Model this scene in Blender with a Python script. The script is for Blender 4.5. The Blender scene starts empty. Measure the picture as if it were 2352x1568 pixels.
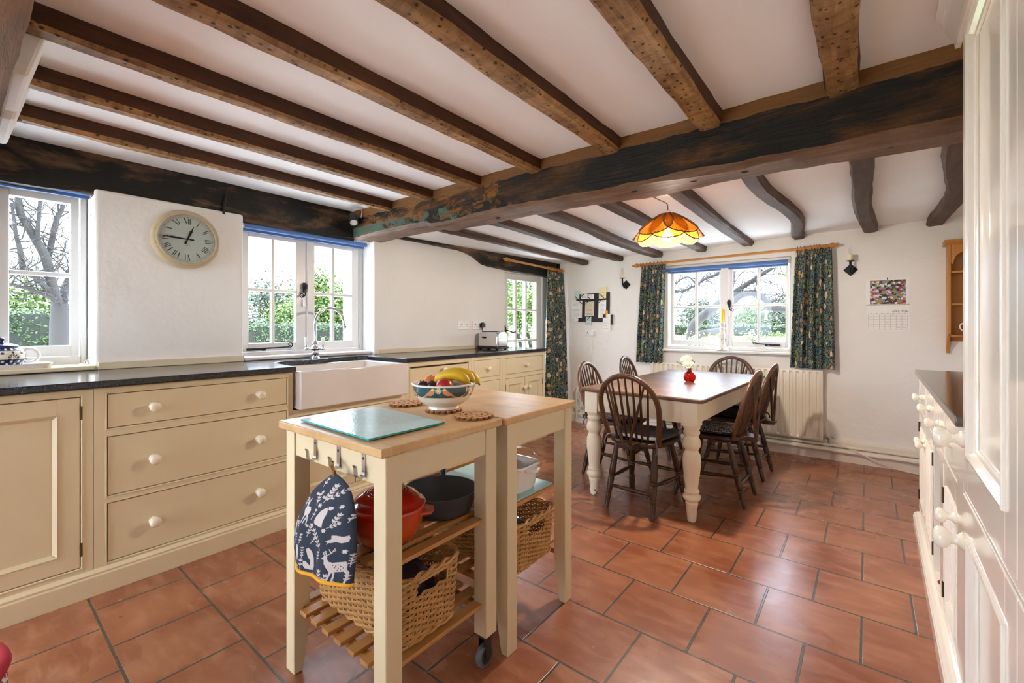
import bpy, bmesh, math, random
from mathutils import Vector, Matrix
PI = math.pi
sc = bpy.context.scene
C = sc.collection
# ---------------------------------------------------------------- camera, sky, exposure
cam_d = bpy.data.cameras.new('camera'); cam = bpy.data.objects.new('camera', cam_d); C.objects.link(cam)
cam_d.sensor_width = 36.0; cam_d.sensor_fit = 'HORIZONTAL'
cam_d.lens = 1019.0 / 2352.0 * 36.0
cam_d.shift_y = -(784.0 - 747.0) / 2352.0
cam_d.clip_start = 0.02; cam_d.clip_end = 400
cam.location = (0, 0, 1.14)
cam.rotation_euler = (PI / 2, 0, math.radians(38.065))
sc.camera = cam
sc.view_settings.view_transform = 'Standard'; sc.view_settings.look = 'None'
sc.view_settings.gamma = 1.0; sc.view_settings.use_curve_mapping = False
sc.view_settings.exposure = 3.65
W = bpy.data.worlds.new('overcast_sky'); sc.world = W; W.use_nodes = True
bg = W.node_tree.nodes['Background']
_n = W.node_tree.nodes; _l = W.node_tree.links
_g = _n.new('ShaderNodeTexCoord'); _s = _n.new('ShaderNodeSeparateXYZ'); _l.new(_g.outputs['Generated'], _s.inputs[0])
_r = _n.new('ShaderNodeMapRange'); _l.new(_s.outputs[2], _r.inputs[0])      # overcast sky, three times brighter overhead than at the horizon
for _k, _v in ((1, 0.), (2, 1.), (3, 1.0), (4, 2.6)): _r.inputs[_k].default_value = _v
_l.new(_r.outputs[0], bg.inputs[1]); bg.inputs[0].default_value = (0.80, 0.93, 1.14, 1)
cy = sc.cycles
cy.use_denoising = True
cy.max_bounces = 10; cy.diffuse_bounces = 6; cy.glossy_bounces = 4; cy.transmission_bounces = 6; cy.transparent_max_bounces = 16
cy.caustics_reflective = False; cy.caustics_refractive = False
cy.sample_clamp_indirect = 6.0

# ---------------------------------------------------------------- mesh helpers
def _id(p): return p

class MB:
    """collects shapes, build() links them as ONE mesh object"""
    def __init__(s, T=None):
        s.v = []; s.f = []; s.m = []; s.uv = {}; s.col = {}; s.T = T or _id
    def add(s, vs, fs, mi=0, uvs=None, cols=None):
        o = len(s.v)
        for i, p in enumerate(vs):
            s.v.append(s.T(tuple(p)))
            if uvs: s.uv[o + i] = uvs[i]
            if cols: s.col[o + i] = cols[i]
        for k, f in enumerate(fs):
            s.f.append([o + i for i in f]); s.m.append(mi[k] if isinstance(mi, list) else mi)
        return s
    def box(s, x0, x1, y0, y1, z0, z1, mi=0):
        vs = [(x0, y0, z0), (x1, y0, z0), (x1, y1, z0), (x0, y1, z0), (x0, y0, z1), (x1, y0, z1), (x1, y1, z1), (x0, y1, z1)]
        return s.add(vs, [(0, 3, 2, 1), (4, 5, 6, 7), (0, 1, 5, 4), (1, 2, 6, 5), (2, 3, 7, 6), (3, 0, 4, 7)], mi)
    def hexa(s, vs, mi=0):
        return s.add(vs, [(0, 3, 2, 1), (4, 5, 6, 7), (0, 1, 5, 4), (1, 2, 6, 5), (2, 3, 7, 6), (3, 0, 4, 7)], mi)
    def obox(s, c, size, R, mi=0):
        a, b, d = size[0] / 2, size[1] / 2, size[2] / 2
        vs = [(-a, -b, -d), (a, -b, -d), (a, b, -d), (-a, b, -d), (-a, -b, d), (a, -b, d), (a, b, d), (-a, b, d)]
        return s.hexa([tuple(Vector(c) + R @ Vector(q)) for q in vs], mi)
    def tube(s, pts, r, n=8, closed=False, caps=True, mi=0, flat=None):
        pts = [Vector(p) for p in pts]; N = len(pts)
        rr = r if isinstance(r, (list, tuple)) else [r] * N
        vs = []; up = None
        for i, p in enumerate(pts):
            a = pts[(i - 1) % N] if (closed or i > 0) else p
            b = pts[(i + 1) % N] if (closed or i < N - 1) else p
            t = (b - a)
            if t.length < 1e-9: t = Vector((0, 0, 1))
            t.normalize()
            if up is None:
                up = Vector((0, 0, 1)) if abs(t.z) < .9 else Vector((1, 0, 0))
            u = (up - t * up.dot(t))
            if u.length < 1e-6: u = t.orthogonal()
            u.normalize(); w = t.cross(u); up = u
            for k in range(n):
                an = 2 * PI * k / n
                ku = flat[0] if flat else 1; kw = flat[1] if flat else 1
                vs.append(p + u * (math.cos(an) * rr[i] * ku) + w * (math.sin(an) * rr[i] * kw))
        fs = []
        for i in range(N if closed else N - 1):
            j = (i + 1) % N
            for k in range(n):
                fs.append((i * n + k, i * n + (k + 1) % n, j * n + (k + 1) % n, j * n + k))
        if caps and not closed:
            fs.append(tuple(reversed(range(n)))); fs.append(tuple(range((N - 1) * n, N * n)))
        return s.add(vs, fs, mi)
    def cyl(s, p0, p1, r0, r1=None, n=16, mi=0):
        return s.tube([p0, p1], [r0, r0 if r1 is None else r1], n, mi=mi)
    def lathe(s, prof, c=(0, 0, 0), n=24, axis=(0, 0, 1), mi=0, colf=None, uvf=None, arc=None):
        ax = Vector(axis).normalized()
        q = Vector((0, 0, 1)).rotation_difference(ax)
        vs = []; cols = [] if colf else None; uvs = []
        NP = len(prof)
        tot = n + 1 if (colf or arc or uvf) else n
        rng = arc or (0, 2 * PI)
        L = [0]
        for a, b in zip(prof, prof[1:]): L.append(L[-1] + math.hypot(b[0] - a[0], b[1] - a[1]))
        for i, (r, z) in enumerate(prof):
            for k in range(tot):
                an = rng[0] + (rng[1] - rng[0]) * k / n
                p = Vector((r * math.cos(an), r * math.sin(an), z))
                vs.append(Vector(c) + q @ p)
                if colf: cols.append(colf(an, z, r))
                uvs.append((k / n, L[i]))
        fs = []
        for i in range(NP - 1):
            for k in range(tot if tot == n else n):
                j = (k + 1) % tot
                fs.append((i * tot + k, i * tot + j, (i + 1) * tot + j, (i + 1) * tot + k))
        if tot == n:
            if prof[0][0] > 1e-6: fs.append(tuple(reversed(range(n))))
            if prof[-1][0] > 1e-6: fs.append(tuple(range((NP - 1) * n, NP * n)))
        return s.add(vs, fs, mi, uvs=uvs if uvf else None, cols=cols)
    def prism(s, poly, w0, w1, M=None, mi=0):
        """poly in (a,b), extruded c from w0 to w1; M maps (a,b,c)->xyz"""
        M = M or (lambda a, b, c: (a, b, c)); n = len(poly)
        vs = [M(a, b, w0) for a, b in poly] + [M(a, b, w1) for a, b in poly]
        fs = [tuple(reversed(range(n))), tuple(range(n, 2 * n))]
        fs += [(i, (i + 1) % n, n + (i + 1) % n, n + i) for i in range(n)]
        return s.add(vs, fs, mi)
    def grid(s, nu, nv, fn, uv=None, col=None, mi=0, closeu=False):
        vs = []; uvs = [] if uv else None; cols = [] if col else None
        for j in range(nv + 1):
            for i in range(nu + (0 if closeu else 1)):
                u, v = i / nu, j / nv
                vs.append(fn(u, v))
                if uv: uvs.append(uv(u, v))
                if col: cols.append(col(u, v))
        w = nu if closeu else nu + 1
        fs = []
        for j in range(nv):
            for i in range(nu):
                i2 = (i + 1) % w
                fs.append((j * w + i, j * w + i2, (j + 1) * w + i2, (j + 1) * w + i))
        return s.add(vs, fs, mi, uvs, cols)
    def ball(s, c, r, n=16, m=10, sc3=(1, 1, 1), mi=0):
        prof = [(math.sin(PI * i / m) * r, -math.cos(PI * i / m) * r) for i in range(m + 1)]
        prof[0] = (1e-7, -r); prof[-1] = (1e-7, r)
        b = MB(); b.lathe(prof, (0, 0, 0), n)
        return s.add([(c[0] + p[0] * sc3[0], c[1] + p[1] * sc3[1], c[2] + p[2] * sc3[2]) for p in b.v], b.f, mi)
    def build(s, name, mats, parent=None, loc=None, local=False, smooth=38, bevel=0.0, seg=2, weld=False):
        if not isinstance(mats, (list, tuple)): mats = [mats]
        off = Vector((0, 0, 0))
        if parent is not None and not local: off = world_loc(parent)
        elif parent is None and loc is not None and not local: off = Vector(loc)
        me = bpy.data.meshes.new(name)
        me.from_pydata([tuple(Vector(p) - off) for p in s.v], [], s.f)
        for m in mats: me.materials.append(m)
        me.polygons.foreach_set('material_index', s.m)
        if s.uv:
            l = me.uv_layers.new(name='UVMap')
            for lp in me.loops: l.data[lp.index].uv = s.uv.get(lp.vertex_index, (0, 0))
        if s.col:
            a = me.color_attributes.new('Col', 'FLOAT_COLOR', 'POINT')
            for i in range(len(s.v)):
                c = s.col.get(i, (1, 1, 1)); a.data[i].color = (c[0], c[1], c[2], 1)
        bm = bmesh.new(); bm.from_mesh(me)
        if weld: bmesh.ops.remove_doubles(bm, verts=bm.verts, dist=1e-5)
        bmesh.ops.recalc_face_normals(bm, faces=bm.faces)
        bm.to_mesh(me); bm.free()
        if smooth:
            me.shade_smooth(); me.set_sharp_from_angle(angle=math.radians(smooth))
        o = bpy.data.objects.new(name, me); C.objects.link(o)
        if parent is not None: o.parent = parent
        elif loc is not None: o.location = loc
        if bevel:
            b = o.modifiers.new('bevel', 'BEVEL'); b.width = bevel; b.segments = seg; b.limit_method = 'ANGLE'; b.angle_limit = math.radians(40)
            b.harden_normals = False
        return o

def world_loc(o):
    v = Vector(o.location)
    while o.parent is not None:
        o = o.parent; v += Vector(o.location)
    return v
def tag(o, label, cat, group=None, kind=None):
    o['label'] = label; o['category'] = cat
    if group: o['group'] = group
    if kind: o['kind'] = kind
    return o
def thing(name, label, cat, loc=(0, 0, 0), group=None, rz=0, kind=None):
    o = bpy.data.objects.new(name, None); C.objects.link(o); o.empty_display_size = .05
    o.location = loc; o.rotation_euler = (0, 0, rz)
    return tag(o, label, cat, group, kind)
def struct(o):
    o['kind'] = 'structure'; return o
def dup(root, loc, rz=None, label=None):
    r = root.copy(); C.objects.link(r); r.location = loc
    if rz is not None: r.rotation_euler = (0, 0, rz)
    if label: r['label'] = label
    for ch in list(root.children):
        c = ch.copy(); C.objects.link(c); c.parent = r
        for g in ch.children:
            d = g.copy(); C.objects.link(d); d.parent = c
    return r
def arc_pts(c, r, a0, a1, n, ax=(1, 0, 0), ay=(0, 0, 1)):
    c = Vector(c); ax = Vector(ax); ay = Vector(ay)
    return [c + ax * (r * math.cos(a0 + (a1 - a0) * i / n)) + ay * (r * math.sin(a0 + (a1 - a0) * i / n)) for i in range(n + 1)]
def smooth_path(pts, n=6):
    P = [Vector(p) for p in pts]; out = []
    for i in range(len(P) - 1):
        p0 = P[max(i - 1, 0)]; p1 = P[i]; p2 = P[i + 1]; p3 = P[min(i + 2, len(P) - 1)]
        for k in range(n):
            t = k / n
            out.append(0.5 * ((2 * p1) + (p2 - p0) * t + (2 * p0 - 5 * p1 + 4 * p2 - p3) * t * t + (3 * p1 - p0 - 3 * p2 + p3) * t ** 3))
    out.append(P[-1]); return out
def inpoly(x, y, poly):
    r = False; j = len(poly) - 1
    for i in range(len(poly)):
        xi, yi = poly[i]; xj, yj = poly[j]
        if (yi > y) != (yj > y) and x < (xj - xi) * (y - yi) / (yj - yi) + xi: r = not r
        j = i
    return r

# ---------------------------------------------------------------- materials
def lin(h):
    if isinstance(h, str):
        h = h.lstrip('#'); h = [int(h[i:i + 2], 16) / 255 for i in (0, 2, 4)]
        return tuple(c / 12.92 if c <= .04045 else ((c + .055) / 1.055) ** 2.4 for c in h)
    return tuple(h)
class NT:
    def __init__(s, name):
        s.m = bpy.data.materials.new(name); s.m.use_nodes = True
        s.t = s.m.node_tree; s.n = s.t.nodes; s.l = s.t.links
        s.b = s.n['Principled BSDF']; s.out = s.n['Material Output']
        s._tc = None
    def node(s, t, **kw):
        n = s.n.new(t)
        for k, v in kw.items(): setattr(n, k, v)
        return n
    def link(s, a, b): s.l.new(a, b)
    def setv(s, sock, v):
        if hasattr(v, 'is_linked'): s.l.new(v, sock)
        else: sock.default_value = v
    def coord(s, kind='Object', scale=(1, 1, 1), loc=(0, 0, 0), rot=(0, 0, 0)):
        if s._tc is None: s._tc = s.node('ShaderNodeTexCoord')
        mp = s.node('ShaderNodeMapping'); s.link(s._tc.outputs[kind], mp.inputs[0])
        mp.inputs['Scale'].default_value = scale; mp.inputs['Location'].default_value = loc; mp.inputs['Rotation'].default_value = rot
        return mp.outputs[0]
    def noise(s, vec, scale=5, detail=3, rough=.5, dist=0, col=False):
        n = s.node('ShaderNodeTexNoise'); s.link(vec, n.inputs['Vector'])
        n.inputs['Scale'].default_value = scale; n.inputs['Detail'].default_value = detail
        n.inputs['Roughness'].default_value = rough; n.inputs['Distortion'].default_value = dist
        return n.outputs['Color' if col else 'Fac']
    def voro(s, vec, scale=5, feature='F1', out='Distance', rand=1.0, metric='EUCLIDEAN'):
        n = s.node('ShaderNodeTexVoronoi', feature=feature, distance=metric); s.link(vec, n.inputs['Vector'])
        n.inputs['Scale'].default_value = scale; n.inputs['Randomness'].default_value = rand
        return n.outputs[out]
    def ramp(s, fac, stops, interp='LINEAR'):
        n = s.node('ShaderNodeValToRGB'); s.link(fac, n.inputs[0]); cr = n.color_ramp; cr.interpolation = interp
        while len(cr.elements) < len(stops): cr.elements.new(.5)
        for e, (p, c) in zip(cr.elements, stops):
            e.position = p
            if isinstance(c, (int, float)): c = (c, c, c)
            e.color = (*lin(c), 1)
        return n.outputs[0]
    def mix(s, fac, a, b, mode='MIX'):
        n = s.node('ShaderNodeMix', data_type='RGBA', blend_type=mode); n.clamp_result = False
        s.setv(n.inputs[0], fac)
        for k, v in ((6, a), (7, b)):
            if hasattr(v, 'is_linked'): s.link(v, n.inputs[k])
            else:
                if isinstance(v, (int, float)): v = (v, v, v)
                n.inputs[k].default_value = (*lin(v), 1)
        return n.outputs[2]
    def math(s, op, a, b=0.0, clamp=False):
        n = s.node('ShaderNodeMath', operation=op); n.use_clamp = clamp
        s.setv(n.inputs[0], a); s.setv(n.inputs[1], b)
        return n.outputs[0]
    def sep(s, vec):
        n = s.node('ShaderNodeSeparateXYZ'); s.link(vec, n.inputs[0]); return n.outputs
    def bump(s, h, strength=.3, dist=.01):
        n = s.node('ShaderNodeBump'); s.link(h, n.inputs['Height']); n.inputs['Strength'].default_value = strength; n.inputs['Distance'].default_value = dist
        s.link(n.outputs[0], s.b.inputs['Normal']); return n
    def base(s, c):
        if hasattr(c, 'is_linked'): s.link(c, s.b.inputs['Base Color'])
        else: s.b.inputs['Base Color'].default_value = (*lin(c), 1)
    def set(s, rough=None, metal=None, spec=None, coat=None, **kw):
        for k, v in (('Roughness', rough), ('Metallic', metal), ('Specular IOR Level', spec), ('Coat Weight', coat)):
            if v is not None: s.setv(s.b.inputs[k], v)
        for k, v in kw.items(): s.setv(s.b.inputs[k.replace('_', ' ')], v)
        return s
def plain(name, c, rough=.5, metal=0., var=.06, vs=4., bump=0., bs=40., spec=.5, coat=0., kind='Object'):
    t = NT(name); v = t.coord(kind); L = lin(c)
    n = t.noise(v, vs, 3)
    t.base(t.mix(n, tuple(x * (1 - var) for x in L), tuple(min(1, x * (1 + var)) for x in L)))
    t.set(rough, metal, spec, coat)
    if bump: t.bump(t.noise(v, bs, 3), bump, .004)
    return t.m
def wood(name, dark, light, axis='y', scale=1., rough=.45, bump=.12, ring=14., spots=0, spec=.4):
    t = NT(name); k = {'x': (.08, 1, 1), 'y': (1, .08, 1), 'z': (1, 1, .08)}[axis]
    v = t.coord(scale=tuple(q * scale for q in k))
    g = t.noise(v, ring * 2, 4, .6, .6)
    b = t.noise(t.coord(scale=tuple(q * scale * .4 for q in k)), 9, 2)
    c = t.mix(g, dark, light)
    c = t.mix(t.ramp(b, [(.35, 0.), (.65, .45)]), c, tuple(x * .55 for x in lin(dark)))
    t.base(c); t.set(rough, spec=spec); t.bump(g, bump, .004)
    return t.m

M = {}
def build_materials():
    # plaster
    def plaster(name, c, bs=1.):
        t = NT(name); v = t.coord()
        a = t.noise(v, 2.2, 4, .55); b = t.noise(v, 26, 4, .6); L = lin(c)
        t.base(t.mix(a, tuple(x * .93 for x in L), tuple(min(1, x * 1.04) for x in L)))
        t.set(.85, spec=.25)
        h = t.math('ADD', t.math('MULTIPLY', t.noise(v, 5, 3), 1.0), t.math('MULTIPLY', b, .25))
        t.bump(h, .35 * bs, .03); return t.m
    M['wall'] = plaster('wall_plaster', '#eeebe6'); M['ceil'] = plaster('ceiling_plaster', '#faf8f6', .4)
    # floor tiles
    t = NT('terracotta_tiles'); v = t.coord()
    x, y, z = t.sep(v)
    yy = t.math('ADD', t.math('SUBTRACT', y, .350), t.math('MULTIPLY', t.math('ADD', x, .9), .010))
    xx = t.math('SUBTRACT', t.math('ADD', x, 2.2305 + 31.9), t.math('MULTIPLY', t.math('SUBTRACT', y, 1.77), .010))
    yy = t.math('ADD', yy, .3117 * 100)
    cb = t.node('ShaderNodeCombineXYZ'); t.link(xx, cb.inputs[0]); t.link(yy, cb.inputs[1])
    br = t.node('ShaderNodeTexBrick'); t.link(cb.outputs[0], br.inputs['Vector'])
    br.offset = .5; br.offset_frequency = 2; br.squash = 1
    br.inputs['Scale'].default_value = 1; br.inputs['Mortar Size'].default_value = .0052; br.inputs['Mortar Smooth'].default_value = .35
    br.inputs['Brick Width'].default_value = .319; br.inputs['Row Height'].default_value = .3117; br.inputs['Bias'].default_value = 0
    br.inputs['Color1'].default_value = (0, 0, 0, 1); br.inputs['Color2'].default_value = (1, 1, 1, 1); br.inputs['Mortar'].default_value = (0.5, .5, .5, 1)
    big = t.noise(v, 3.2, 3, .5, .4); fine = t.noise(v, 70, 4, .6); streak = t.noise(t.coord(scale=(1, 3.2, 1)), 6, 3, .5, .5)
    c = t.mix(t.ramp(big, [(.3, 0.), (.7, 1.)]), '#864b31', '#a36846')
    c = t.mix(t.ramp(streak, [(.45, 0.), (.75, .55)]), c, '#c08c6a')
    c = t.mix(t.ramp(t.noise(v, 9, 2, .5, .3), [(.30, .34), (.68, 0.)]), c, '#783f27')
    c = t.mix(t.math('MULTIPLY', br.outputs['Color'], .22), c, '#7c4227')
    rim = t.ramp(br.outputs['Fac'], [(0., 0.), (.08, .45), (.3, 0.)])
    c = t.mix(rim, c, '#b08a6c')
    c = t.mix(t.ramp(br.outputs['Fac'], [(.25, 0.), (.5, 1.)]), c, '#4a4239')
    t.base(c)
    t.set(t.ramp(big, [(.3, .23), (.7, .32)]), spec=.85)
    h = t.math('SUBTRACT', t.math('ADD', t.math('MULTIPLY', t.noise(v, 14, 3), .5), t.math('MULTIPLY', t.noise(v, 32, 2), .12)), t.math('MULTIPLY', br.outputs['Fac'], 1.6))
    t.bump(h, .30, .0045); M['floor'] = t.m
    # beams
    def beamwood(name, dark, light, axis, dots=False, black=0., paint=None, ochre=None, rough=.62, top=None):
        t = NT(name); k = {'x': (.1, 1, 1), 'y': (1, .1, 1)}[axis]
        v = t.coord(); vk = t.coord(scale=k)
        g = t.noise(vk, 30, 5, .65, .5); bl = t.noise(v, 3.0, 4, .6)
        c = t.mix(t.ramp(g, [(.25, 0.), (.75, 1.)]), dark, light)
        c = t.mix(t.ramp(bl, [(.4, 0.), (.68, .6)]), c, tuple(q * .45 for q in lin(dark)))
        if black:
            p = t.noise(t.coord(scale=tuple(q * 3 if q < 1 else q for q in k)), 6, 6, .68, .3)
            c = t.mix(t.ramp(p, [(black - .09, 1.), (black + .03, 0.)]), c, '#15130f')
        if ochre:
            p = t.noise(t.coord(scale=(.5, 1, 1.4)), 9, 5, .7, .8); X = t.sep(v)[0]
            reg = t.math('SMOOTHSTEP' if False else 'MULTIPLY', t.ramp(p, [(.47, 0.), (.56, 1.)]), t.math('LESS_THAN', t.math('ADD', X, t.math('MULTIPLY', t.math('SUBTRACT', t.noise(v, 4, 4, .65), .5), 2.2)), ochre))
            c = t.mix(t.math('MULTIPLY', reg, .75), c, '#94602a')
        if paint:
            p = t.noise(v, 11, 5, .72, .5); X, Y, Z = t.sep(v)
            mask = t.math('MULTIPLY', t.math('LESS_THAN', t.math('ADD', X, t.math('MULTIPLY', t.math('SUBTRACT', p, .5), 1.6)), paint[0]), t.math('LESS_THAN', Z, paint[1]))
            edge = t.math('GREATER_THAN', t.math('SUBTRACT', p, t.math('MULTIPLY', t.math('ADD', X, 2.9), .17)), .43)
            c = t.mix(t.math('MULTIPLY', mask, edge), c, t.mix(g, '#33463c', '#64796a'))
        if top:
            X, Y, Z = t.sep(v)
            c = t.mix(t.math('GREATER_THAN', t.math('ADD', Z, t.math('MULTIPLY', t.math('SUBTRACT', t.noise(v, 7, 3), .5), .05)), top), c, t.mix(g, '#5a3a1c', '#8a6032'))
        if dots:
            vd = t.coord(scale=(1, .8, 1)); d = t.voro(vd, 40, rand=.9); d2 = t.noise(v, 40, 2)
            dm = t.ramp(t.math('ADD', d, t.math('MULTIPLY', d2, .16)), [(.22, 1.), (.34, 0.)])
            bd = t.noise(t.coord(scale=(1.0, 3.0, 1)), 9, 4, .6, .8)
            c = t.mix(t.ramp(bd, [(.45, 0.), (.7, .6)]), c, '#4a2e18')
            c = t.mix(t.math('MULTIPLY', dm, .9), c, '#1a1009')
        t.base(c); t.set(rough, spec=.35)
        t.bump(t.math('ADD', g, t.math('MULTIPLY', bl, .8)), .55, .012); return t.m
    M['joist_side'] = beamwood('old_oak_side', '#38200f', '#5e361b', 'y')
    M['joist_under'] = beamwood('old_oak_underside', '#78522e', '#d0a670', 'y', dots=True)  # paler tone partly bounced light put into the colour; nail holes are real
    M['main_front'] = beamwood('main_beam_oak', '#3f2612', '#6a4524', 'x', black=.575, ochre=-1.75, paint=(-1.55, 1.915), top=1.992)
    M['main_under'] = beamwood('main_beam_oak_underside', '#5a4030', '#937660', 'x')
    M['tar'] = beamwood('tarred_oak', '#4a3324', '#8a6748', 'y', black=.60)
    M['far_joist'] = beamwood('far_oak', '#3e2c20', '#70584a', 'y')
    M['cross'] = beamwood('cross_beam_oak', '#4a3010', '#8a5f28', 'x')
    # paints
    M['cream'] = plain('cream_paint', '#d8c8a2', .42, var=.03, vs=6, bump=.04)
    M['creamgap'] = plain('shadow_gap_brown', '#5d4a30', .8)  # dark brown fill, painted as the shade in gaps round doors and drawers
    M['knob'] = plain('cream_knob_gloss', '#e8dcc2', .22, coat=.4)
    M['ivory'] = plain('ivory_gloss_paint', '#efe9dc', .16, var=.015, coat=.5)
    M['ivoryknob'] = plain('ivory_ceramic', '#efe8d6', .12, coat=.5)
    M['white'] = plain('white_gloss_paint', '#e0dedb', .3, var=.02)
    M['sillcream'] = plain('cream_timber', '#d9cbac', .45)
    M['hinge'] = plain('dark_brass', '#4a3a24', .45, .7)
    t = NT('black_granite'); v = t.coord(); p = t.voro(v, 420); q = t.noise(v, 160, 3)
    c = t.mix(t.ramp(p, [(.1, .5), (.3, 0.)]), '#1c1d20', '#7b8085'); c = t.mix(t.ramp(q, [(.55, 0.), (.7, .6)]), c, '#45484d')
    t.base(c); t.set(.14, spec=.6); M['granite'] = t.m
    t = NT('brown_granite'); v = t.coord(); p = t.voro(v, 380)
    t.base(t.mix(t.ramp(p, [(.1, .6), (.35, 0.)]), '#4a443e', '#8b847b')); t.set(.12, spec=.6); M['granite2'] = t.m
    M['ceramic'] = plain('white_ceramic', '#efebe6', .12, var=.02, coat=.6)
    M['sink'] = plain('fireclay', '#dad2ca', .14, var=.02, coat=.5)
    M['chrome'] = plain('chrome', '#d8dadc', .07, 1.0, var=.0)
    M['steel'] = plain('brushed_steel', '#b4b2ae', .28, 1.0, var=.03)
    M['iron'] = plain('black_iron', '#1b1b1d', .5, .5, bump=.2)
    M['black'] = plain('black_plastic', '#141414', .35)
    M['plastic'] = plain('white_plastic', '#f0efec', .3, var=.01)
    M['slot'] = plain('dark_slot', '#2a2a2a', .6)
    M['redswitch'] = plain('red_switch', '#b81f1f', .35)
    M['blind'] = plain('blue_blind_cloth', '#5579b4', .7, var=.05)
    M['pine'] = wood('honey_pine', '#a8672a', '#d3954d', 'z', 1.0, .35)
    M['rod'] = wood('pine_rod', '#b0702c', '#d79c55', 'y', 1.0, .35)
    M['rodx'] = wood('pine_rod_cross', '#b0702c', '#d79c55', 'x', 1.0, .35)
    # butcher block
    t = NT('beech_block'); v = t.coord(); x, y, z = t.sep(v)
    st = t.node('ShaderNodeTexBrick'); t.link(v, st.inputs['Vector']); st.offset = .37
    for k, q in (('Scale', 1.), ('Mortar Size', .0006), ('Brick Width', .31), ('Row Height', .042)): st.inputs[k].default_value = q
    st.inputs['Color1'].default_value = (0, 0, 0, 1); st.inputs['Color2'].default_value = (1, 1, 1, 1); st.inputs['Mortar'].default_value = (.0, .0, .0, 1)
    g = t.noise(t.coord(scale=(.12, 1, 1)), 60, 4, .6, .4)
    c = t.mix(g, '#c39a62', '#e0c090'); c = t.mix(t.math('MULTIPLY', st.outputs['Color'], .35), c, '#b58850')
    w = t.noise(v, 7, 4, .6); c = t.mix(t.ramp(w, [(.5, 0.), (.75, .5)]), c, '#8c6a48')
    t.base(c); t.set(.36, spec=.4); t.bump(g, .06, .003); M['block'] = t.m
    M['slat'] = wood('beech_slat', '#a8743a', '#d2a064', 'y', 1.0, .4)
    M['slatx'] = wood('beech_rail', '#a06a30', '#c89453', 'x', 1.0, .4)
    # glass
    def pane(name, tint, ior=1.45, rough=0.0, gl=None):
        t = NT(name); t.n.remove(t.b)
        tr = t.node('ShaderNodeBsdfTransparent'); tr.inputs[0].default_value = (*tint, 1)
        g = t.node('ShaderNodeBsdfGlossy'); g.inputs['Roughness'].default_value = rough
        f = t.node('ShaderNodeFresnel'); f.inputs[0].default_value = ior
        mx = t.node('ShaderNodeMixShader')
        ge = t.node('ShaderNodeNewGeometry'); front = t.math('SUBTRACT', 1.0, ge.outputs['Backfacing'])
        t.link(t.math('MULTIPLY', f.outputs[0], front), mx.inputs[0])
        t.link(tr.outputs[0], mx.inputs[1]); t.link(g.outputs[0], mx.inputs[2]); t.link(mx.outputs[0], t.out.inputs[0]); return t.m
    M['pane'] = pane('window_glass', (.92, .93, .93))
    M['clearglass'] = pane('clear_glass', (.93, .94, .95), 1.5)
    t = NT('tempered_glass_board'); v = t.coord(); t.base('#c4efee')
    t.set(.13, spec=.7); t.b.inputs['Transmission Weight'].default_value = .35; t.bump(t.noise(v, 130, 2), .25, .002); M['board'] = t.m
    t = NT('glass_edge'); t.base('#3cc4c4'); t.set(.1, spec=.6); t.b.inputs['Transmission Weight'].default_value = .3; M['boardedge'] = t.m
    t = NT('red_glass'); t.base('#e0281c'); t.set(.04, spec=.6); t.b.inputs['Transmission Weight'].default_value = .8; t.b.inputs['IOR'].default_value = 1.3; M['redglass'] = t.m
    # cookware
    t = NT('orange_red_enamel'); z = t.sep(t.coord())[2]
    t.base(t.ramp(z, [(.04, '#c04a14'), (.097, '#b83410'), (.10, '#b01a0c')])); t.set(.12, coat=.7); M['enamel'] = t.m
    M['castiron'] = plain('grey_enamel_iron', '#3a3c42', .3); M['ironin'] = plain('black_iron_inside', '#0b0b0c', .6, bump=.1, spec=.25)
    M['wicker'] = plain('willow', '#c0945a', .5, var=.28, vs=30, bump=.2, bs=120)
    M['plasticbag'] = plain('dark_plastic_wrap', '#3a2f3c', .18, var=.4, vs=14, bump=.6, bs=18)
    M['wheel'] = plain('grey_rubber', '#55585a', .5); M['hub'] = plain('black_hub', '#1d1e20', .4)
    # dining
    M['chair'] = wood('dark_elm', '#2e1a0c', '#5e3a20', 'z', 1.2, .3, .1)
    M['seatwood'] = wood('dark_elm_seat', '#281809', '#4c301a', 'y', 1.0, .33, .1)
    M['hoop'] = plain('bent_elm', '#553620', .3, var=.3, vs=20)
    t = NT('table_planks'); v = t.coord(); x, y, z = t.sep(v)
    g = t.noise(t.coord(scale=(1, .07, 1)), 42, 5, .65, .5); w = t.noise(v, 3.2, 4, .6); pl = t.node('ShaderNodeTexBrick'); t.link(t.coord(rot=(0, 0, PI / 2)), pl.inputs['Vector'])
    for k, q in (('Scale', 1.), ('Mortar Size', .0015), ('Brick Width', 3.), ('Row Height', .155)): pl.inputs[k].default_value = q
    c = t.mix(g, '#543828', '#8a6a50'); c = t.mix(t.ramp(w, [(.42, 0.), (.7, .6)]), c, '#4a372e'); c = t.mix(t.ramp(pl.outputs['Fac'], [(.3, 0.), (.6, .7)]), c, '#2e2018')
    t.base(c); t.set(t.ramp(w, [(.3, .26), (.7, .46)]), spec=.4); t.bump(g, .12, .003); M['tabletop'] = t.m
    t = NT('chipped_cream_paint'); v = t.coord(); n = t.noise(v, 30, 5, .7)
    z = t.sep(v)[2]; ch = t.math('ADD', n, t.math('MULTIPLY', t.math('SUBTRACT', .16, z, True), .8))
    t.base(t.mix(t.ramp(ch, [(.70, 0.), (.73, 1.)]), '#e6dac0', '#5a4632')); t.set(.45); M['chipped'] = t.m
    M['cord'] = plain('brown_flex', '#6b5a3c', .6)
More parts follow.
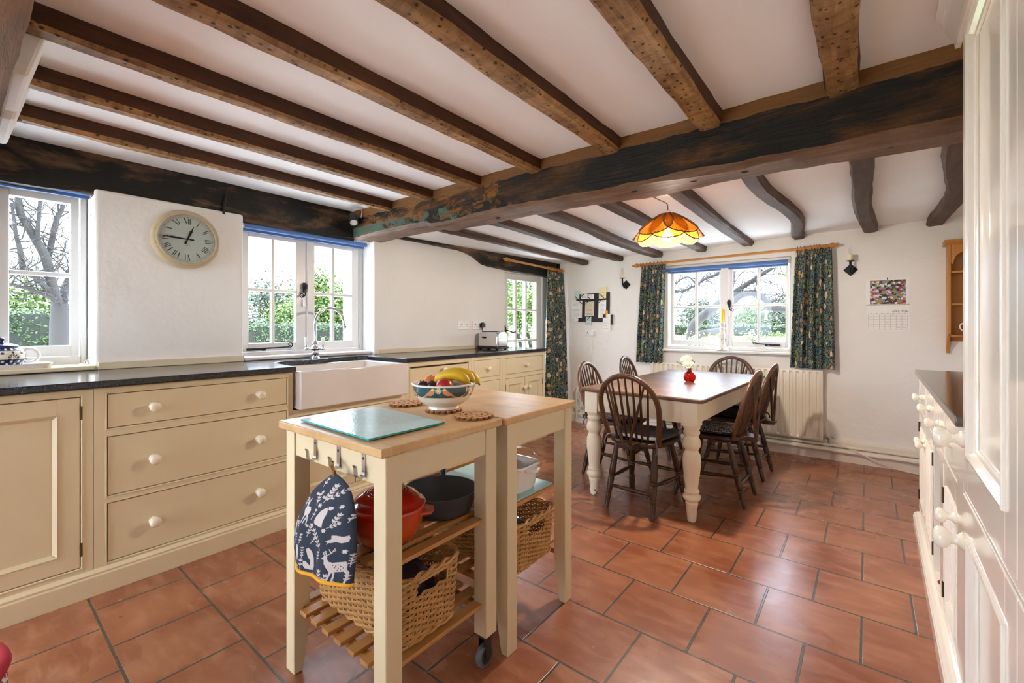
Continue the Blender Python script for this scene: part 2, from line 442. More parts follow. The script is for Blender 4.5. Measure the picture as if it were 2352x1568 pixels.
    # printed fabrics
    def floral(name, s=1., ground='#1c2733', kind='UV', bands=None):
        t = NT(name); v = t.coord(kind, scale=(s, s, s))
        wob = t.node('ShaderNodeVectorMath', operation='ADD'); nz = t.noise(v, 7, 2, col=True)
        sc_ = t.node('ShaderNodeVectorMath', operation='SCALE'); t.link(nz, sc_.inputs[0]); sc_.inputs['Scale'].default_value = .075
        t.link(v, wob.inputs[0]); t.link(sc_.outputs[0], wob.inputs[1]); w = wob.outputs[0]
        c = t.mix(t.ramp(t.voro(w, 66, 'DISTANCE_TO_EDGE'), [(.04, .8), (.13, 0.)]), ground, '#7e959c')
        c = t.mix(t.ramp(t.noise(w, 26, 4, .6, 1.5), [(.55, 0.), (.58, .95)]), c, '#868a44')
        c = t.mix(t.ramp(t.noise(w, 40, 2, .5, 1.0), [(.60, 0.), (.63, .9)]), c, '#11171f')
        f = t.node('ShaderNodeTexVoronoi'); t.link(w, f.inputs['Vector']); f.inputs['Scale'].default_value = 15; f.inputs['Randomness'].default_value = .7
        d = f.outputs['Distance']; cid = t.sep(f.outputs['Color'])
        pet = t.math('ADD', d, t.math('MULTIPLY', t.noise(w, 60, 1), .30))
        sel = t.math('GREATER_THAN', cid[0], .30)
        c = t.mix(t.math('MULTIPLY', sel, t.ramp(pet, [(.40, 1.), (.44, 0.)])), c, t.mix(cid[1], '#ddc6ae', '#c98f6a'))
        c = t.mix(t.math('MULTIPLY', sel, t.ramp(pet, [(.25, 1.), (.28, 0.)])), c, t.mix(cid[2], '#9a5a3c', '#cfc49a'))
        c = t.mix(t.ramp(t.voro(w, 19, rand=.9), [(.12, 1.), (.15, 0.)]), c, '#a2352a')
        c = t.mix(t.ramp(t.voro(t.coord(kind, scale=(s, s, s), loc=(.31, .17, 0)), 24, rand=.8), [(.10, 1.), (.13, 0.)]), c, '#d8d2c0')
        t.base(c); t.set(.8, spec=.2); t.bump(t.noise(v, 300, 2), .1, .002); return t.m
    M['floral'] = floral('dark_floral_cloth', .8)
    def small(name, a, b, s, th=.47, rough=.85):
        t = NT(name); v = t.coord(); n = t.noise(v, s, 3, .6, 2.2)
        t.base(t.mix(t.ramp(n, [(th - .02, 0.), (th + .02, 1.)]), a, b)); t.set(rough, spec=.15); t.bump(n, .2, .004); return t.m
    M['navycush'] = small('navy_and_white_print', '#c9c1b8', '#262530', 60, .46)
    M['plumcush'] = small('plum_print', '#3a2a33', '#241d28', 55)
    M['greycush'] = plain('charcoal_canvas', '#6c6a70', .85, var=.15, vs=60)
    M['darkcush'] = small('black_floral_print', '#5b5a62', '#1f2028', 50)
    M['vcol'] = None
    def vcol(name, rough=.2, coat=.5, bump=0):
        t = NT(name); a = t.node('ShaderNodeVertexColor'); a.layer_name = 'Col'; t.base(a.outputs[0]); t.set(rough, coat=coat)
        if bump: t.bump(t.noise(t.coord(), 350, 2), bump, .002)
        return t.m
    M['glazed'] = vcol('painted_glaze', .12, .6); M['printcloth'] = vcol('printed_linen', .85, 0, .25)
    M['yellowtrim'] = plain('mustard_binding', '#d99a14', .8, bump=.3)
    M['loop'] = plain('brown_cord_loop', '#8a5a1e', .8)
    # misc
    M['clockrim'] = plain('stone_colour_paint', '#c0ad8c', .32); M['clockface'] = plain('clock_dial', '#d3dcd0', .35, var=.01)
    M['ink'] = plain('black_ink', '#121210', .5); M['inkpale'] = plain('pale_ink', '#9aa39a', .6); M['inkgrey'] = plain('grey_ink', '#8b8d98', .6)
    M['paper'] = plain('paper', '#f1efec', .8, var=.01); M['paperblue'] = plain('pale_blue_paper', '#c4dcdc', .8); M['paperyellow'] = plain('pale_yellow_paper', '#efe2ae', .8)
    t = NT('mosaic_picture'); v = t.coord(); f = t.node('ShaderNodeTexVoronoi'); t.link(v, f.inputs['Vector']); f.inputs['Scale'].default_value = 62
    q = t.sep(f.outputs['Color'])[0]
    t.base(t.ramp(q, [(0., '#2c2622'), (.12, '#6a4a34'), (.24, '#a88268'), (.36, '#d9dde6'), (.48, '#7391c0'), (.58, '#b5383a'), (.68, '#8a9a3a'), (.78, '#3a3a48'), (.88, '#c9b09c'), (.96, '#8e95a4')], 'CONSTANT')); t.set(.4); M['mosaic'] = t.m
    M['board_felt'] = plain('dark_grey_felt', '#34343c', .9); M['orange'] = plain('orange_plastic', '#f0a010', .4)
    M['candle'] = plain('yellow_wax', '#f2d21a', .4); M['ivorywax'] = plain('ivory_candle_tube', '#e6dcb8', .5)
    t = NT('painted_ceramic'); v = t.coord(); n = t.voro(v, 34)
    c = t.mix(t.ramp(n, [(.14, 1.), (.2, 0.)]), '#e9e6e0', '#c2a44a'); c = t.mix(t.ramp(t.noise(v, 50, 2), [(.62, 0.), (.66, .7)]), c, '#6f7f4a')
    t.base(c); t.set(.2, coat=.4); M['paintedceramic'] = t.m
    M['radiator'] = plain('radiator_cream', '#e6dfcf', .35, var=.02)
    M['skirt'] = plain('skirting_paint', '#e3dacb', .5, var=.05)
    M['petal'] = plain('white_petals', '#f3f0e2', .6); M['stem'] = plain('green_stem', '#4f7a2c', .5); M['leaf'] = plain('green_leaf', '#3f6a25', .5)
    t = NT('cane_weave'); v = t.coord('UV'); br = t.node('ShaderNodeTexBrick'); t.link(v, br.inputs['Vector'])
    for k, q in (('Scale', 1.), ('Mortar Size', .0011), ('Brick Width', .016), ('Row Height', .0052)): br.inputs[k].default_value = q
    t.n.remove(t.b); d = t.node('ShaderNodeBsdfDiffuse'); d.inputs[0].default_value = (*lin('#94602a'), 1)
    tl = t.node('ShaderNodeBsdfTranslucent'); tl.inputs[0].default_value = (*lin('#c87818'), 1)
    m1 = t.node('ShaderNodeMixShader'); m1.inputs[0].default_value = .28; t.link(d.outputs[0], m1.inputs[1]); t.link(tl.outputs[0], m1.inputs[2])
    tr = t.node('ShaderNodeBsdfTransparent'); m2 = t.node('ShaderNodeMixShader'); t.link(t.math('MULTIPLY', br.outputs['Fac'], .75), m2.inputs[0])
    t.link(m1.outputs[0], m2.inputs[1]); t.link(tr.outputs[0], m2.inputs[2]); t.link(m2.outputs[0], t.out.inputs[0]); M['cane'] = t.m
    M['canerim'] = plain('cane_rim', '#6a4a22', .5)
    def emit(name, c, s):
        t = NT(name); t.b.inputs['Emission Color'].default_value = (*lin(c), 1); t.b.inputs['Emission Strength'].default_value = s; t.base('#ffffff'); return t.m
    M['bulb'] = emit('lit_bulb', '#ffe2b0', 2.5)
    M['lens'] = plain('lamp_lens', '#d9d9d4', .15)
    M['banana'] = plain('banana_skin', '#d9b21c', .45, var=.15, vs=18); M['bananatip'] = plain('banana_tip', '#4a3a1a', .6)
    M['plum'] = plain('plum_skin', '#451a22', .3, var=.3); M['nectarine'] = plain('nectarine_skin', '#b22a24', .35, var=.35, vs=20); M['orangefruit'] = plain('orange_peel', '#e08a24', .45, bump=.3, bs=150); M['peach'] = plain('peach_skin', '#d8803a', .5, var=.25, vs=16)
    M['twigwood'] = plain('bark_slice_edge', '#8a5a2c', .6, var=.3, vs=40); M['slicetop'] = plain('cut_twig', '#c49468', .6, var=.35, vs=60)
    t = NT('red_print'); v = t.coord(); n = t.noise(v, 38, 2, .5, 2.5); t.base(t.mix(t.ramp(n, [(.49, 0.), (.52, 1.)]), '#9c1f30', '#efe9e4')); t.set(.85); M['redprint'] = t.m
    M['redpipe'] = plain('red_piping', '#b8202c', .85, bump=.3); M['maroon'] = plain('maroon_bag', '#7a3040', .5)
    # outside
    M['bark'] = plain('grey_bark', '#24211e', .9, var=.45, vs=9, bump=.6, bs=30)
    M['lichenbark'] = plain('lichen_bark', '#201d19', .9, var=.4, vs=14, bump=.6, bs=30)
    M['hedgeleaf'] = plain('hedge_leaves', '#324420', .6, var=.45, vs=8); M['hedgecore'] = plain('hedge_core', '#10170b', .9, var=.5, vs=14)
    M['youngleaf'] = plain('spring_leaves', '#4c5e24', .6, var=.35, vs=3); M['blossom'] = plain('cream_blossom', '#a8a488', .6)
    M['greyleaf'] = plain('pale_leaves', '#485040', .6, var=.3, vs=3)
    M['terrace'] = plain('pale_bounce_ground', '#e0dbd2', .9, var=.15, vs=20)
    M['lawn'] = plain('lawn', '#566a30', .9, var=.3, vs=1.5)
    t = NT('garden_brick'); br = t.node('ShaderNodeTexBrick'); t.link(t.coord(rot=(PI / 2, 0, 0)), br.inputs['Vector'])
    for k, q in (('Scale', 1.), ('Mortar Size', .006), ('Brick Width', .22), ('Row Height', .075)): br.inputs[k].default_value = q
    br.inputs['Color1'].default_value = (*lin('#a5583f'), 1); br.inputs['Color2'].default_value = (*lin('#8c6a58'), 1); br.inputs['Mortar'].default_value = (*lin('#cdbfae'), 1)
    t.base(br.outputs['Color']); t.set(.9); M['brick'] = t.m
    M['feeder'] = plain('green_feeder', '#8fae5c', .5)
build_materials()
# ================================================================= THE SETTING
rnd = random.Random(7)
XL = -3.18                      # left wall face
YF = 4.70                       # far wall face
XR = 0.95                       # right wall face
BO = (-3.1, -1.65, -.01, 2.0)       # unseen opening added behind the camera, placed to steer daylight
YB = -2.6                       # where the room is cut off behind the camera
def wx(y): return -3.13 + (y - 2.17) * .0627     # left wall beyond the main beam leans in a little
def TL(X): return lambda p: (X - p[2], p[0], p[1])          # (u along the wall, v up, w outward)
def T2(off=0.): return lambda p: (wx(p[0]) + off - p[2], p[0], p[1])
def TF(Y): return lambda p: (p[0], Y + p[2], p[1])

def wall_grid(us, vs, holes, T, thick, mb=None):
    us = sorted(us); vs = sorted(vs); nu, nv = len(us) - 1, len(vs) - 1
    def solid(i, j):
        if i < 0 or j < 0 or i >= nu or j >= nv: return False
        cu, cv = (us[i] + us[i + 1]) / 2, (vs[j] + vs[j + 1]) / 2
        return not any(a < cu < b and c < cv < d for a, b, c, d in holes)
    mb = mb or MB(T); mb.T = T
    vid = {}
    V = []; F = []
    def vert(i, j, w):
        k = (i, j, w)
        if k not in vid: vid[k] = len(V); V.append((us[i], vs[j], thick * w))
        return vid[k]
    for i in range(nu):
        for j in range(nv):
            if not solid(i, j): continue
            for w in (0, 1): F.append([vert(i, j, w), vert(i + 1, j, w), vert(i + 1, j + 1, w), vert(i, j + 1, w)])
            for di, dj, a, b in ((-1, 0, (0, 0), (0, 1)), (1, 0, (1, 0), (1, 1)), (0, -1, (0, 0), (1, 0)), (0, 1, (0, 1), (1, 1))):
                if not solid(i + di, j + dj):
                    F.append([vert(i + a[0], j + a[1], 0), vert(i + b[0], j + b[1], 0), vert(i + b[0], j + b[1], 1), vert(i + a[0], j + a[1], 1)])
    return mb.add(V, F)

# floor and ceilings
f = MB(); f.box(-3.7, 1.3, YB, 5.2, -.08, 0)
tag(struct(f.build('floor', M['floor'], smooth=None)), 'terracotta tiled kitchen floor laid in staggered courses', 'floor')
f = MB(); f.box(-3.7, 1.3, YB, 2.1, 2.05, 2.15)
tag(struct(f.build('ceiling', M['ceil'], smooth=None)), 'white plaster ceiling of the nearer bay above the joists', 'ceiling')
def zc(x): return 1.95 + .017 * x
f = MB(); f.hexa([(-3.7, 2.2, zc(-3.7)), (1.3, 2.2, zc(1.3)), (1.3, 5.2, zc(1.3)), (-3.7, 5.2, zc(-3.7)), (-3.7, 2.2, 2.1), (1.3, 2.2, 2.1), (1.3, 5.2, 2.1), (-3.7, 5.2, 2.1)])
tag(struct(f.build('ceiling_far', M['ceil'], smooth=None)), 'lower white plaster ceiling of the dining end beyond the main beam', 'ceiling')

# walls
W1 = (-.19, .486, .905, 1.99); W2 = (1.205, 2.165, .905, 1.99)
mb = MB()
wall_grid([YB, W1[0], W1[1], W2[0], W2[1], 2.2], [0, .905, 1.865], [W1, W2], TL(XL), .42, mb)
mb.T = _id; mb.box(-3.62, -3.40, YB, 2.2, 1.866, 2.1)
tag(struct(mb.build('wall_left', M['wall'], smooth=None, bevel=.014, seg=3)), 'white plastered wall with two deep window recesses behind the sink run', 'wall')
DR = (3.745, 4.60, -.01, 1.735)
mb = MB(); wall_grid([2.166, 2.6, 3.0, 3.35, 3.60, DR[0], DR[1], 4.80], [0, 1.735, 2.06], [DR], T2(), .20, mb)
tag(struct(mb.build('wall_left_far', M['wall'], smooth=None, bevel=.006)), 'white plastered wall with sockets leading to the garden door', 'wall')
WF = (-1.665, -.485, .872, 1.765)
mb = MB(); wall_grid([-3.06, WF[0], WF[1], 1.3], [0, WF[2], WF[3], 2.06], [WF], TF(YF), .40, mb)
tag(struct(mb.build('wall_far', M['wall'], smooth=None, bevel=.008)), 'white plastered end wall with the dining window and radiator', 'wall')
mb = MB(); mb.box(XR, XR + .2, YB, 5.1, 0, 2.1)
tag(struct(mb.build('wall_right', M['wall'], smooth=None)), 'white plastered wall behind the cream cupboards', 'wall')

mb = MB(); mb.box(-3.262, wx(4.7) - .201, 4.585, 4.80, 0, 2.0)
tag(struct(mb.build('wall_pier', M['brick'], smooth=None)), 'red brick pier outside the garden door', 'wall')
mb = MB(); wall_grid([-3.7, BO[0], BO[1], XR + .2], [0, BO[2], 2.1], [BO], lambda p: (p[0], YB - p[2], p[1]), .2, mb)
tag(struct(mb.build('wall_back', M['wall'], smooth=None)), 'white plastered wall with an added unseen opening that lets in daylight', 'wall')
# skirting board and boxed pipes on the far wall
mb = MB(); mb.prism([(0, 0), (-.075, 0), (-.075, .085), (-.06, .10), (-.03, .105), (-.03, .15), (-.012, .165), (0, .165)], -2.9, XR, lambda a, b, c: (c, YF + a, b))
tag(struct(mb.build('baseboard_far', M['skirt'], smooth=30)), 'cream skirting board along the far wall', 'skirting')
mb = MB(T2(.018)); mb.box(4.60, 4.79, 0, .15, 0, .02)
tag(struct(mb.build('baseboard_corner', M['skirt'])), 'short cream skirting board in the curtained corner', 'skirting')
for k, (z0, dy, nm) in enumerate(((.118, .045, 'upper of two painted heating pipes running along the far skirting'), (.085, .095, 'lower of two painted heating pipes running along the far skirting'))):
    mb = MB(); mb.tube([(-1.70, YF - dy, z0), (-.5, YF - dy, z0 + .002), (XR, YF - dy, z0)], .011, 10)
    for x in (-.16, .12, .33): mb.cyl((x - .012, YF - dy, z0), (x + .012, YF - dy, z0), .015, n=10)
    tag(mb.build('heating_pipe', M['skirt'], loc=(-.5, YF - dy, z0)), nm, 'pipe', 'heating pipes along the far skirting')

# ---------------------------------------------------------------- windows
def curl(mb, c, r, ax, ay, turns=1.25, a0=0, n=26, w=.004):
    pts = [Vector(c) + Vector(ax) * (r * (1 - .72 * i / n) * math.cos(a0 + turns * 2 * PI * i / n)) + Vector(ay) * (r * (1 - .72 * i / n) * math.sin(a0 + turns * 2 * PI * i / n)) for i in range(n + 1)]
    mb.tube(pts, [w * (1 - .3 * i / n) for i in range(n + 1)], 6)
    return pts[0]
def sash(parent, T, sr, gr, vb, hb, mat):
    u0, u1, v0, v1 = sr; a0, a1, b0, b1 = gr
    m = MB(T)
    m.box(u0, a0, v0, v1, 0, .042); m.box(a1, u1, v0, v1, 0, .042); m.box(a0, a1, v0, b0, 0, .042); m.box(a0, a1, b1, v1, 0, .042)
    for x in vb: m.box(x - .011, x + .011, b0, b1, .004, .04)
    for z in hb: m.box(a0, a1, z - .011, z + .011, .003, .041)
    s_ = m.build('sash', mat, parent, smooth=None, bevel=.004)
    m = MB(T); m.box(a0 - .004, a1 + .004, b0 - .004, b1 + .004, .022, .026)
    m.build('pane', M['pane'], s_, smooth=None)
    return s_
def frame(parent, T, fr, op, mull, mat, d0=-.012, d1=.06):
    u0, u1, v0, v1 = fr; a0, a1, b0, b1 = op
    m = MB(T)
    m.box(u0, a0, v0, v1, d0, d1); m.box(a1, u1, v0, v1, d0, d1); m.box(a0, a1, v0, b0, d0, d1); m.box(a0, a1, b1, v1, d0, d1)
    for p, q in mull: m.box(p, q, b0, b1, d0 - .006, d1)
    return m.build('window_frame', mat, parent, smooth=None, bevel=.005)
def fastener(parent, T, u, v, side=-1, s=1.):
    m = MB(T); m.box(u - .011 * s, u + .011 * s, v - .03 * s, v + .045 * s, -.020, -.012)
    m.box(u - .017 * s, u + .017 * s, v + .0 * s, v + .035 * s, -.026, -.018)
    m.tube([(u, v + .015 * s, -.03), (u + side * .006, v - .02 * s, -.045), (u + side * .012 * s, v - .05 * s, -.05), (u + side * .03 * s, v - .066 * s, -.05)], [.007 * s, .006 * s, .0055 * s, .005 * s], 7)
    curl(m, (u + side * .036 * s, v - .052 * s, -.05), .017 * s, (side * 1, 0, 0), (0, 1, 0), 1.2, -PI / 2)
    m.build('casement_handle', M['iron'], parent)
def stay(parent, T, u0, u1, v, side=1):
    m = MB(T); m.tube([(u0, v, -.03), ((u0 + u1) / 2, v + .006, -.03), (u1, v + .010, -.032)], .0055, 7)
    m.box(min(u0, u0 + side * .09), max(u0, u0 + side * .09), v - .008, v + .008, -.034, -.018)
    curl(m, (u1 + side * .004, v + .026, -.032), .020, (side * 1, 0, 0), (0, 1, 0), 1.2, -PI / 2)
    m.box(u0 + side * .10, u0 + side * .12, v - .012, v + .004, -.03, -.01)
    m.build('casement_stay', M['iron'], parent)

# window over the teapot
X1 = -3.38; T = TL(X1)
w = thing('window_1', 'white timber window behind the teapot with two large panes visible', 'window', (X1, .15, .93), kind='structure')
frame(w, T, (-.186, .482, .93, 1.985), (-.15, .458, .972, 1.85), [(.132, .16)], M['white'])
sash(w, T, (.162, .453, .975, 1.848), (.1985, .42, 1.032, 1.80), [], [1.412], M['white'])
sash(w, T, (-.146, .130, .975, 1.848), (-.11, .10, 1.032, 1.80), [], [1.412], M['white'])
mb = MB(); mb.box(-3.375, -3.158, -.188, .484, .907, .930)
mb.build('window_sill', M['sillcream'], w, smooth=None, bevel=.006)
# window over the sink
X2 = -3.30; T = TL(X2)
w = thing('window_2', 'white two-light casement window over the sink', 'window', (X2, 1.68, .93), kind='structure')
frame(w, T, (1.207, 2.163, .925, 1.985), (1.238, 2.135, .955, 1.80), [(1.685, 1.738)], M['white'])
sash(w, T, (1.240, 1.683, .957, 1.798), (1.284, 1.610, 1.016, 1.752), [1.447], [1.389], M['white'])
sash(w, T, (1.740, 2.133, .957, 1.798), (1.752, 2.070, 1.016, 1.752), [1.908], [1.384], M['white'])
fastener(w, T, 1.664, 1.415, -1); stay(w, T, 1.262, 1.545, .975, 1)
m = MB(T); m.box(1.652, 1.672, 1.28, 1.335, -.022, -.012); m.build('window_lock', M['plastic'], w, smooth=None, bevel=.003)
mb = MB(); mb.box(-3.295, -3.158, 1.207, 2.163, .907, .932)
mb.build('window_sill', M['white'], w, smooth=None, bevel=.008)
# dining window
Y3 = 4.75; T = TF(Y3)
w = thing('window_3', 'white two-light casement window above the radiator', 'window', (-1.07, Y3, .88), kind='structure')
frame(w, T, (-1.655, -.49, .895, 1.765), (-1.60, -.505, .925, 1.715), [(-1.079, -1.012)], M['white'], -.02, .07)
sash(w, T, (-1.58, -1.083, .938, 1.70), (-1.545, -1.097, .988, 1.682), [-1.321], [1.330], M['white'])
sash(w, T, (-1.008, -.511, .932, 1.70), (-.977, -.534, .985, 1.682), [-.755], [1.333], M['white'])
fastener(w, T, -1.005, 1.345, 1); stay(w, T, -.575, -.775, .958, -1)
m = MB(T); m.box(-1.012, -.995, 1.225, 1.29, -.03, -.018); m.build('window_lock', M['plastic'], w, smooth=None, bevel=.003)
mb = MB(); mb.box(-1.69, -.462, 4.635, 4.78, .873, .895)
mb.build('window_sill', M['white'], w, smooth=None, bevel=.006)

# garden door
d = thing('door_1', 'cream glazed garden door with small panes beyond the toaster', 'door', (wx(4.1) - .03, 4.1, 0), kind='structure')
T = T2(-.035)
m = MB(T); a0, a1, b0, b1 = 3.835, 4.338, .62, 1.648; u0, u1 = 3.75, 4.43
m.box(u0, a0, .01, 1.72, 0, .045); m.box(a1, u1, .01, 1.72, 0, .045); m.box(a0, a1, b1, 1.72, 0, .045); m.box(a0, a1, .01, b0, 0, .045)
for x in (3.975, 4.152): m.box(x - .014, x + .014, b0, b1, .002, .043)
for z in (1.318, .968): m.box(a0, a1, z - .012, z + .012, .001, .044)
m.build('door_leaf', M['white'], d, smooth=None, bevel=.005)
m = MB(T); m.box(a0, a1, b0, b1, .02, .024); m.build('pane', M['pane'], d, smooth=None)
m = MB(T); m.box(3.7455, 4.60, 1.7215, 1.7345, -.02, .10); m.box(4.432, 4.465, 0, 1.7205, -.015, .08); m.box(4.466, 4.598, 0, 1.7205, .03, .08); m.build('door_frame', M['white'], d, smooth=None, bevel=.004)
m = MB(T); m.box(3.772, 3.80, 1.06, 1.12, -.006, 0); m.box(3.78, 3.792, 1.115, 1.14, -.006, 0); m.tube([(3.786, 1.085, -.01), (3.786, 1.085, -.045), (3.80, 1.078, -.05), (3.86, 1.062, -.05), (3.90, 1.068, -.05)], .007, 7)
m.build('door_handle', M['iron'], d)

# ---------------------------------------------------------------- old oak beams
def beam(name, ax, t0, t1, cen, wid, z0, z1, mats, label, cat='beam', group=None, jit=.006, step=.10, ch=.014, seed=1, under=True, kind=None):
    """ax 'x' or 'y': the way it runs. cen/wid/z0/z1 numbers or functions of the running coordinate"""
    F = lambda q: q if callable(q) else (lambda t: q)
    cen, wid, z0, z1 = F(cen), F(wid), F(z0), F(z1)
    r = random.Random(seed); N = max(3, int(abs(t1 - t0) / step)); ring = []
    ph = [r.uniform(0, 6) for _ in range(16)]; fr = [r.uniform(2.0, 7.) for _ in range(16)]
    vs = []; fs = []; mi = []
    for i in range(N + 1):
        t = t0 + (t1 - t0) * i / N; c, w2, a, b = cen(t), wid(t) / 2, z0(t), z1(t)
        pts = [(c - w2, b), (c - w2, (a + b) / 2), (c - w2, a + ch), (c - w2 + ch, a), (c, a), (c + w2 - ch, a), (c + w2, a + ch), (c + w2, (a + b) / 2), (c + w2, b)]
        for k, (p, q) in enumerate(pts):
            top = k in (0, 8)
            dp = jit * (math.sin(ph[k] + fr[k] * t) * .6 + r.uniform(-.5, .5)); dq = 0 if top else jit * (math.sin(ph[k + 4] + fr[k + 5] * t) * .5 + r.uniform(-.4, .4))
            p += dp * (.4 if k in (4,) else 1); q += dq
            vs.append((t, p, q) if ax == 'x' else (p, t, q))
    n = 9
    for i in range(N):
        for k in range(n):
            j = (k + 1) % n
            fs.append((i * n + k, i * n + j, (i + 1) * n + j, (i + 1) * n + k)); mi.append(1 if (under and 2 <= k <= 5) else 0)
    fs.append(tuple(range(n))); fs.append(tuple(range(N * n, N * n + n))); mi += [0, 0]
    m = MB(); m.add(vs, fs, mi)
    loc = (t0, cen(t0), z0(t0)) if ax == 'x' else (cen(t0), t0, z0(t0))
    o = m.build(name, mats, loc=(0, 0, 0), smooth=28)
    return tag(o, label, cat, group, kind)
joist_lab = ['narrow brown ceiling joist nearest the sink wall', 'second brown ceiling joist out from the sink wall', 'third brown ceiling joist out from the sink wall', 'fourth brown ceiling joist, middle of the nearer bay',
             'nail-pocked ceiling joist fifth from the sink wall', 'broad nail-pocked joist sixth from the sink wall', 'broad brown joist nearest the tall cream cupboard']
jx = [(-2.725, .07), (-2.295, .075), (-1.860, .078), (-1.413, .082), (-.957, .092), (-.508, .10), (-.050, .102)]
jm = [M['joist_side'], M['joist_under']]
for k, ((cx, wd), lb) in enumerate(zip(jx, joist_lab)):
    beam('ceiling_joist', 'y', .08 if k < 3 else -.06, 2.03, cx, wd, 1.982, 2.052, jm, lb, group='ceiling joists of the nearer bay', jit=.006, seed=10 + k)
def mb_z0(t): return 1.803 - .010 * math.sin(t * 1.1 + 1.0) + (.018 if t < -2.28 else 0)
main_beam = beam('main_ceiling_beam', 'x', -3.19, XR, 2.130, .228, mb_z0, 2.055, [M['main_front'], M['main_under']], 'massive dark oak beam crossing the ceiling above the island', 'beam', jit=.010, step=.07, ch=.02, seed=33)
for hx, hy in ((-.88, 2.109), (-.60, 2.117), (-.389, 2.118), (-.17, 2.13), (-1.192, 2.12), (-1.526, 2.13), (-1.79, 2.145), (.091, 2.14)):
    m = MB(); m.ball((hx, hy, mb_z0(hx) + .002), .011, 14, 8, (1.5, 1.0, .5)); m.build('peg_hole', M['slot'], main_beam, smooth=60)
beam('cross_beam', 'x', -3.19, 0.6, -.03, .28, 1.80, 2.055, [M['cross'], M['cross']], 'ochre oak beam cut by the top left of the picture', 'beam', jit=.006, seed=34)
mb = MB()
for a, b in ((-2.685, -2.335), (-2.255, -1.90)): mb.hexa([(a, .112, 1.86), (b, .112, 1.86), (b, .15, 1.86), (a, .15, 1.86), (a, .112, 2.05), (b, .112, 2.05), (b, .20, 2.05), (a, .20, 2.05)])
tag(struct(mb.build('trim_1', M['wall'], smooth=None, bevel=.01)), 'white plaster fillet between the cross beam and the ceiling', 'plaster')
beam('wall_plate_beam', 'y', -.6, 2.03, -3.272, .16, lambda t: 1.826 + .006 * math.sin(t * 3), 2.052, [M['tar'], M['tar']], 'long black tarred beam above the sink wall windows', 'beam', jit=.008, seed=35)
fj = [(-2.52, -2.575, .075, 'thin far joist nearest the garden door'), (-2.075, -2.15, .10, 'second far joist from the garden door'), (-1.66, -1.715, .105, 'third far joist from the garden door, bowed'),
      (-1.245, -1.257, .085, 'far joist passing above the window from its left side'), (-.828, -.838, .095, 'far joist the wicker pendant hangs beside'), (-.415, -.393, .09, 'wavy far joist ending above the right curtain'),
      (-.022, .06, .095, 'far joist ending above the right wall light'), (.345, .49, .105, 'bent far joist nearest the pine shelf')]
for k, (x0, x1, wd, lb) in enumerate(fj):
    amp = [.01, .012, .02, .012, .006, -.035, .012, -.03][k]
    def cen(t, x0=x0, x1=x1, amp=amp):
        s_ = (t - 2.24) / 2.46; return x0 + (x1 - x0) * s_ + amp * math.sin(s_ * 2.4 * PI)
    zb = zc((x0 + x1) / 2)
    beam('dining_ceiling_beam', 'y', 2.24, 4.705, cen, wd, lambda t, zb=zb, k=k: zb - .048 + .010 * math.sin((t - 2.2) * 1.3 + k) * (1 if k in (2, 5) else .5), zb + .004, [M['far_joist'], M['far_joist']], lb, group='ceiling joists of the dining end', kind='thing', jit=.005, seed=50 + k, under=False)
# knee brace and lintel over the garden door
prof = [(2.246, 1.898), (2.246, 1.88), (2.6, 1.878), (2.85, 1.872), (3.05, 1.868), (3.16, 1.852), (3.26, 1.825), (3.33, 1.79), (3.38, 1.765), (3.46, 1.752), (3.74, 1.736), (4.15, 1.727), (4.62, 1.716), (4.62, 1.902)]
m = MB(); m.prism(prof, -.02, .055, lambda a, b, c: (wx(a) + c, a, b))
tag(m.build('door_lintel_beam', M['tar'], smooth=None, bevel=.006), 'black lintel beam with curved brace above the garden door', 'beam')
m = MB(); m.box(wx(4.75) + .001, wx(4.75) + .05, 4.655, 4.698, 1.70, 1.902)
tag(m.build('corner_post', M['tar'], smooth=None, bevel=.004), 'short black post stub in the corner above the curtain', 'post')
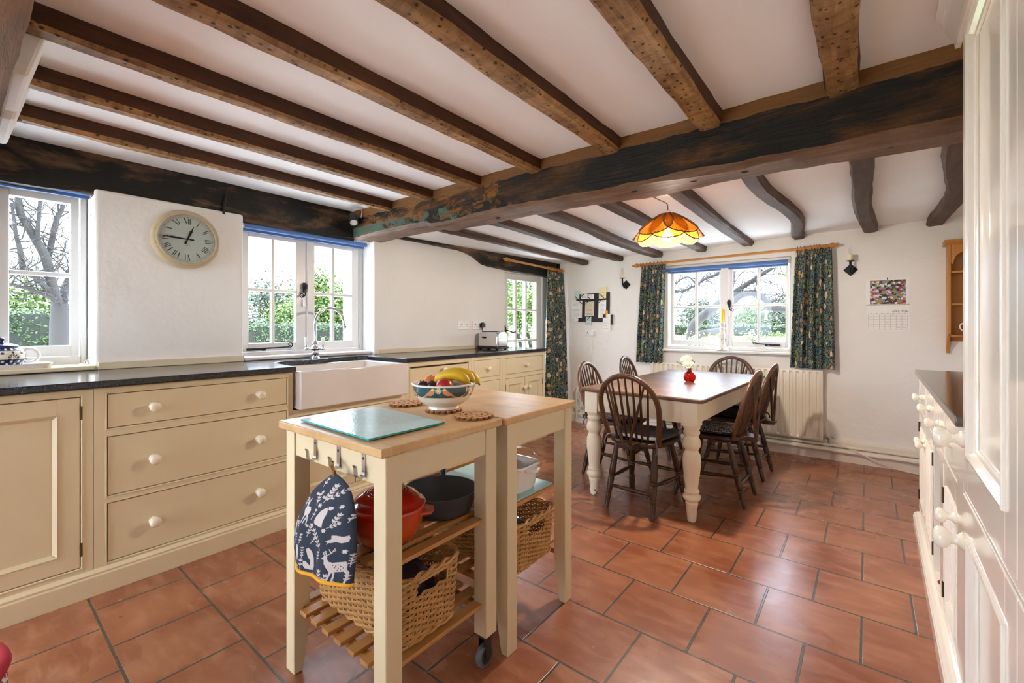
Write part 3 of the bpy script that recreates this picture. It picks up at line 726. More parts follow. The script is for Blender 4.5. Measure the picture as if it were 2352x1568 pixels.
# ================================================================= SINK WALL
XC = -2.555                     # face of the sink run
def TC(X=XC): return lambda p: (X + p[2], p[0], p[1])       # (along wall, up, out into the room)
def knob_mb(T, u, v, w0, r=.021, s=1.0):
    m = MB()
    prof = [(.017, 0), (.018, .004), (.012, .009), (.0095, .015), (.0115, .021), (.019, .026), (.0222, .033), (.0215, .040), (.016, .046), (.007, .0485), (1e-6, .049)]
    k = r / .0222
    m.lathe([(a * k * s, b * k * s) for a, b in prof], (0, 0, 0), 20)
    o = MB(); o.add([T((u + p[0], v + p[1], w0 + p[2])) for p in m.v], m.f); return o
def front(parent, T, name, u0, u1, v0, v1, knobs, mat=None, kmat=None, local=False, w=-.002, kr=.021, panel=None, hinge=None, gap=.003):
    """an inset drawer front or door with its knobs, panel moulding and hinges"""
    mat = mat or M['cream']; kmat = kmat or M['knob']
    m = MB(T); a0, a1, b0, b1 = u0 + gap, u1 - gap, v0 + gap, v1 - gap
    if panel:
        s = panel
        m.box(a0, a0 + s, b0, b1, w - .02, w); m.box(a1 - s, a1, b0, b1, w - .02, w); m.box(a0 + s, a1 - s, b0, b0 + s, w - .02, w); m.box(a0 + s, a1 - s, b1 - s, b1, w - .02, w)
        m.box(a0 + s, a1 - s, b0 + s, b1 - s, w - .016, w - .010)
        c0, c1, d0, d1 = a0 + s, a1 - s, b0 + s, b1 - s; e = .014
        for pl in ([(c0, d0), (c1, d0), (c1 - e, d0 + e), (c0 + e, d0 + e)], [(c0, d1), (c0 + e, d1 - e), (c1 - e, d1 - e), (c1, d1)], [(c0, d0), (c0 + e, d0 + e), (c0 + e, d1 - e), (c0, d1)], [(c1, d0), (c1, d1), (c1 - e, d1 - e), (c1 - e, d0 + e)]):
            vs = []
            for i, (x, y) in enumerate(pl):
                inner = (c0 + e / 2 < x < c1 - e / 2) and (d0 + e / 2 < y < d1 - e / 2)
                vs.append((x, y, w - .008 if inner else w + .005))
            vs += [(x, y, w - .012) for x, y in pl]
            m.hexa(vs)
    else:
        m.box(a0, a1, b0, b1, w - .02, w)
    o = m.build(name, mat, parent, local=local, smooth=None, bevel=.0015)
    for (ku, kv) in knobs:
        knob_mb(T, ku, kv, w, kr).build('knob', kmat, o, local=local, smooth=50)
    if hinge:
        for hv in hinge[1]:
            h = MB(T); h.cyl((hinge[0], hv - .028, w + .002), (hinge[0], hv + .028, w + .002), .0042, n=8)
            h.build('hinge', M['hinge'], o, local=local)
    return o
def face_frame(parent, T, u0, u1, v0, v1, opens, depth, mat, local=False, bead=True):
    """front frame with openings, sides and back; dark inside the shadow gaps"""
    m = MB()
    us = sorted({u0, u1, *[q for o in opens for q in o[:2]]}); vs = sorted({v0, v1, *[q for o in opens for q in o[2:]]})
    wall_grid(us, vs, opens, lambda p: T((p[0], p[1], -p[2])), .022, m)
    m.T = T
    m.box(u0, u0 + .016, v0, v1, -depth, -.022); m.box(u1 - .016, u1, v0, v1, -depth, -.022)
    if bead:
        for a, b, c, d in opens:
            for x0, x1, y0, y1 in ((a - .007, a - .001, c - .007, d + .007), (b + .001, b + .007, c - .007, d + .007), (a, b, c - .007, c - .001), (a, b, d + .001, d + .007)):
                m.box(x0, x1, y0, y1, -.004, .0028)
    o = m.build('carcass', mat, parent, local=local, smooth=None, bevel=.0012)
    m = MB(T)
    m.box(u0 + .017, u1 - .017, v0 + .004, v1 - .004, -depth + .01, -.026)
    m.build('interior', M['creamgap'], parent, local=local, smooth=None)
    return o
def plinth(parent, T, u0, u1, h, out, mat, local=False, depth=.5):
    m = MB()
    prof = [(-.10, 0), (out, 0), (out, h - .028), (out - .004, h - .022), (out - .003, h - .014), (out - .010, h - .008), (out - .016, h - .003), (-.005, h), (-.10, h)]
    m.prism(prof, u0, u1, lambda a, b, c: T((c, b, a)))
    return m.build('plinth', mat, parent, local=local, smooth=None, bevel=.001)
T = TC()
DEP = .58
u = thing('base_cabinet', 'cream base cabinet with panelled door, cut by the left edge', 'cabinet', (XC - .3, .1, 0), 'cream base cabinets of the sink run')
face_frame(u, T, -.30, .387, .105, .872, [(-.255, .348, .128, .842)], DEP, M['cream']); plinth(u, T, -.30, .387, .108, .020, M['cream'])
front(u, T, 'door', -.255, .348, .128, .842, [(-.19, .56)], panel=.066, hinge=(.350, (.205, .775)))
u = thing('base_cabinet', 'cream base cabinet with three wide drawers left of the sink', 'cabinet', (XC - .3, .8, 0), 'cream base cabinets of the sink run')
O3 = [(.43, 1.194, .694, .844), (.43, 1.194, .402, .659), (.43, 1.194, .118, .372)]
face_frame(u, T, .388, 1.226, .105, .872, O3, DEP, M['cream']); plinth(u, T, .387, 1.226, .108, .020, M['cream'])
for o in O3: front(u, T, 'drawer', *o, [(.59, (o[2] + o[3]) / 2), (1.045, (o[2] + o[3]) / 2 - .002)], kr=.0235)
u = thing('base_cabinet', 'cream sink cabinet with two doors below the butler sink', 'cabinet', (XC - .3, 1.6, 0), 'cream base cabinets of the sink run')
OS = [(1.262, 1.995, .128, .612)]
face_frame(u, T, 1.227, 2.03, .105, .652, OS, DEP, M['cream']); plinth(u, T, 1.226, 2.03, .108, .020, M['cream'])
front(u, T, 'door', 1.262, 1.628, .128, .612, [(1.59, .50)], panel=.055, hinge=(1.260, (.20, .54))); front(u, T, 'door', 1.629, 1.995, .128, .612, [(1.667, .50)], panel=.055, hinge=(1.997, (.20, .54)))
u = thing('base_cabinet', 'cream cabinet with one tall drop front right of the sink', 'cabinet', (XC - .3, 2.37, 0), 'cream base cabinets of the sink run')
face_frame(u, T, 2.032, 2.709, .105, .872, [(2.071, 2.676, .128, .838)], DEP - .05, M['cream']); plinth(u, T, 2.03, 2.709, .108, .020, M['cream'])
front(u, T, 'drop_front', 2.071, 2.676, .128, .828, [(2.385, .798)])
u = thing('base_cabinet', 'narrow cream cabinet with stacked drawers behind the fruit bowl', 'cabinet', (XC - .3, 2.91, 0), 'cream base cabinets of the sink run')
O4 = [(2.752, 3.088, .690, .842), (2.752, 3.088, .412, .655), (2.752, 3.088, .128, .376)]
face_frame(u, T, 2.710, 3.121, .105, .872, O4, DEP - .08, M['cream']); plinth(u, T, 2.709, 3.121, .108, .020, M['cream'])
for o in O4: front(u, T, 'drawer', *o, [(2.915, (o[2] + o[3]) / 2)])
u = thing('base_cabinet', 'cream cabinet with one drawer above two panelled doors, next to the curtain', 'cabinet', (XC - .3, 3.45, 0), 'cream base cabinets of the sink run')
O5 = [(3.168, 3.772, .686, .838), (3.168, 3.772, .128, .648)]
face_frame(u, T, 3.122, 3.815, .105, .872, O5, DEP - .10, M['cream']); plinth(u, T, 3.121, 3.815, .108, .020, M['cream'])
front(u, T, 'drawer', *O5[0], [(3.47, .762)])
front(u, T, 'door', 3.168, 3.469, .128, .648, [(3.435, .545)], panel=.055, hinge=(3.166, (.2, .57))); front(u, T, 'door', 3.471, 3.772, .128, .648, [(3.507, .545)], panel=.055, hinge=(3.774, (.2, .57)))

# worktops: left one wraps behind the sink in a scalloped strip
m = MB()
poly = [(-2.528, -.32), (-2.528, 1.235), (-2.60, 1.240), (-2.90, 1.275), (-2.955, 1.33), (-2.965, 1.50), (-2.955, 1.62), (-2.962, 1.665), (-3.01, 1.70), (-3.03, 1.80), (-3.02, 1.94), (-2.985, 2.005), (-2.985, 2.012), (-3.178, 2.012), (-3.178, -.32)]
m.prism(poly, .876, .905)
tag(m.build('worktop', M['granite'], loc=(-2.8, .5, .876), smooth=None, bevel=.004), 'black granite worktop running from the left edge round the back of the sink', 'worktop')
m = MB(); m.prism([(-2.528, 2.016), (-2.528, 3.828), (wx(3.735), 3.828), (wx(3.735) - .0, 3.735), (wx(2.2) + .001, 2.2), (-3.125, 2.016)], .876, .905)
tag(m.build('worktop', M['granite'], loc=(-2.8, 2.9, .876), smooth=None, bevel=.004), 'black granite worktop under the toaster, right of the sink', 'worktop')
m = MB(); m.box(-3.179, -3.160, .497, 1.200, .9055, .944)
tag(m.build('upstand', M['sillcream'], loc=(-3.17, .85, .9055), smooth=None, bevel=.003), 'cream timber upstand below the round clock', 'upstand')
m = MB(T2(.018)); m.box(2.19, 3.735, .9055, .942, 0, .016)
tag(m.build('upstand', M['sillcream'], loc=(-3.08, 2.9, .9055), smooth=None, bevel=.003), 'cream timber upstand below the double sockets', 'upstand')

# butler sink
s = thing('butler_sink', 'white fireclay butler sink with plain front', 'sink', (-2.75, 1.62, .655))
m = MB(); y0, y1, x0, x1, z0, z1 = 1.244, 2.008, -3.02, -2.500, .656, .8755
O = [(x0, y0), (x1, y0), (x1, y1), (x0, y1)]; ti = .028; rr = .03
I = [(x0 + .05, y0 + ti), (x1 - ti, y0 + ti), (x1 - ti, y1 - ti), (x0 + .05, y1 - ti)]
vs = [(x, y, z0) for x, y in O] + [(x, y, z1) for x, y in O] + [(x, y, z1) for x, y in I] + [(x + (.01 if x < -2.8 else -.01), y + (.01 if y < 1.6 else -.01), z0 + .03) for x, y in I]
fs = [(0, 3, 2, 1)] + [(i, (i + 1) % 4, 4 + (i + 1) % 4, 4 + i) for i in range(4)] + [(4 + i, 4 + (i + 1) % 4, 8 + (i + 1) % 4, 8 + i) for i in range(4)] + [(8 + i, 8 + (i + 1) % 4, 12 + (i + 1) % 4, 12 + i) for i in range(4)] + [(12, 13, 14, 15)]
m.add(vs, fs); m.build('basin', M['sink'], s, smooth=50, bevel=.010, seg=4)
m = MB(); m.lathe([(.024, 0), (.024, .004), (.018, .005), (.016, .001), (1e-6, .001)], (-2.968, 1.86, .80), 20, axis=(1, 0, .05)); 
for a in (0, PI / 2): m.box(-2.966, -2.962, 1.86 - (.017 if a else .003), 1.86 + (.017 if a else .003), .80 - (.003 if a else .017), .80 + (.003 if a else .017))
m.build('overflow_grille', M['steel'], s)
# mixer tap
t_ = thing('mixer_tap', 'chrome swan-neck mixer tap with three white levers', 'tap', (-3.10, 1.648, .905))
m = MB(); c0 = (-3.10, 1.648, .9055)
m.lathe([(.034, 0), (.034, .004), (.026, .008), (.024, .03), (.027, .034), (.023, .04), (.024, .06), (.028, .064), (.028, .074), (.022, .08), (.020, .10), (.022, .104), (.016, .112), (.012, .125)], c0, 24)
m.build('body', M['chrome'], t_, smooth=50)
m = MB()
pts = [(-3.10, 1.648, 1.02), (-3.10, 1.648, 1.15)] + [tuple(p) for p in arc_pts((-3.095, 1.7605, 1.155), .1125, PI, .06, 22, (0, 1, 0), (0, 0, 1))]
pts += [(-3.09, 1.876, 1.14)]
m.tube(pts, .0095, 12); m.lathe([(.0125, 0), (.0145, -.006), (.0145, -.016), (.011, -.024), (.008, -.030), (1e-6, -.03)], (-3.09, 1.876, 1.146), 16)
m.build('spout', M['chrome'], t_, smooth=60)
for dx, dy in ((.0, -.066), (.055, .028), (-.012, .069)):
    m = MB(); b0 = Vector((-3.10, 1.648, .972)); e = b0 + Vector((dx, dy, 0)); mid = b0 + Vector((dx, dy, 0)) * .55
    m.tube([b0, mid, e], [.012, .0085, .010], 10); m.ball(e, .0125, 12, 8)
    m.lathe([(.007, .008), (.006, .018), (.009, .022), (.007, .026)], e, 12)
    lv = m.build('valve', M['chrome'], t_, smooth=60)
    m = MB(); m.lathe([(.006, .026), (.0085, .034), (.0115, .062), (.0115, .074), (.009, .079), (1e-6, .080)], e, 14); m.build('lever', M['ceramic'], lv, smooth=60)

# ---------------------------------------------------------------- things on the sill and worktops
tr = thing('ceramic_tray', 'white oblong tray on the sill under the teapot', 'tray', (-3.255, .17, .9305))
m = MB(); a, b = .085, .165
def tray_ring(k, z, r=.03):
    out = []
    for cx, cy_, a0 in ((a - r, b - r, 0), (-(a - r), b - r, PI / 2), (-(a - r), -(b - r), PI), (a - r, -(b - r), 1.5 * PI)):
        for i in range(6):
            an = a0 + i * PI / 10; out.append((-3.255 + (cx + r * math.cos(an)) * k, .17 + (cy_ + r * math.sin(an)) * k, z))
    return out
R = [tray_ring(.86, .9305), tray_ring(1.0, .950), tray_ring(1.0, .953), tray_ring(.96, .953), tray_ring(.84, .936)]
vs = [p for r in R for p in r]; n = 24
fs = [(i * n + k, i * n + (k + 1) % n, (i + 1) * n + (k + 1) % n, (i + 1) * n + k) for i in range(4) for k in range(n)] + [tuple(range(n)), tuple(range(4 * n, 5 * n))]
m.add(vs, fs); m.build('tray_body', M['ceramic'], tr, smooth=40)
tp = thing('teapot', 'blue and white spotted teapot on the windowsill tray', 'teapot', (-3.255, .165, .9365))
NAVY = lin('#1f2450'); CRM = lin('#e6dfcd'); WH = lin('#f2f0ec'); GRN = lin('#3c4638')
def pot_col(an, z, r):
    q = an / (2 * PI); z = z
    if z < .012: return NAVY
    if z < .040:
        n = 18; row = 0 if z < .024 else 1
        du = ((q * n + .5 * row) % 1 - .5) * 2 * PI * .08 / n; dz = z - (.019 if row == 0 else .031)
        return WH if du * du + dz * dz < .0046 ** 2 else NAVY
    if z < .043: return NAVY
    if z < .082:
        n = 7; du = ((q * n) % 1 - .5) * 2 * PI * .084 / n; dz = z - .046
        rr_ = math.hypot(du, dz); aa = math.atan2(dz, du)
        if .006 < rr_ < .021 and abs(((aa / PI * 5) % 1) - .5) < .32 - .1 * (rr_ < .01): return GRN
        du2 = ((q * n + .5) % 1 - .5) * 2 * PI * .084 / n
        if math.hypot(du2 * .8, z - .070) < .006: return NAVY
        if math.hypot(du, z - .075) < .0055: return NAVY
        return CRM
    if z < .096:
        n = 20; du = ((q * n) % 1 - .5) * 2 * PI * .075 / n
        return WH if du * du + (z - .089) ** 2 < .0045 ** 2 else NAVY
    return NAVY
prof = [(.058, 0), (.066, .004), (.076, .016), (.0835, .034), (.085, .052), (.081, .070), (.071, .086), (.060, .096), (.050, .101)]
dense = []
for (r0, z0), (r1, z1) in zip(prof, prof[1:]):
    for k in range(6): dense.append((r0 + (r1 - r0) * k / 6, z0 + (z1 - z0) * k / 6))
dense.append(prof[-1])
m = MB(); m.lathe(dense, (-3.255, .165, .9365), 220, colf=pot_col); m.build('body', M['glazed'], tp, smooth=60, weld=False)
m = MB(); m.lathe([(.060, .097), (.061, .100), (.056, .106), (.040, .114), (.020, .119), (.008, .121), (.007, .126), (.012, .130), (.0135, .137), (.009, .143), (1e-6, .145)], (-3.255, .165, .9365), 90,
                  colf=lambda an, z, r: (WH if (.106 < z < .116 and math.hypot(((an / (2 * PI) * 10) % 1 - .5) * .03, z - .110) < .0045) else NAVY))
m.build('lid', M['glazed'], tp, smooth=60)
m = MB(); hp = [(-3.25, .243, 1.015)] + [tuple(p) for p in arc_pts((-3.25, .256, .990), .034, 1.9, -1.9, 16, (0, 1, 0), (0, 0, 1))] + [(-3.25, .236, .957)]
o = m.tube(hp, .0075, 10, flat=(1, 1)); m.build('handle', M['ceramic'], tp, smooth=60)
m = MB(); m.tube([(-3.25, .09, .96), (-3.25, .06, .985), (-3.25, .035, 1.02)], [.02, .014, .010], 12); m.build('spout', M['ceramic'], tp, smooth=60)

# roller blinds with bead chains
def roller(name, label, ax, a0, a1, c, z, chain=None, mat=None):
    b = thing(name, label, 'blind', (c if ax == 'y' else (a0 + a1) / 2, (a0 + a1) / 2 if ax == 'y' else c, z), 'blue roller blinds')
    m = MB(); P = (lambda t: (c, t, z)) if ax == 'y' else (lambda t: (t, c, z))
    m.cyl(P(a0 + .012), P(a1 - .012), .019, n=20)
    d = (-.018, 0) if ax == 'y' else (0, .018)
    q = lambda t, zz: (c + d[0], t, zz) if ax == 'y' else (t, c + d[1], zz)
    ww = .0012
    for z0_, z1_, th in ((z - .028, z, .0015), (z - .034, z - .026, .005)):
        if ax == 'y': m.box(c + d[0] - th, c + d[0] + th, a0 + .016, a1 - .016, z0_, z1_)
        else: m.box(a0 + .016, a1 - .016, c + d[1] - th, c + d[1] + th, z0_, z1_)
    m.build('rolled_cloth', M['blind'], b, smooth=40)
    for t0, t1 in ((a0, a0 + .012), (a1 - .012, a1)):
        m = MB()
        m.cyl(P(t0), P(t1), .016, n=14); m.build('bracket', M['sillcream'], b)
    if chain:
        m = MB()
        for p in chain: m.ball(p, .0031, 6, 4)
        m.build('bead_chain', M['plastic'], b)
def beads(path, step=.0085):
    P = smooth_path(path, 30); out = [P[0]]; acc = 0
    for a, b in zip(P, P[1:]):
        acc += (b - a).length
        if acc >= step: out.append(b); acc = 0
    return out
roller('roller_blind', 'blue roller blind rolled up over the teapot window', 'y', -.18, .484, -3.235, 1.848, beads([(-3.232, .477, 1.845), (-3.232, .478, 1.4), (-3.232, .476, 1.0), (-3.225, .462, .955), (-3.215, .425, .936)]))
roller('roller_blind', 'blue roller blind rolled up over the sink window', 'y', 1.21, 2.16, -3.222, 1.806, beads([(-3.222, 2.150, 1.80), (-3.21, 2.150, 1.4), (-3.19, 2.152, 1.1), (-3.165, 2.185, .975), (-3.135, 2.21, .925), (-3.12, 2.165, .913)]))
roller('roller_blind', 'blue roller blind rolled up over the dining window', 'x', -1.635, -.497, 4.722, 1.722)

# wall clock
ck = thing('wall_clock', 'round stone-coloured wall clock with roman numerals, showing quarter to one', 'clock', (-3.179, .885, 1.652))
cc = (-3.179, .885, 1.650); RC = .172
m = MB(); m.lathe([(RC, 0), (RC, .030), (RC - .006, .042), (RC - .014, .047), (RC - .018, .046), (RC - .020, .050), (RC - .027, .052), (RC - .030, .047), (RC - .0315, .036), (1e-6, .0355)], cc, 72, axis=(1, 0, 0))
m.build('rim', M['clockrim'], ck, smooth=30)
m = MB(); m.lathe([(RC - .0305, .0385), (.07, .0386), (1e-6, .0387)], cc, 64, axis=(1, 0, 0)); m.build('dial', M['clockface'], ck)
def on_dial(ang, r, t, h):      # ang clockwise from 12, r radius, t sideways, h off the dial
    y = r * math.sin(ang) + t * math.cos(ang); z = r * math.cos(ang) - t * math.sin(ang)
    return (cc[0] + .0388 + h, cc[1] + y, cc[2] + z)
def stroke(mb, ang, r0, t0, r1, t1, w, h=.0006):
    d = Vector((r1 - r0, t1 - t0)); n = Vector((-d.y, d.x)).normalized() * w / 2
    q = [(r0 + n.x, t0 + n.y), (r1 + n.x, t1 + n.y), (r1 - n.x, t1 - n.y), (r0 - n.x, t0 - n.y)]
    mb.hexa([on_dial(ang, a, b, 0) for a, b in q] + [on_dial(ang, a, b, h) for a, b in q])
ro = ['XII', 'I', 'II', 'III', 'IIII', 'V', 'VI', 'VII', 'VIII', 'IX', 'X', 'XI']
mk = MB(); mt = MB(); r0, r1 = .090, .123
for k, s_ in enumerate(ro):
    ang = k * PI / 6; wdt = {'I': .0088, 'V': .020, 'X': .020}; tot = sum(wdt[c] for c in s_); t = -tot / 2
    for c in s_:
        w_ = wdt[c]; mid = t + w_ / 2
        if c == 'I': stroke(mk, ang, r0, mid, r1, mid, .0036)
        elif c == 'V': stroke(mk, ang, r1, t + .003, r0, mid, .0042); stroke(mt, ang, r1, t + w_ - .003, r0, mid, .0012)
        else: stroke(mk, ang, r1, t + .002, r0, t + w_ - .002, .0042); stroke(mt, ang, r1, t + w_ - .002, r0, t + .002, .0012)
        t += w_
    p = on_dial(ang, .131, 0, .0003); mk.lathe([(.0022, 0), (.0022, .0004)], p, 8, axis=(1, 0, 0))
m = mk.build('numerals', M['ink'], ck, smooth=None)
for k in range(60): stroke(mt, k * PI / 30, .1275, 0, .131, 0, .0007)
mt.tube([on_dial(a * PI / 36, .131, 0, .0002) for a in range(72)], .0004, 4, closed=True); mt.tube([on_dial(a * PI / 36, .1275, 0, .0002) for a in range(72)], .0003, 4, closed=True)
stroke(mt, PI, .036, -.010, .036, .010, .002)
mt.build('minute_track', M['inkpale'], ck, smooth=None)
def hand(name, ang, L, tail, w0, h):
    m = MB(); q = [(-tail, -w0 * .9), (-tail * .3, -w0 * .55), (0, -w0 * .5), (L * .55, -w0), (L * .68, -w0 * .95), (L * .70, -w0 * .35), (L, -w0 * .25), (L, w0 * .25), (L * .70, w0 * .35), (L * .68, w0 * .95), (L * .55, w0), (0, w0 * .5), (-tail * .3, w0 * .55), (-tail, w0 * .9)]
    m.prism(q, h, h + .0018, lambda a, b, c: on_dial(ang, a, b, c)); m.build(name, M['ink'], ck, smooth=None)
hand('hour_hand', 2 * PI * 12.74 / 12 - 2 * PI, .082, .030, .0062, .003); hand('minute_hand', 2 * PI * 45.4 / 60, .126, .032, .0055, .006)
m = MB(); m.lathe([(RC - .031, .0475), (RC - .031, .0482), (1e-6, .0490)], cc, 48, axis=(1, 0, 0)); m.build('glass', M['clearglass'], ck)

# toaster, sockets
to = thing('toaster', 'chrome two-slice toaster on the right-hand worktop', 'toaster', (-2.85, 3.335, .905), rz=math.radians(-4))
m = MB(); L_, Wd, Ht = .135, .075, .175
def tsec(k, z0=.028):
    out = []
    for i in range(13):
        a = PI * i / 12; ca, sa = math.cos(a), math.sin(a)
        out.append((Wd * k * (abs(ca) ** .5) * (1 if ca >= 0 else -1), z0 + (Ht - z0) * (sa ** .42 if sa > 0 else 0)))
    return out
ring = [(x, -L_ + .0, z) for x, z in tsec(.86)], [(x, -L_ + .012, z) for x, z in tsec(1.)], [(x, L_ - .012, z) for x, z in tsec(1.)], [(x, L_, z) for x, z in tsec(.86)]
vs = [p for r in ring for p in r]; n = 13
fs = [(i * n + k, i * n + (k + 1) % n, (i + 1) * n + (k + 1) % n, (i + 1) * n + k) for i in range(3) for k in range(n)] + [tuple(range(n)), tuple(range(3 * n, 4 * n))]
E2 = MB(); E2.add([(y * .98, x * 1.02, z) for x, y, z in vs], fs); E2.build('body', M['chrome'], to, local=True, smooth=35, bevel=.006)
m = MB(); m.box(-.142, .142, -.082, .082, .008, .030); 
for x in (-.11, .11):
    for y in (-.06, .06): m.cyl((x, y, 0), (x, y, .01), .012, n=10)
m.build('base', M['black'], to, local=True, smooth=None, bevel=.006)
m = MB(); m.box(-.10, .10, -.042, -.016, .1735, .1765); m.box(-.10, .10, .016, .042, .1735, .1765); m.build('slots', M['slot'], to, local=True)
m = MB(); m.ball((-.05, -.085, .118), .014, 14, 8, (1.5, .6, .7)); m.build('lever_knob', M['black'], to, local=True)
def socket(loc, T, u, v, label, w=.146, h=.086, plug=None, grp='double wall sockets', red=False, sgn=1):
    s = thing('wall_socket', label, 'socket', loc, grp)
    m = MB(T); m.box(u - w / 2, u + w / 2, v - h / 2, v + h / 2, -.011, 0); m.build('face_plate', M['plastic'], s, smooth=None, bevel=.004)
    m = MB(T)
    for c in (-.037, .037):
        if plug and abs(c - plug) < .01: continue
        for x, z, a, b in ((0, .004, .003, .006), (-.011, -.016, .005, .003), (.011, -.016, .005, .003)): m.box(u + c + x - a, u + c + x + a, v + z - b, v + z + b, -.0118, -.010)
    m.build('pin_slots', M['slot'], s, smooth=None)
    for c in (-.037, .037):
        m = MB(T); m.box(u + c * .35 - .007, u + c * .35 + .007, v + .018, v + .036, -.0145, -.010) if not red else m.box(u + (-.045 if c < 0 else .022) - .005, u + (-.045 if c < 0 else .022) + .005, v + .0, v + .022, -.0145, -.010)
        m.build('switch', M['redswitch'] if red else M['plastic'], s, smooth=None, bevel=.0015)
    return s
socket((wx(3.14), 3.14, 1.142), T2(), 3.14, 1.142, 'white double socket left of the toaster plug')
socket((wx(3.335), 3.335, 1.140), T2(), 3.335, 1.140, 'white socket with red switches that the toaster plugs into', plug=.037, red=True)
m = MB(T2()); m.box(3.352, 3.398, 1.118, 1.162, -.048, -.0125); m.box(3.362, 3.388, 1.162, 1.17, -.04, -.02); m.cyl((3.372, 1.118, -.03), (3.372, 1.095, -.03), .007, n=8)
path = [(3.372, 1.10, -.03), (3.372, 1.05, -.032), (3.378, .99, -.04), (3.40, .935, -.06), (3.42, .914, -.085), (3.37, .910, -.10)]
m.tube(smooth_path(path, 6), .0035, 7)
tag(m.build('toaster_plug', M['black'], loc=(wx(3.375) + .03, 3.375, 1.14), smooth=40), 'black plug and flex of the toaster', 'plug')
# spotlight and cable on the beams
sp = thing('spotlight', 'black spotlight clamped where the main beam meets the sink wall beam', 'lamp', (-3.10, 2.0, 1.96))
m = MB(); m.lathe([(.034, 0), (.034, .012), (.028, .02), (1e-6, .02)], (-3.09, 2.018, 1.955), 18, axis=(.2, -1, 0)); m.tube([(-3.09, 2.0, 1.955), (-3.085, 1.972, 1.96), (-3.07, 1.945, 1.965)], .006, 8); m.build('bracket', M['black'], sp)
m = MB(); ax = Vector((.55, -.25, -.62)).normalized(); b0 = Vector((-3.085, 1.94, 1.985))
m.lathe([(.010, -.012), (.028, -.006), (.031, .0), (.031, .085), (.034, .088), (.034, .094), (.028, .094), (.027, .086), (1e-6, .086)], b0, 24, axis=ax); h_ = m.build('lamp_head', M['black'], sp, smooth=45)
m = MB(); m.lathe([(.0268, .0885), (.012, .087), (1e-6, .0862)], b0, 20, axis=ax); m.build('lens', M['lens'], h_)
m = MB(); m.tube(smooth_path([(-3.085, 1.945, 2.005), (-3.06, 1.93, 2.03), (-3.04, 1.97, 2.042), (-3.05, 2.0, 2.03), (-3.08, 2.01, 1.98)], 6), .0035, 6); m.build('flex', M['plastic'], sp)
m = MB(); m.tube(smooth_path([(-3.188, 1.105, 2.045), (-3.184, 1.106, 2.0), (-3.178, 1.098, 1.94), (-3.176, 1.090, 1.90), (-3.176, 1.090, 1.845)], 6), .007, 8)
tag(m.build('beam_cable', M['black'], loc=(-3.18, 1.1, 1.95)), 'black cable stapled down the tarred beam right of the clock', 'cable')
m = MB(); m.tube(smooth_path([(-2.86, .125, 1.86), (-2.80, .128, 1.90), (-2.74, .13, 1.95), (-2.70, .15, 1.965), (-2.68, .19, 1.974)], 6), .006, 7)
tag(m.build('joist_cable', M['cord'], loc=(-2.69, .06, 1.955)), 'thin cable looped under the first joist at the left edge', 'cable')
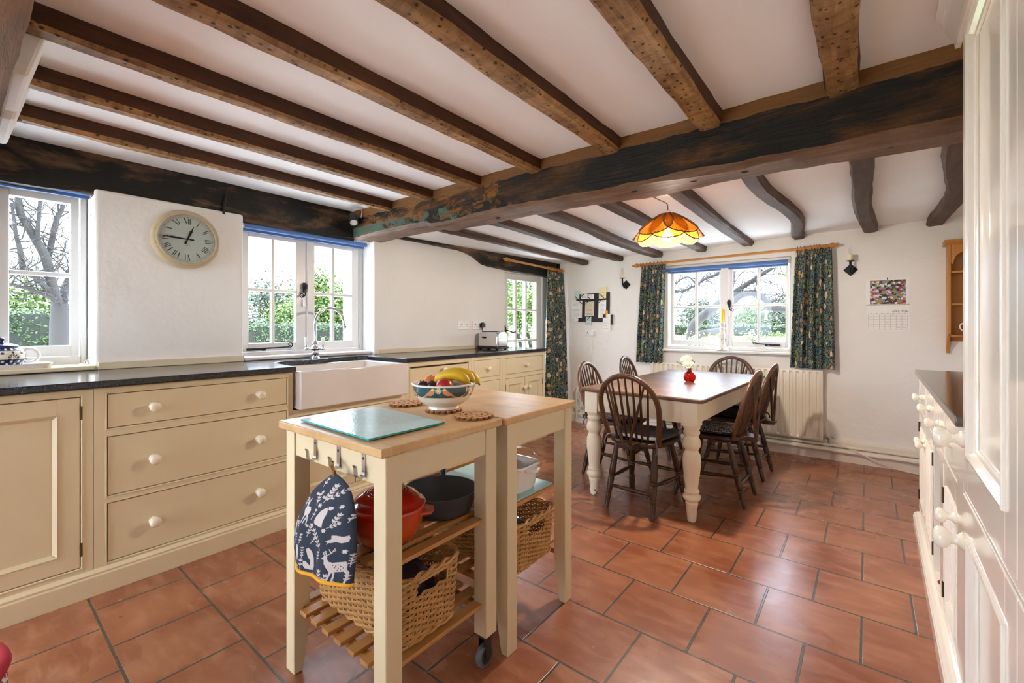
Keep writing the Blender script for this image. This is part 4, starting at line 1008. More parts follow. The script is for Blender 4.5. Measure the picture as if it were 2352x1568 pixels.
# ================================================================= ISLAND: two kitchen trolleys
def trolley(label, x0, x1, y0, y1, hooks, wheels_far, upper_glass):
    t = thing('kitchen_trolley', label, 'trolley', ((x0 + x1) / 2, (y0 + y1) / 2, 0), 'cream kitchen trolleys forming the island')
    m = MB(); m.box(x0, x1, y0, y1, .800, .825); m.build('butcher_block_top', M['block'], t, smooth=None, bevel=.004)
    L = .054; xi0, xi1, yi0, yi1 = x0 + .012, x1 - .010, y0 + .020, y1 - .018
    for cx in (0, 1):
        for cy_ in (0, 1):
            a0 = xi0 if cx == 0 else xi1 - L; b0 = yi0 if cy_ == 0 else yi1 - L
            wheel = (cy_ == 1) if wheels_far else (cx == 0)
            m = MB()
            if wheel: m.box(a0, a0 + L, b0, b0 + L, .112, .7995)
            else:
                # foot cut away in a curve on its inner face
                N = 8; vs = []; fs = []
                for i in range(N + 1):
                    z = .19 * i / N; k = .026 * (1 - i / N) ** 1.6
                    if wheels_far: q = [(a0, b0), (a0 + L, b0), (a0 + L, b0 + L - k), (a0, b0 + L - k)]
                    else: q = [(a0 + k, b0), (a0 + L, b0), (a0 + L, b0 + L), (a0 + k, b0 + L)]
                    vs += [(x, y, z) for x, y in q]
                vs += [(a0, b0, .7995), (a0 + L, b0, .7995), (a0 + L, b0 + L, .7995), (a0, b0 + L, .7995)]
                for i in range(N + 1):
                    for j in range(4): fs.append((i * 4 + j, i * 4 + (j + 1) % 4, i * 4 + 4 + (j + 1) % 4, i * 4 + 4 + j))
                fs += [(0, 3, 2, 1), tuple(range(4 * N + 4, 4 * N + 8))]
                m.add(vs, fs)
            lg = m.build('leg', M['cream'], t, smooth=25, bevel=.0025)
            if wheel:
                cxw, cyw = a0 + L / 2, b0 + L / 2
                m = MB(); m.box(cxw - .017, cxw + .017, cyw - .02, cyw + .02, .100, .1125)
                for sx in (-.0165, .0145): m.box(cxw + sx, cxw + sx + .002, cyw - .016, cyw + .012, .032, .102)
                c_ = m.build('castor_fork', M['black'], lg, smooth=None)
                m = MB(); m.lathe([(.026, -.011), (.034, -.011), (.0375, -.006), (.0375, .006), (.034, .011), (.026, .011)], (cxw, cyw - .004, .0375), 26, axis=(1, 0, 0)); m.build('castor_wheel', M['wheel'], lg, smooth=40)
                m = MB(); m.lathe([(.008, -.013), (.025, -.0115), (.025, .0115), (.008, .013)], (cxw, cyw - .004, .0375), 20, axis=(1, 0, 0)); m.build('castor_hub', M['hub'], lg, smooth=40)
    ap = MB()
    ap.box(xi0 + L, xi1 - L, yi0 + .006, yi0 + .026, .716, .7995); ap.box(xi0 + L, xi1 - L, yi1 - .026, yi1 - .006, .716, .7995)
    ap.box(xi0 + .006, xi0 + .026, yi0 + L, yi1 - L, .716, .7995); ap.box(xi1 - .024, xi1 - .003, yi0 + L, yi1 - L, .716, .7995)
    ap.build('apron', M['cream'], t, smooth=None, bevel=.0015)
    for z in (.500, .222):
        for b in (yi0 + .030, yi1 - (.135 if upper_glass and z > .4 else .052)):
            rail = MB(); rail.box(xi0 + .05, xi1 - .05, b, b + .022, z - .034, z - .0135); rail.build('shelf_rail', M['slatx'], t, smooth=None, bevel=.002)
        n = 8
        for i in range(n):
            xa = xi0 + .018 + (xi1 - xi0 - .036 - .037) * i / (n - 1)
            ya, yb = (yi0 + .004, yi1 - .004) if 0 < i < n - 1 else (yi0 + L, yi1 - L)
            if upper_glass and z > .4: yb = yi1 - .105 if 0 < i else yb
            if upper_glass and z < .4 and i == n - 1: continue
            m = MB(); m.box(xa, xa + .037, ya, yb, z - .013, z); m.build('shelf_slat', M['slat'], t, smooth=None, bevel=.002)
    for hx in hooks:
        m = MB(); yw = yi0 + .0055
        m.box(hx - .008, hx + .008, yw - .0025, yw, .738, .788)
        pr = [(yw - .0012, .742)] + [(yw - .0135 + .0125 * math.cos(a), .740 - .0125 * math.sin(a)) for a in [PI * i / 8 for i in range(9)]] + [(yw - .0275, .758), (yw - .030, .764)]
        for (ya, za), (yb, zb_) in zip(pr, pr[1:]):
            d = Vector((yb - ya, zb_ - za)); nn = Vector((-d.y, d.x)).normalized() * .0013
            m.hexa([(hx - .008, ya + nn.x, za + nn.y), (hx + .008, ya + nn.x, za + nn.y), (hx + .008, ya - nn.x, za - nn.y), (hx - .008, ya - nn.x, za - nn.y),
                    (hx - .008, yb + nn.x, zb_ + nn.y), (hx + .008, yb + nn.x, zb_ + nn.y), (hx + .008, yb - nn.x, zb_ - nn.y), (hx - .008, yb - nn.x, zb_ - nn.y)])
        h = m.build('hook', M['steel'], t, smooth=40)
        m = MB(); m.lathe([(.0042, 0), (.0036, .0012), (1e-6, .0014)], (hx, yw - .0025, .777), 12, axis=(0, -1, 0)); m.build('screw', M['slot'], h)
    return t
trolley('cream trolley with three steel hooks and a glass board on its wooden top', -1.516, -.952, .680, 1.163, (-1.322, -1.192, -1.066), True, False)
trolley('cream trolley behind the fruit bowl, the one nearer the dining table', -1.510, -.940, 1.169, 1.638, (), False, True)
ZT = .8255
# glass boards
b = thing('glass_chopping_board', 'frosted turquoise glass chopping board on the nearer trolley top', 'board', (-1.24, .86, ZT))
m = MB()
for x in (-1.41, -1.065):
    for y in (.735, .975): m.cyl((x, y, ZT), (x, y, ZT + .003), .007, n=12)
m.build('foot', M['plastic'], b)
m = MB(); m.prism([(-1.437, .716), (-1.042, .704), (-1.038, .978), (-1.436, 1.005)], ZT + .003, ZT + .0082); m.m = [0, 0, 1, 1, 1, 1]; bo = m.build('plate', [M['board'], M['boardedge']], b, smooth=None)
b = thing('glass_shelf_board', 'pale glass board lying on the middle shelf under the white casserole', 'board', (-1.19, 1.38, .5005))
m = MB(); m.box(-1.40, -.976, 1.253, 1.512, .5005, .5065); m.build('plate', M['board'], b, smooth=None, bevel=.001)

# willow baskets
def basket(label, x0, x1, y0, y1, z0, z1, fl=.018, rows=20):
    b = thing('wicker_basket', label, 'basket', ((x0 + x1) / 2, (y0 + y1) / 2, z0), 'willow storage baskets under the island')
    r = .03; X, Y = (x1 - x0) / 2, (y1 - y0) / 2; cx, cy_ = (x0 + x1) / 2, (y0 + y1) / 2
    def loop(n):
        segs = []; P = []
        straight = [(2 * (Y - r)), (2 * (X - r))]
        per = 2 * sum(straight) + 2 * PI * r
        for i in range(n):
            s = per * i / n
            # start at +x face bottom (y=-Y+r) going +y
            for (L_, kind, k) in ((straight[0], 0, 0), (PI * r / 2, 1, 0), (straight[1], 0, 1), (PI * r / 2, 1, 1), (straight[0], 0, 2), (PI * r / 2, 1, 2), (straight[1], 0, 3), (PI * r / 2, 1, 3)):
                if s <= L_ + 1e-9:
                    nrm = [(1, 0), (0, 1), (-1, 0), (0, -1)][k]; tan = [(0, 1), (-1, 0), (0, -1), (1, 0)][k]; hl = [Y - r, X - r][k % 2]; ho = [X, Y][k % 2]
                    if kind == 0: p = (nrm[0] * ho + tan[0] * (s - hl), nrm[1] * ho + tan[1] * (s - hl)); nn = nrm
                    else:
                        a = s / r; c0 = (nrm[0] * (ho - r) + tan[0] * hl, nrm[1] * (ho - r) + tan[1] * hl)
                        nn = (nrm[0] * math.cos(a) + tan[0] * math.sin(a), nrm[1] * math.cos(a) + tan[1] * math.sin(a)); p = (c0[0] + nn[0] * r, c0[1] + nn[1] * r)
                    P.append((p, nn)); break
                s -= L_
        return P, per
    _, per = loop(4); ns = int(per / .027) // 2 * 2; ss = 4; N = ns * ss; P, per = loop(N)
    def at(i, z, off):
        p, nn = P[i % N]; k = fl * (z - z0) / (z1 - z0)
        return (cx + p[0] + nn[0] * (off + k), cy_ + p[1] + nn[1] * (off + k), z)
    m = MB(); hole = lambda i, z: (abs(P[i % N][0][1]) < .055 and P[i % N][0][0] > X - .004 and z1 - .072 < z < z1 - .028)
    rh = (z1 - z0 - .035) / rows
    for j in range(rows):
        z = z0 + .02 + rh * (j + .5)
        pts = [at(i, z + .0012 * math.sin(i * 1.7 + j), .0052 * math.cos(PI * (i / ss + j))) for i in range(N)]
        idx = [i for i in range(N) if not hole(i, z)]
        if len(idx) == N: m.tube(pts, rh * .47, 5, closed=True)
        else:
            st = max(i for i in range(N) if hole(i, z)) + 1
            # rotate so the run is contiguous
            run = []; i = st
            while not hole(i, z) and len(run) < N: run.append(pts[i % N]); i += 1
            m.tube(run, rh * .47, 5)
    m.build('woven_side', M['wicker'], b, smooth=60)
    m = MB()
    for k in range(ns):
        i = k * ss
        if hole(i, z1 - .05): m.tube([at(i, z0 + .01, 0), at(i, z1 - .075, 0)], .0042, 5)
        else: m.tube([at(i, z0 + .01, 0), at(i, z1 - .012, 0)], .0042, 5)
    m.build('stakes', M['wicker'], b, smooth=60)
    m = MB()
    for z, w_ in ((z1 - .014, .0085), (z0 + .0165, .0075)):
        for s_ in (0, PI):
            m.tube([at(i, z + w_ * .75 * math.sin(i * 2 * PI / 14 + s_), w_ * .75 * math.cos(i * 2 * PI / 14 + s_)) for i in range(N)], w_ * .62, 5, closed=True)
    m.build('rim_braid', M['wicker'], b, smooth=60)
    m = MB(); m.tube([at(i, z1 - .03, 0) for i in [j for j in range(-ss * 3, N // 2) if abs(P[j % N][0][1]) < .062 and P[j % N][0][0] > X - .004]], .0062, 6)
    m.build('handle_grip', M['wicker'], b, smooth=60)
    m = MB(); m.box(x0 + .006, x1 - .006, y0 + .006, y1 - .006, z0, z0 + .012); m.build('base', M['wicker'], b, smooth=None)
    return b
basket('willow basket with a handle slot on the bottom shelf of the nearer trolley', -1.425, -1.003, .775, .990, .2225, .440)
basket('willow basket on the bottom shelf of the trolley nearer the dining table', -1.41, -.985, 1.272, 1.512, .2225, .425)
def lump(name, label, x0, x1, y0, y1, z0, z1, mat, seed):
    r = random.Random(seed); m = MB(); X, Y = (x1 - x0) / 2, (y1 - y0) / 2
    def fn(u, v):
        a = 2 * PI * u; b_ = PI * v
        sx = math.sin(b_) ** .5; c, s_ = math.cos(a), math.sin(a)
        q = .94 + .05 * math.sin(5 * a + seed) * sx + .04 * math.sin(9 * a + 7 * v + seed)
        e = .45
        return ((x0 + x1) / 2 + X * sx * q * abs(c) ** e * (1 if c > 0 else -1), (y0 + y1) / 2 + Y * sx * q * abs(s_) ** e * (1 if s_ > 0 else -1), z0 + (z1 - z0) * (.5 - .5 * math.cos(b_)) * (1 if v < .6 else .97 + .03 * math.sin(13 * a)))
    m.grid(48, 20, fn, closeu=True)
    return tag(m.build(name, mat, loc=((x0 + x1) / 2, (y0 + y1) / 2, z0), smooth=60), label, 'bag')
lump('plastic_wrapped_bundle', 'dark plastic-wrapped bundle filling the nearer willow basket', -1.40, -1.03, .80, .965, .235, .405, M['plasticbag'], 3)
lump('plastic_wrapped_bundle', 'dark plastic-wrapped packet inside the farther willow basket', -1.36, -1.06, 1.30, 1.485, .235, .375, M['plasticbag'], 5)

# cookware
c = thing('casserole_pot', 'orange-red enamelled casserole with its lid on, behind the nearest trolley leg', 'pot', (-1.118, .818, .5005)); c0 = (-1.118, .818, .5005)
m = MB(); m.lathe([(.070, 0), (.082, .006), (.096, .03), (.107, .06), (.112, .088), (.113, .097), (.108, .097), (.103, .06), (.09, .02), (1e-6, .012)], c0, 56); m.build('pot', M['enamel'], c, smooth=50)
for sg in (1, -1):
    m = MB(); m.prism([(sg * .098, -.040), (sg * .137, -.026), (sg * .142, 0), (sg * .137, .026), (sg * .098, .040)], .078, .088, lambda a, b_, cc_: (c0[0] + a * .75 - b_ * .66, c0[1] + a * .66 + b_ * .75, c0[2] + cc_)); m.build('side_handle', M['enamel'], c, smooth=None, bevel=.004)
m = MB(); m.lathe([(.1145, .098), (.1155, .102), (.1145, .107), (.1095, .110), (.106, .1105), (.100, .119), (.086, .132), (.066, .141), (.060, .1425), (.0585, .1415), (.057, .144), (.051, .1455), (.0495, .1445), (.048, .147), (.042, .148), (.0405, .147), (.039, .1495), (.033, .1502), (.0315, .149), (.03, .1512), (1e-6, .152)], c0, 64); m.build('lid', M['enamel'], c, smooth=50)
c = thing('skillet', 'dark grey cast-iron skillet with pouring lip on the slatted shelf', 'pan', (-1.150, 1.062, .5005)); c0 = (-1.150, 1.062, .5005)
def lip(an): return max(0, 1 - abs(((an + 2.2 - .55 + PI) % (2 * PI)) - PI) / .22)
m = MB(); NP = 64
def pan(u, v):
    an = 2 * PI * u; prof = [(.098, 0), (.108, .006), (.120, .040), (.128, .072), (.129, .075), (.125, .075)]
    k = v * 5; i = min(int(k), 4); f_ = k - i; r_ = prof[i][0] + (prof[i + 1][0] - prof[i][0]) * f_; z = prof[i][1] + (prof[i + 1][1] - prof[i][1]) * f_
    l = lip(an - .0) * max(0, (z - .045) / .03); return (c0[0] + (r_ + .012 * l) * math.cos(an), c0[1] + (r_ + .012 * l) * math.sin(an), c0[2] + z - .008 * l)
m.grid(NP, 25, pan, closeu=True); m.lathe([(.098, 0), (1e-6, 0)], c0, 64); m.build('outside', M['castiron'], c, smooth=50)
m = MB(); m.lathe([(.125, .0745), (.122, .066), (.112, .02), (.104, .010), (1e-6, .009)], c0, 64); m.build('inside', M['ironin'], c, smooth=50)
m = MB(); d = Vector((-.60, .62, .5)).normalized(); p0 = Vector(c0) + Vector((-.086, .092, .062)); m.tube([p0, p0 + d * .05, p0 + d * .12, p0 + d * .15], [.010, .012, .014, .012], 12, flat=(.7, 1.1)); m.build('handle', M['castiron'], c, smooth=60)
c = thing('glass_lidded_casserole', 'white casserole dish with clear glass lid on the middle shelf', 'dish', (-1.082, 1.375, .507)); c0 = (-1.082, 1.375, .507)
m = MB()
def sq(r, z, e=.5, n=48):
    out = []
    for i in range(n):
        a = 2 * PI * i / n; cc_, ss_ = math.cos(a), math.sin(a); out.append((c0[0] + r * abs(cc_) ** e * (1 if cc_ > 0 else -1), c0[1] + r * .9 * abs(ss_) ** e * (1 if ss_ > 0 else -1), c0[2] + z))
    return out
R = [sq(.078, 0), sq(.084, .012), sq(.093, .088), sq(.099, .094), sq(.099, .099), sq(.093, .099), sq(.086, .08), sq(.075, .012)]
n = 48; m.add([p for r_ in R for p in r_], [(i * n + k, i * n + (k + 1) % n, (i + 1) * n + (k + 1) % n, (i + 1) * n + k) for i in range(7) for k in range(n)] + [tuple(range(n)), tuple(range(7 * n, 8 * n))])
m.build('dish', M['ceramic'], c, smooth=45)
for sg in (1, -1):
    m = MB(); m.prism([(-.035, .092), (-.026, .122), (0, .130), (.026, .122), (.035, .092)], .078, .094, lambda a, b_, q: (c0[0] + sg * b_, c0[1] + a, c0[2] + q)); m.build('side_handle', M['ceramic'], c, smooth=None, bevel=.005, seg=3)
m = MB(); R = [sq(.0955, .1), sq(.0965, .108), sq(.090, .124), sq(.074, .142), sq(.05, .15, .8), sq(.022, .152, 1), sq(.020, .160, 1), sq(.028, .168, 1), sq(.026, .173, 1)]
m.add([p for r_ in R for p in r_], [(i * n + k, i * n + (k + 1) % n, (i + 1) * n + (k + 1) % n, (i + 1) * n + k) for i in range(8) for k in range(n)] + [tuple(range(8 * n, 9 * n))]); m.build('glass_lid', M['clearglass'], c, smooth=45)

# twig-slice trivets, the bowl and its fruit
tv = [(-1.417, 1.128, 'twig-slice trivet left of the fruit bowl'), (-1.206, 1.132, 'twig-slice trivet underneath the fruit bowl'), (-1.043, 1.120, 'twig-slice trivet right of the fruit bowl')]
for k, (x, y, lb) in enumerate(tv):
    m = MB(); r = random.Random(k)
    for ring, n, rr in ((0, 1, 0), (1, 6, .0195), (2, 12, .039), (3, 18, .0575)):
        for i in range(n):
            a = 2 * PI * i / n + ring * .2; q = .0098 + r.uniform(-.0008, .0003)
            px, py = x + rr * math.cos(a), y + rr * math.sin(a); h = .0095 + r.uniform(-.0006, .0006)
            m.lathe([(q * .94, 0), (q, .0012), (q, h - .001)], (px, py, ZT), 9, mi=0); m.lathe([(q, h - .001), (q * .92, h), (1e-6, h)], (px, py, ZT), 9, mi=1)
    tag(m.build('twig_trivet', [M['twigwood'], M['slicetop']], loc=(x, y, ZT), smooth=40), lb, 'trivet', 'twig-slice trivets on the island')
BX, BY, BZ = -1.206, 1.132, ZT + .0105
TEAL = lin('#1f4452'); TEAL2 = lin('#32606a'); PEA = lin('#d98a5c'); CR = lin('#e2cc9c'); GR = lin('#4a6a4c'); BW = lin('#ece7de')
bird = [(0, .010), (.004, .016), (.010, .017), (.013, .012), (.022, .004), (.034, -.004), (.044, -.014), (.040, -.015), (.030, -.010), (.018, -.010), (.008, -.006), (.003, .000)]
def bowl_col(an, z, r):
    if z < .050 or z > .0905: return BW
    if z < .0525 or z > .0888: return CR if z < .0525 else BW
    per = .145; s = (an * .108) % per; zz = z - .070; rp = random.Random(int(an * 300) * 77 + int(z * 2000))
    s1 = s if s < per / 2 else per - s
    if inpoly(s1 - .012, zz, bird): return PEA if zz < .008 else CR
    if inpoly(s1 - .012, zz, [(.043, -.012), (.060, -.018), (.058, -.019), (.042, -.016)]): return CR
    f = math.hypot(s1, zz - .008); aa = math.atan2(zz - .008, s1)
    if f < .005: return CR
    if f < .0105 and abs(((aa / PI * 4) % 1) - .5) < .3: return CR
    q = math.sin(s * 420 + math.sin(z * 600) * 2) * math.sin(z * 520 + math.sin(s * 300) * 1.5)
    return GR if q > .55 else (TEAL2 if q < -.45 else TEAL)
fb = thing('fruit_bowl', 'white china bowl with a dark teal bird-patterned band, on a trivet', 'bowl', (BX, BY, BZ))
prof = [(.052, 0), (.056, .001), (.055, .010), (.070, .018), (.090, .033), (.104, .050), (.1115, .068), (.1165, .092), (.118, .0945), (.1165, .096)]
dense = []
for (r0, z0), (r1, z1) in zip(prof, prof[1:]):
    kk = 26 if z0 >= .050 and z1 < .0925 else 4
    for k in range(kk): dense.append((r0 + (r1 - r0) * k / kk, z0 + (z1 - z0) * k / kk))
dense.append(prof[-1]); dense += [(.1145, .0945), (.108, .068), (.098, .046), (.075, .024), (.04, .015), (1e-6, .014)]
m = MB(); m.lathe(dense, (BX, BY, BZ), 420, colf=bowl_col); m.build('bowl', M['glazed'], fb, smooth=60)
def fruit(name, label, cat, p, r, mat, group=None, sq_=1.):
    f_ = thing(name, label, cat, (BX + p[0], BY + p[1], BZ + p[2] - r), group)
    m = MB(); prof = [(1e-6, .12 * r)]
    for i in range(1, 24):
        a = PI * i / 24; rr = math.sin(a) * r; z = r - math.cos(a) * r * sq_
        prof.append((rr, z + (.10 * r * math.exp(-(rr / (.25 * r)) ** 2) if i < 12 else -.12 * r * math.exp(-(rr / (.25 * r)) ** 2))))
    prof.append((1e-6, 2 * r - .16 * r))
    m.lathe(prof, (BX + p[0], BY + p[1], BZ + p[2] - r), 28); m.build('flesh', mat, f_, smooth=70)
    m = MB(); m.lathe([(.003, 0), (.0022, .006), (1e-6, .007)], (BX + p[0], BY + p[1], BZ + p[2] + r * .80), 6); m.build('stalk', M['bananatip'], f_)
fruit('plum', 'dark plum at the front left of the fruit bowl', 'plum', (-.035, -.068, .080), .024, M['plum'], 'plums in the fruit bowl')
fruit('plum', 'small dark plum tucked beside the stalk of the bananas', 'plum', (-.012, -.048, .085), .020, M['plum'], 'plums in the fruit bowl')
fruit('nectarine', 'red nectarine at the front of the fruit bowl', 'nectarine', (.048, -.042, .086), .030, M['nectarine'])
fruit('orange', 'orange under the bananas in the fruit bowl', 'orange', (.008, -.002, .080), .033, M['orangefruit'])
fruit('peach', 'yellow-orange peach behind the plums in the fruit bowl', 'peach', (-.068, -.002, .086), .029, M['peach'])
fruit('apricot', 'small apricot at the left rim of the fruit bowl', 'apricot', (-.080, -.042, .079), .017, M['peach'])
bn = thing('banana_bunch', 'bunch of three yellow bananas lying over the fruit bowl', 'bananas', (BX, BY, BZ + .09))
for k, (dy, up) in enumerate(((-.014, .0), (.014, .008), (.04, -.004))):
    m = MB(); pts = []; rr = []; N = 18
    for i in range(N + 1):
        t = i / N; a = 2.75 - 2.25 * t
        x = .014 + .082 * math.cos(a) + .020; z = .058 + up * .6 + .066 * math.sin(a)
        fan = dy * math.sin(PI * min(1, t * 1.4) / 1.4) if True else 0
        pts.append((BX + x * .79 - (fan) * .62 * -1 * 0 + .0, BY + .012 + x * .45 + dy * (.25 + .75 * math.sin(PI * t * .6)), BZ + z))
        rr.append(.0165 * (min(1, (t + .02) / .22) ** .8) * (min(1, (1.03 - t) / .22) ** .7) + .003)
    m.tube(pts, rr, 9); bb = m.build('banana', M['banana'], bn, smooth=50)
    m = MB(); m.tube([pts[-1], Vector(pts[-1]) * 2 - Vector(pts[-2])], [.0042, .003], 6); m.build('banana_tip', M['bananatip'], bb)
    m = MB(); m.tube([Vector(pts[0]), Vector((BX - .050, BY - .022, BZ + .088))], [.0042, .0055], 6); m.build('banana_stalk', M['bananatip'], bb)

# tea cosy hanging on the middle hook
cz = thing('tea_cosy', 'navy tea cosy printed with white woodland animals, hanging from the middle hook', 'tea cosy', (-1.172, .672, .735))
outl = [(50, 600, 610), (75, 545, 628), (120, 470, 670), (180, 395, 715), (250, 330, 760), (330, 282, 797), (420, 240, 820), (520, 200, 840), (640, 160, 858), (760, 128, 868), (880, 104, 874), (1000, 88, 876), (1100, 80, 872), (1180, 80, 866), (1260, 90, 856), (1340, 100, 846), (1420, 112, 838), (1480, 120, 832)]
def lr(py):
    for (a, l0, r0), (b_, l1, r1) in zip(outl, outl[1:]):
        if py <= b_: t = (py - a) / (b_ - a); return l0 + (l1 - l0) * t, r0 + (r1 - r0) * t
    return outl[-1][1:]
polys = [[(345, 410), (330, 440), (340, 500), (325, 560), (295, 610), (312, 605), (337, 560), (355, 515), (375, 520), (360, 560), (325, 615), (342, 615), (374, 565), (380, 540), (385, 580), (365, 640), (380, 635), (397, 585), (392, 515), (412, 470), (405, 430), (385, 415), (365, 405), (372, 370), (398, 310), (380, 320), (370, 345), (358, 300), (352, 345), (348, 380)],
  [(545, 500), (500, 560), (480, 620), (490, 650), (530, 670), (560, 690), (590, 700), (600, 640), (615, 590), (635, 530), (630, 470), (600, 470)], [(640, 458), (690, 475), (697, 495), (660, 510), (640, 498)],
  [(635, 880), (660, 870), (690, 865), (695, 820), (740, 830), (800, 855), (845, 855), (850, 890), (840, 930), (780, 930), (735, 905), (700, 910), (660, 905), (645, 930), (655, 890)],
  [(600, 1080), (595, 1095), (620, 1110), (620, 1160), (640, 1210), (665, 1270), (655, 1310), (622, 1400), (642, 1395), (682, 1290), (697, 1290), (690, 1340), (668, 1410), (687, 1405), (708, 1340), (712, 1280), (790, 1285), (805, 1320), (800, 1370), (768, 1450), (787, 1450), (818, 1380), (832, 1310), (818, 1260), (828, 1200), (820, 1165), (700, 1160), (665, 1140), (650, 1100), (655, 1065), (630, 1055)],
  [(380, 965), (410, 950), (435, 985), (450, 1010), (470, 1080), (470, 1200), (455, 1245), (420, 1240), (370, 1215), (345, 1170), (350, 1110), (375, 1120), (400, 1160), (420, 1190), (425, 1120), (400, 1070), (390, 1010)],
  [(240, 890), (262, 895), (274, 940), (270, 1040), (255, 1110), (243, 1080), (226, 1020), (228, 930)],
  [(120, 830), (105, 900), (110, 960), (93, 1100), (106, 1100), (125, 970), (140, 970), (155, 900), (150, 860), (130, 820), (137, 750), (123, 760)],
  [(235, 500), (225, 580), (200, 555), (165, 600), (165, 625), (200, 640), (215, 695), (227, 640), (232, 590), (247, 540)]]
def line(pts, w=9):
    for (a, b_), (c_, d_) in zip(pts, pts[1:]):
        L_ = math.hypot(c_ - a, d_ - b_) or 1; nx, ny = -(d_ - b_) / L_ * w / 2, (c_ - a) / L_ * w / 2
        polys.append([(a + nx, b_ + ny), (c_ + nx, d_ + ny), (c_ - nx, d_ - ny), (a - nx, b_ - ny)])
def leafp(x, y, an, L_=42, w=15):
    c_, s_ = math.cos(an), math.sin(an); polys.append([(x + c_ * a - s_ * b_, y + s_ * a + c_ * b_) for a, b_ in ((0, 0), (L_ * .3, w / 2), (L_ * .65, w / 2), (L_, 0), (L_ * .65, -w / 2), (L_ * .3, -w / 2))])
def sprig(x, y, an, L_, n, sz=40):
    c_, s_ = math.cos(an), math.sin(an); line([(x, y), (x + c_ * L_, y + s_ * L_)], 7)
    for i in range(1, n + 1):
        t = i / n
        for sg in (-.75, .75): leafp(x + c_ * L_ * t, y + s_ * L_ * t, an + sg, sz, sz * .38)
    leafp(x + c_ * L_, y + s_ * L_, an, sz, sz * .38)
def flower(x, y, r=22):
    for k in range(6): leafp(x, y, k * PI / 3, r, r * .55)
line([(630, 1060), (612, 1008)]); line([(645, 1060), (640, 1000), (618, 1032)], 8); line([(650, 1060), (692, 1038), (727, 988)]); line([(690, 1040), (670, 985)], 8); line([(706, 1022), (732, 1012)], 8)
for a in ((470, 410, -1.4, 110, 3), (560, 400, -1.0, 190, 5, 52), (590, 380, -.4, 200, 4, 50), (690, 690, -1.0, 110, 3, 46), (640, 720, -.3, 110, 3, 40), (570, 990, -1.9, 260, 5, 50), (390, 800, -1.2, 150, 4, 36), (290, 880, -1.3, 110, 3, 34), (265, 680, -1.5, 90, 3, 30), (330, 1080, -1.5, 130, 4, 30), (205, 880, -1.4, 120, 3, 34), (540, 1400, -1.5, 130, 3, 50), (575, 1400, -1.0, 90, 2, 44), (490, 1370, -2.2, 70, 2, 40), (230, 1260, -1.4, 70, 2, 36), (310, 1220, -1.5, 100, 2, 44), (525, 1140, -1.4, 120, 3, 30), (440, 580, -1.2, 100, 2, 34), (320, 400, -1.4, 90, 3, 28), (720, 1470, -2.0, 60, 2, 30), (790, 1440, -1.3, 80, 2, 36), (830, 700, -1.2, 100, 3, 34), (150, 780, -1.3, 90, 3, 26), (130, 1180, -1.3, 80, 3, 26), (500, 200, -1.0, 90, 2, 36), (370, 1330, -2, 60, 1, 40), (840, 1240, -1.4, 130, 4, 30), (430, 900, -.9, 100, 3, 30)): sprig(*a)
for a in ((520, 425, 30), (765, 492, 26), (612, 742, 30), (810, 1040, 30), (175, 750, 24), (455, 270, 22), (520, 262, 20), (395, 655, 22), (455, 665, 20), (215, 1085, 26), (170, 1140, 20), (545, 330, 22)): flower(*a)
bbx = [(min(p[0] for p in q), max(p[0] for p in q), min(p[1] for p in q), max(p[1] for p in q), q) for q in polys]
hole_spots = [(700, 1190), (725, 1205), (748, 1195), (715, 1225), (745, 1235), (770, 1215), (790, 1240), (765, 1260), (735, 1262)]
CN = lin('#1d2838'); CW = lin('#bdb4ac')
def cosy_col(px, py):
    for a, b_, c_, d_, q in bbx:
        if a <= px <= b_ and c_ <= py <= d_ and inpoly(px, py, q):
            if any((px - hx) ** 2 + (py - hy) ** 2 < 40 for hx, hy in hole_spots): return CN
            return CW
    return CN
def cosy_pt(px, py, d):
    x = -1.37 + (px - 80) * .0004205; z = .655 - py * .0002153 + px * .0001427
    return (x, .668 - d, z)
def bulge(u, v): return (.034 * min(1, v * 2.2 + .06)) * (1 - (2 * u - 1) ** 4) ** .6
m = MB(); NU, NV = 210, 290
bot = lambda u: 1150 + 60 * math.sin(u * 1.6) + 330 * u - 40 * u * u
def cpix(u, v):
    pb = bot(u); py = 50 + (pb - 50) * v
    return py
def front_fn(u, v):
    # blend the side outline with a sloping hem
    py0 = 50 + 1430 * v; l, r_ = lr(py0); px = l + (r_ - l) * u
    top = 50; py = top + (py0 - top) * ((1150 + (px - 80) * .44 - top) / 1430.)
    return px, py
def cosy_front(u, v):
    px, py = front_fn(u, v); wv = .004 * math.sin(px * .022 + 1) * v
    return cosy_pt(px, py, bulge(u, v) * (1) + wv)
m.grid(NU, NV, cosy_front, col=lambda u, v: cosy_col(*front_fn(u, v)))
m.grid(24, 30, lambda u, v: cosy_pt(*front_fn(u, v), -bulge(u, v) * .12 + .004 * math.sin(front_fn(u, v)[0] * .022 + 1) * v), col=lambda u, v: CN)
m.build('quilted_cover', M['printcloth'], cz, smooth=70)
m = MB(); m.tube([cosy_front(i / 40, 1.0) for i in range(41)], .0055, 8); m.build('mustard_binding', M['yellowtrim'], cz, smooth=60)
m = MB(); hx, hy_, hz = -1.192, .680, .741
m.tube(smooth_path([(-1.150, .667, .728), (-1.166, .672, .75), (-1.186, hy_ - .004, .752), (-1.186, hy_ + .004, .75), (-1.170, .670, .742), (-1.152, .666, .728)], 5), .0022, 6); m.tube([(-1.150, .667, .722), (-1.150, .667, .736)], [.006, .004], 8)
m.build('hanging_loop', M['loop'], cz)
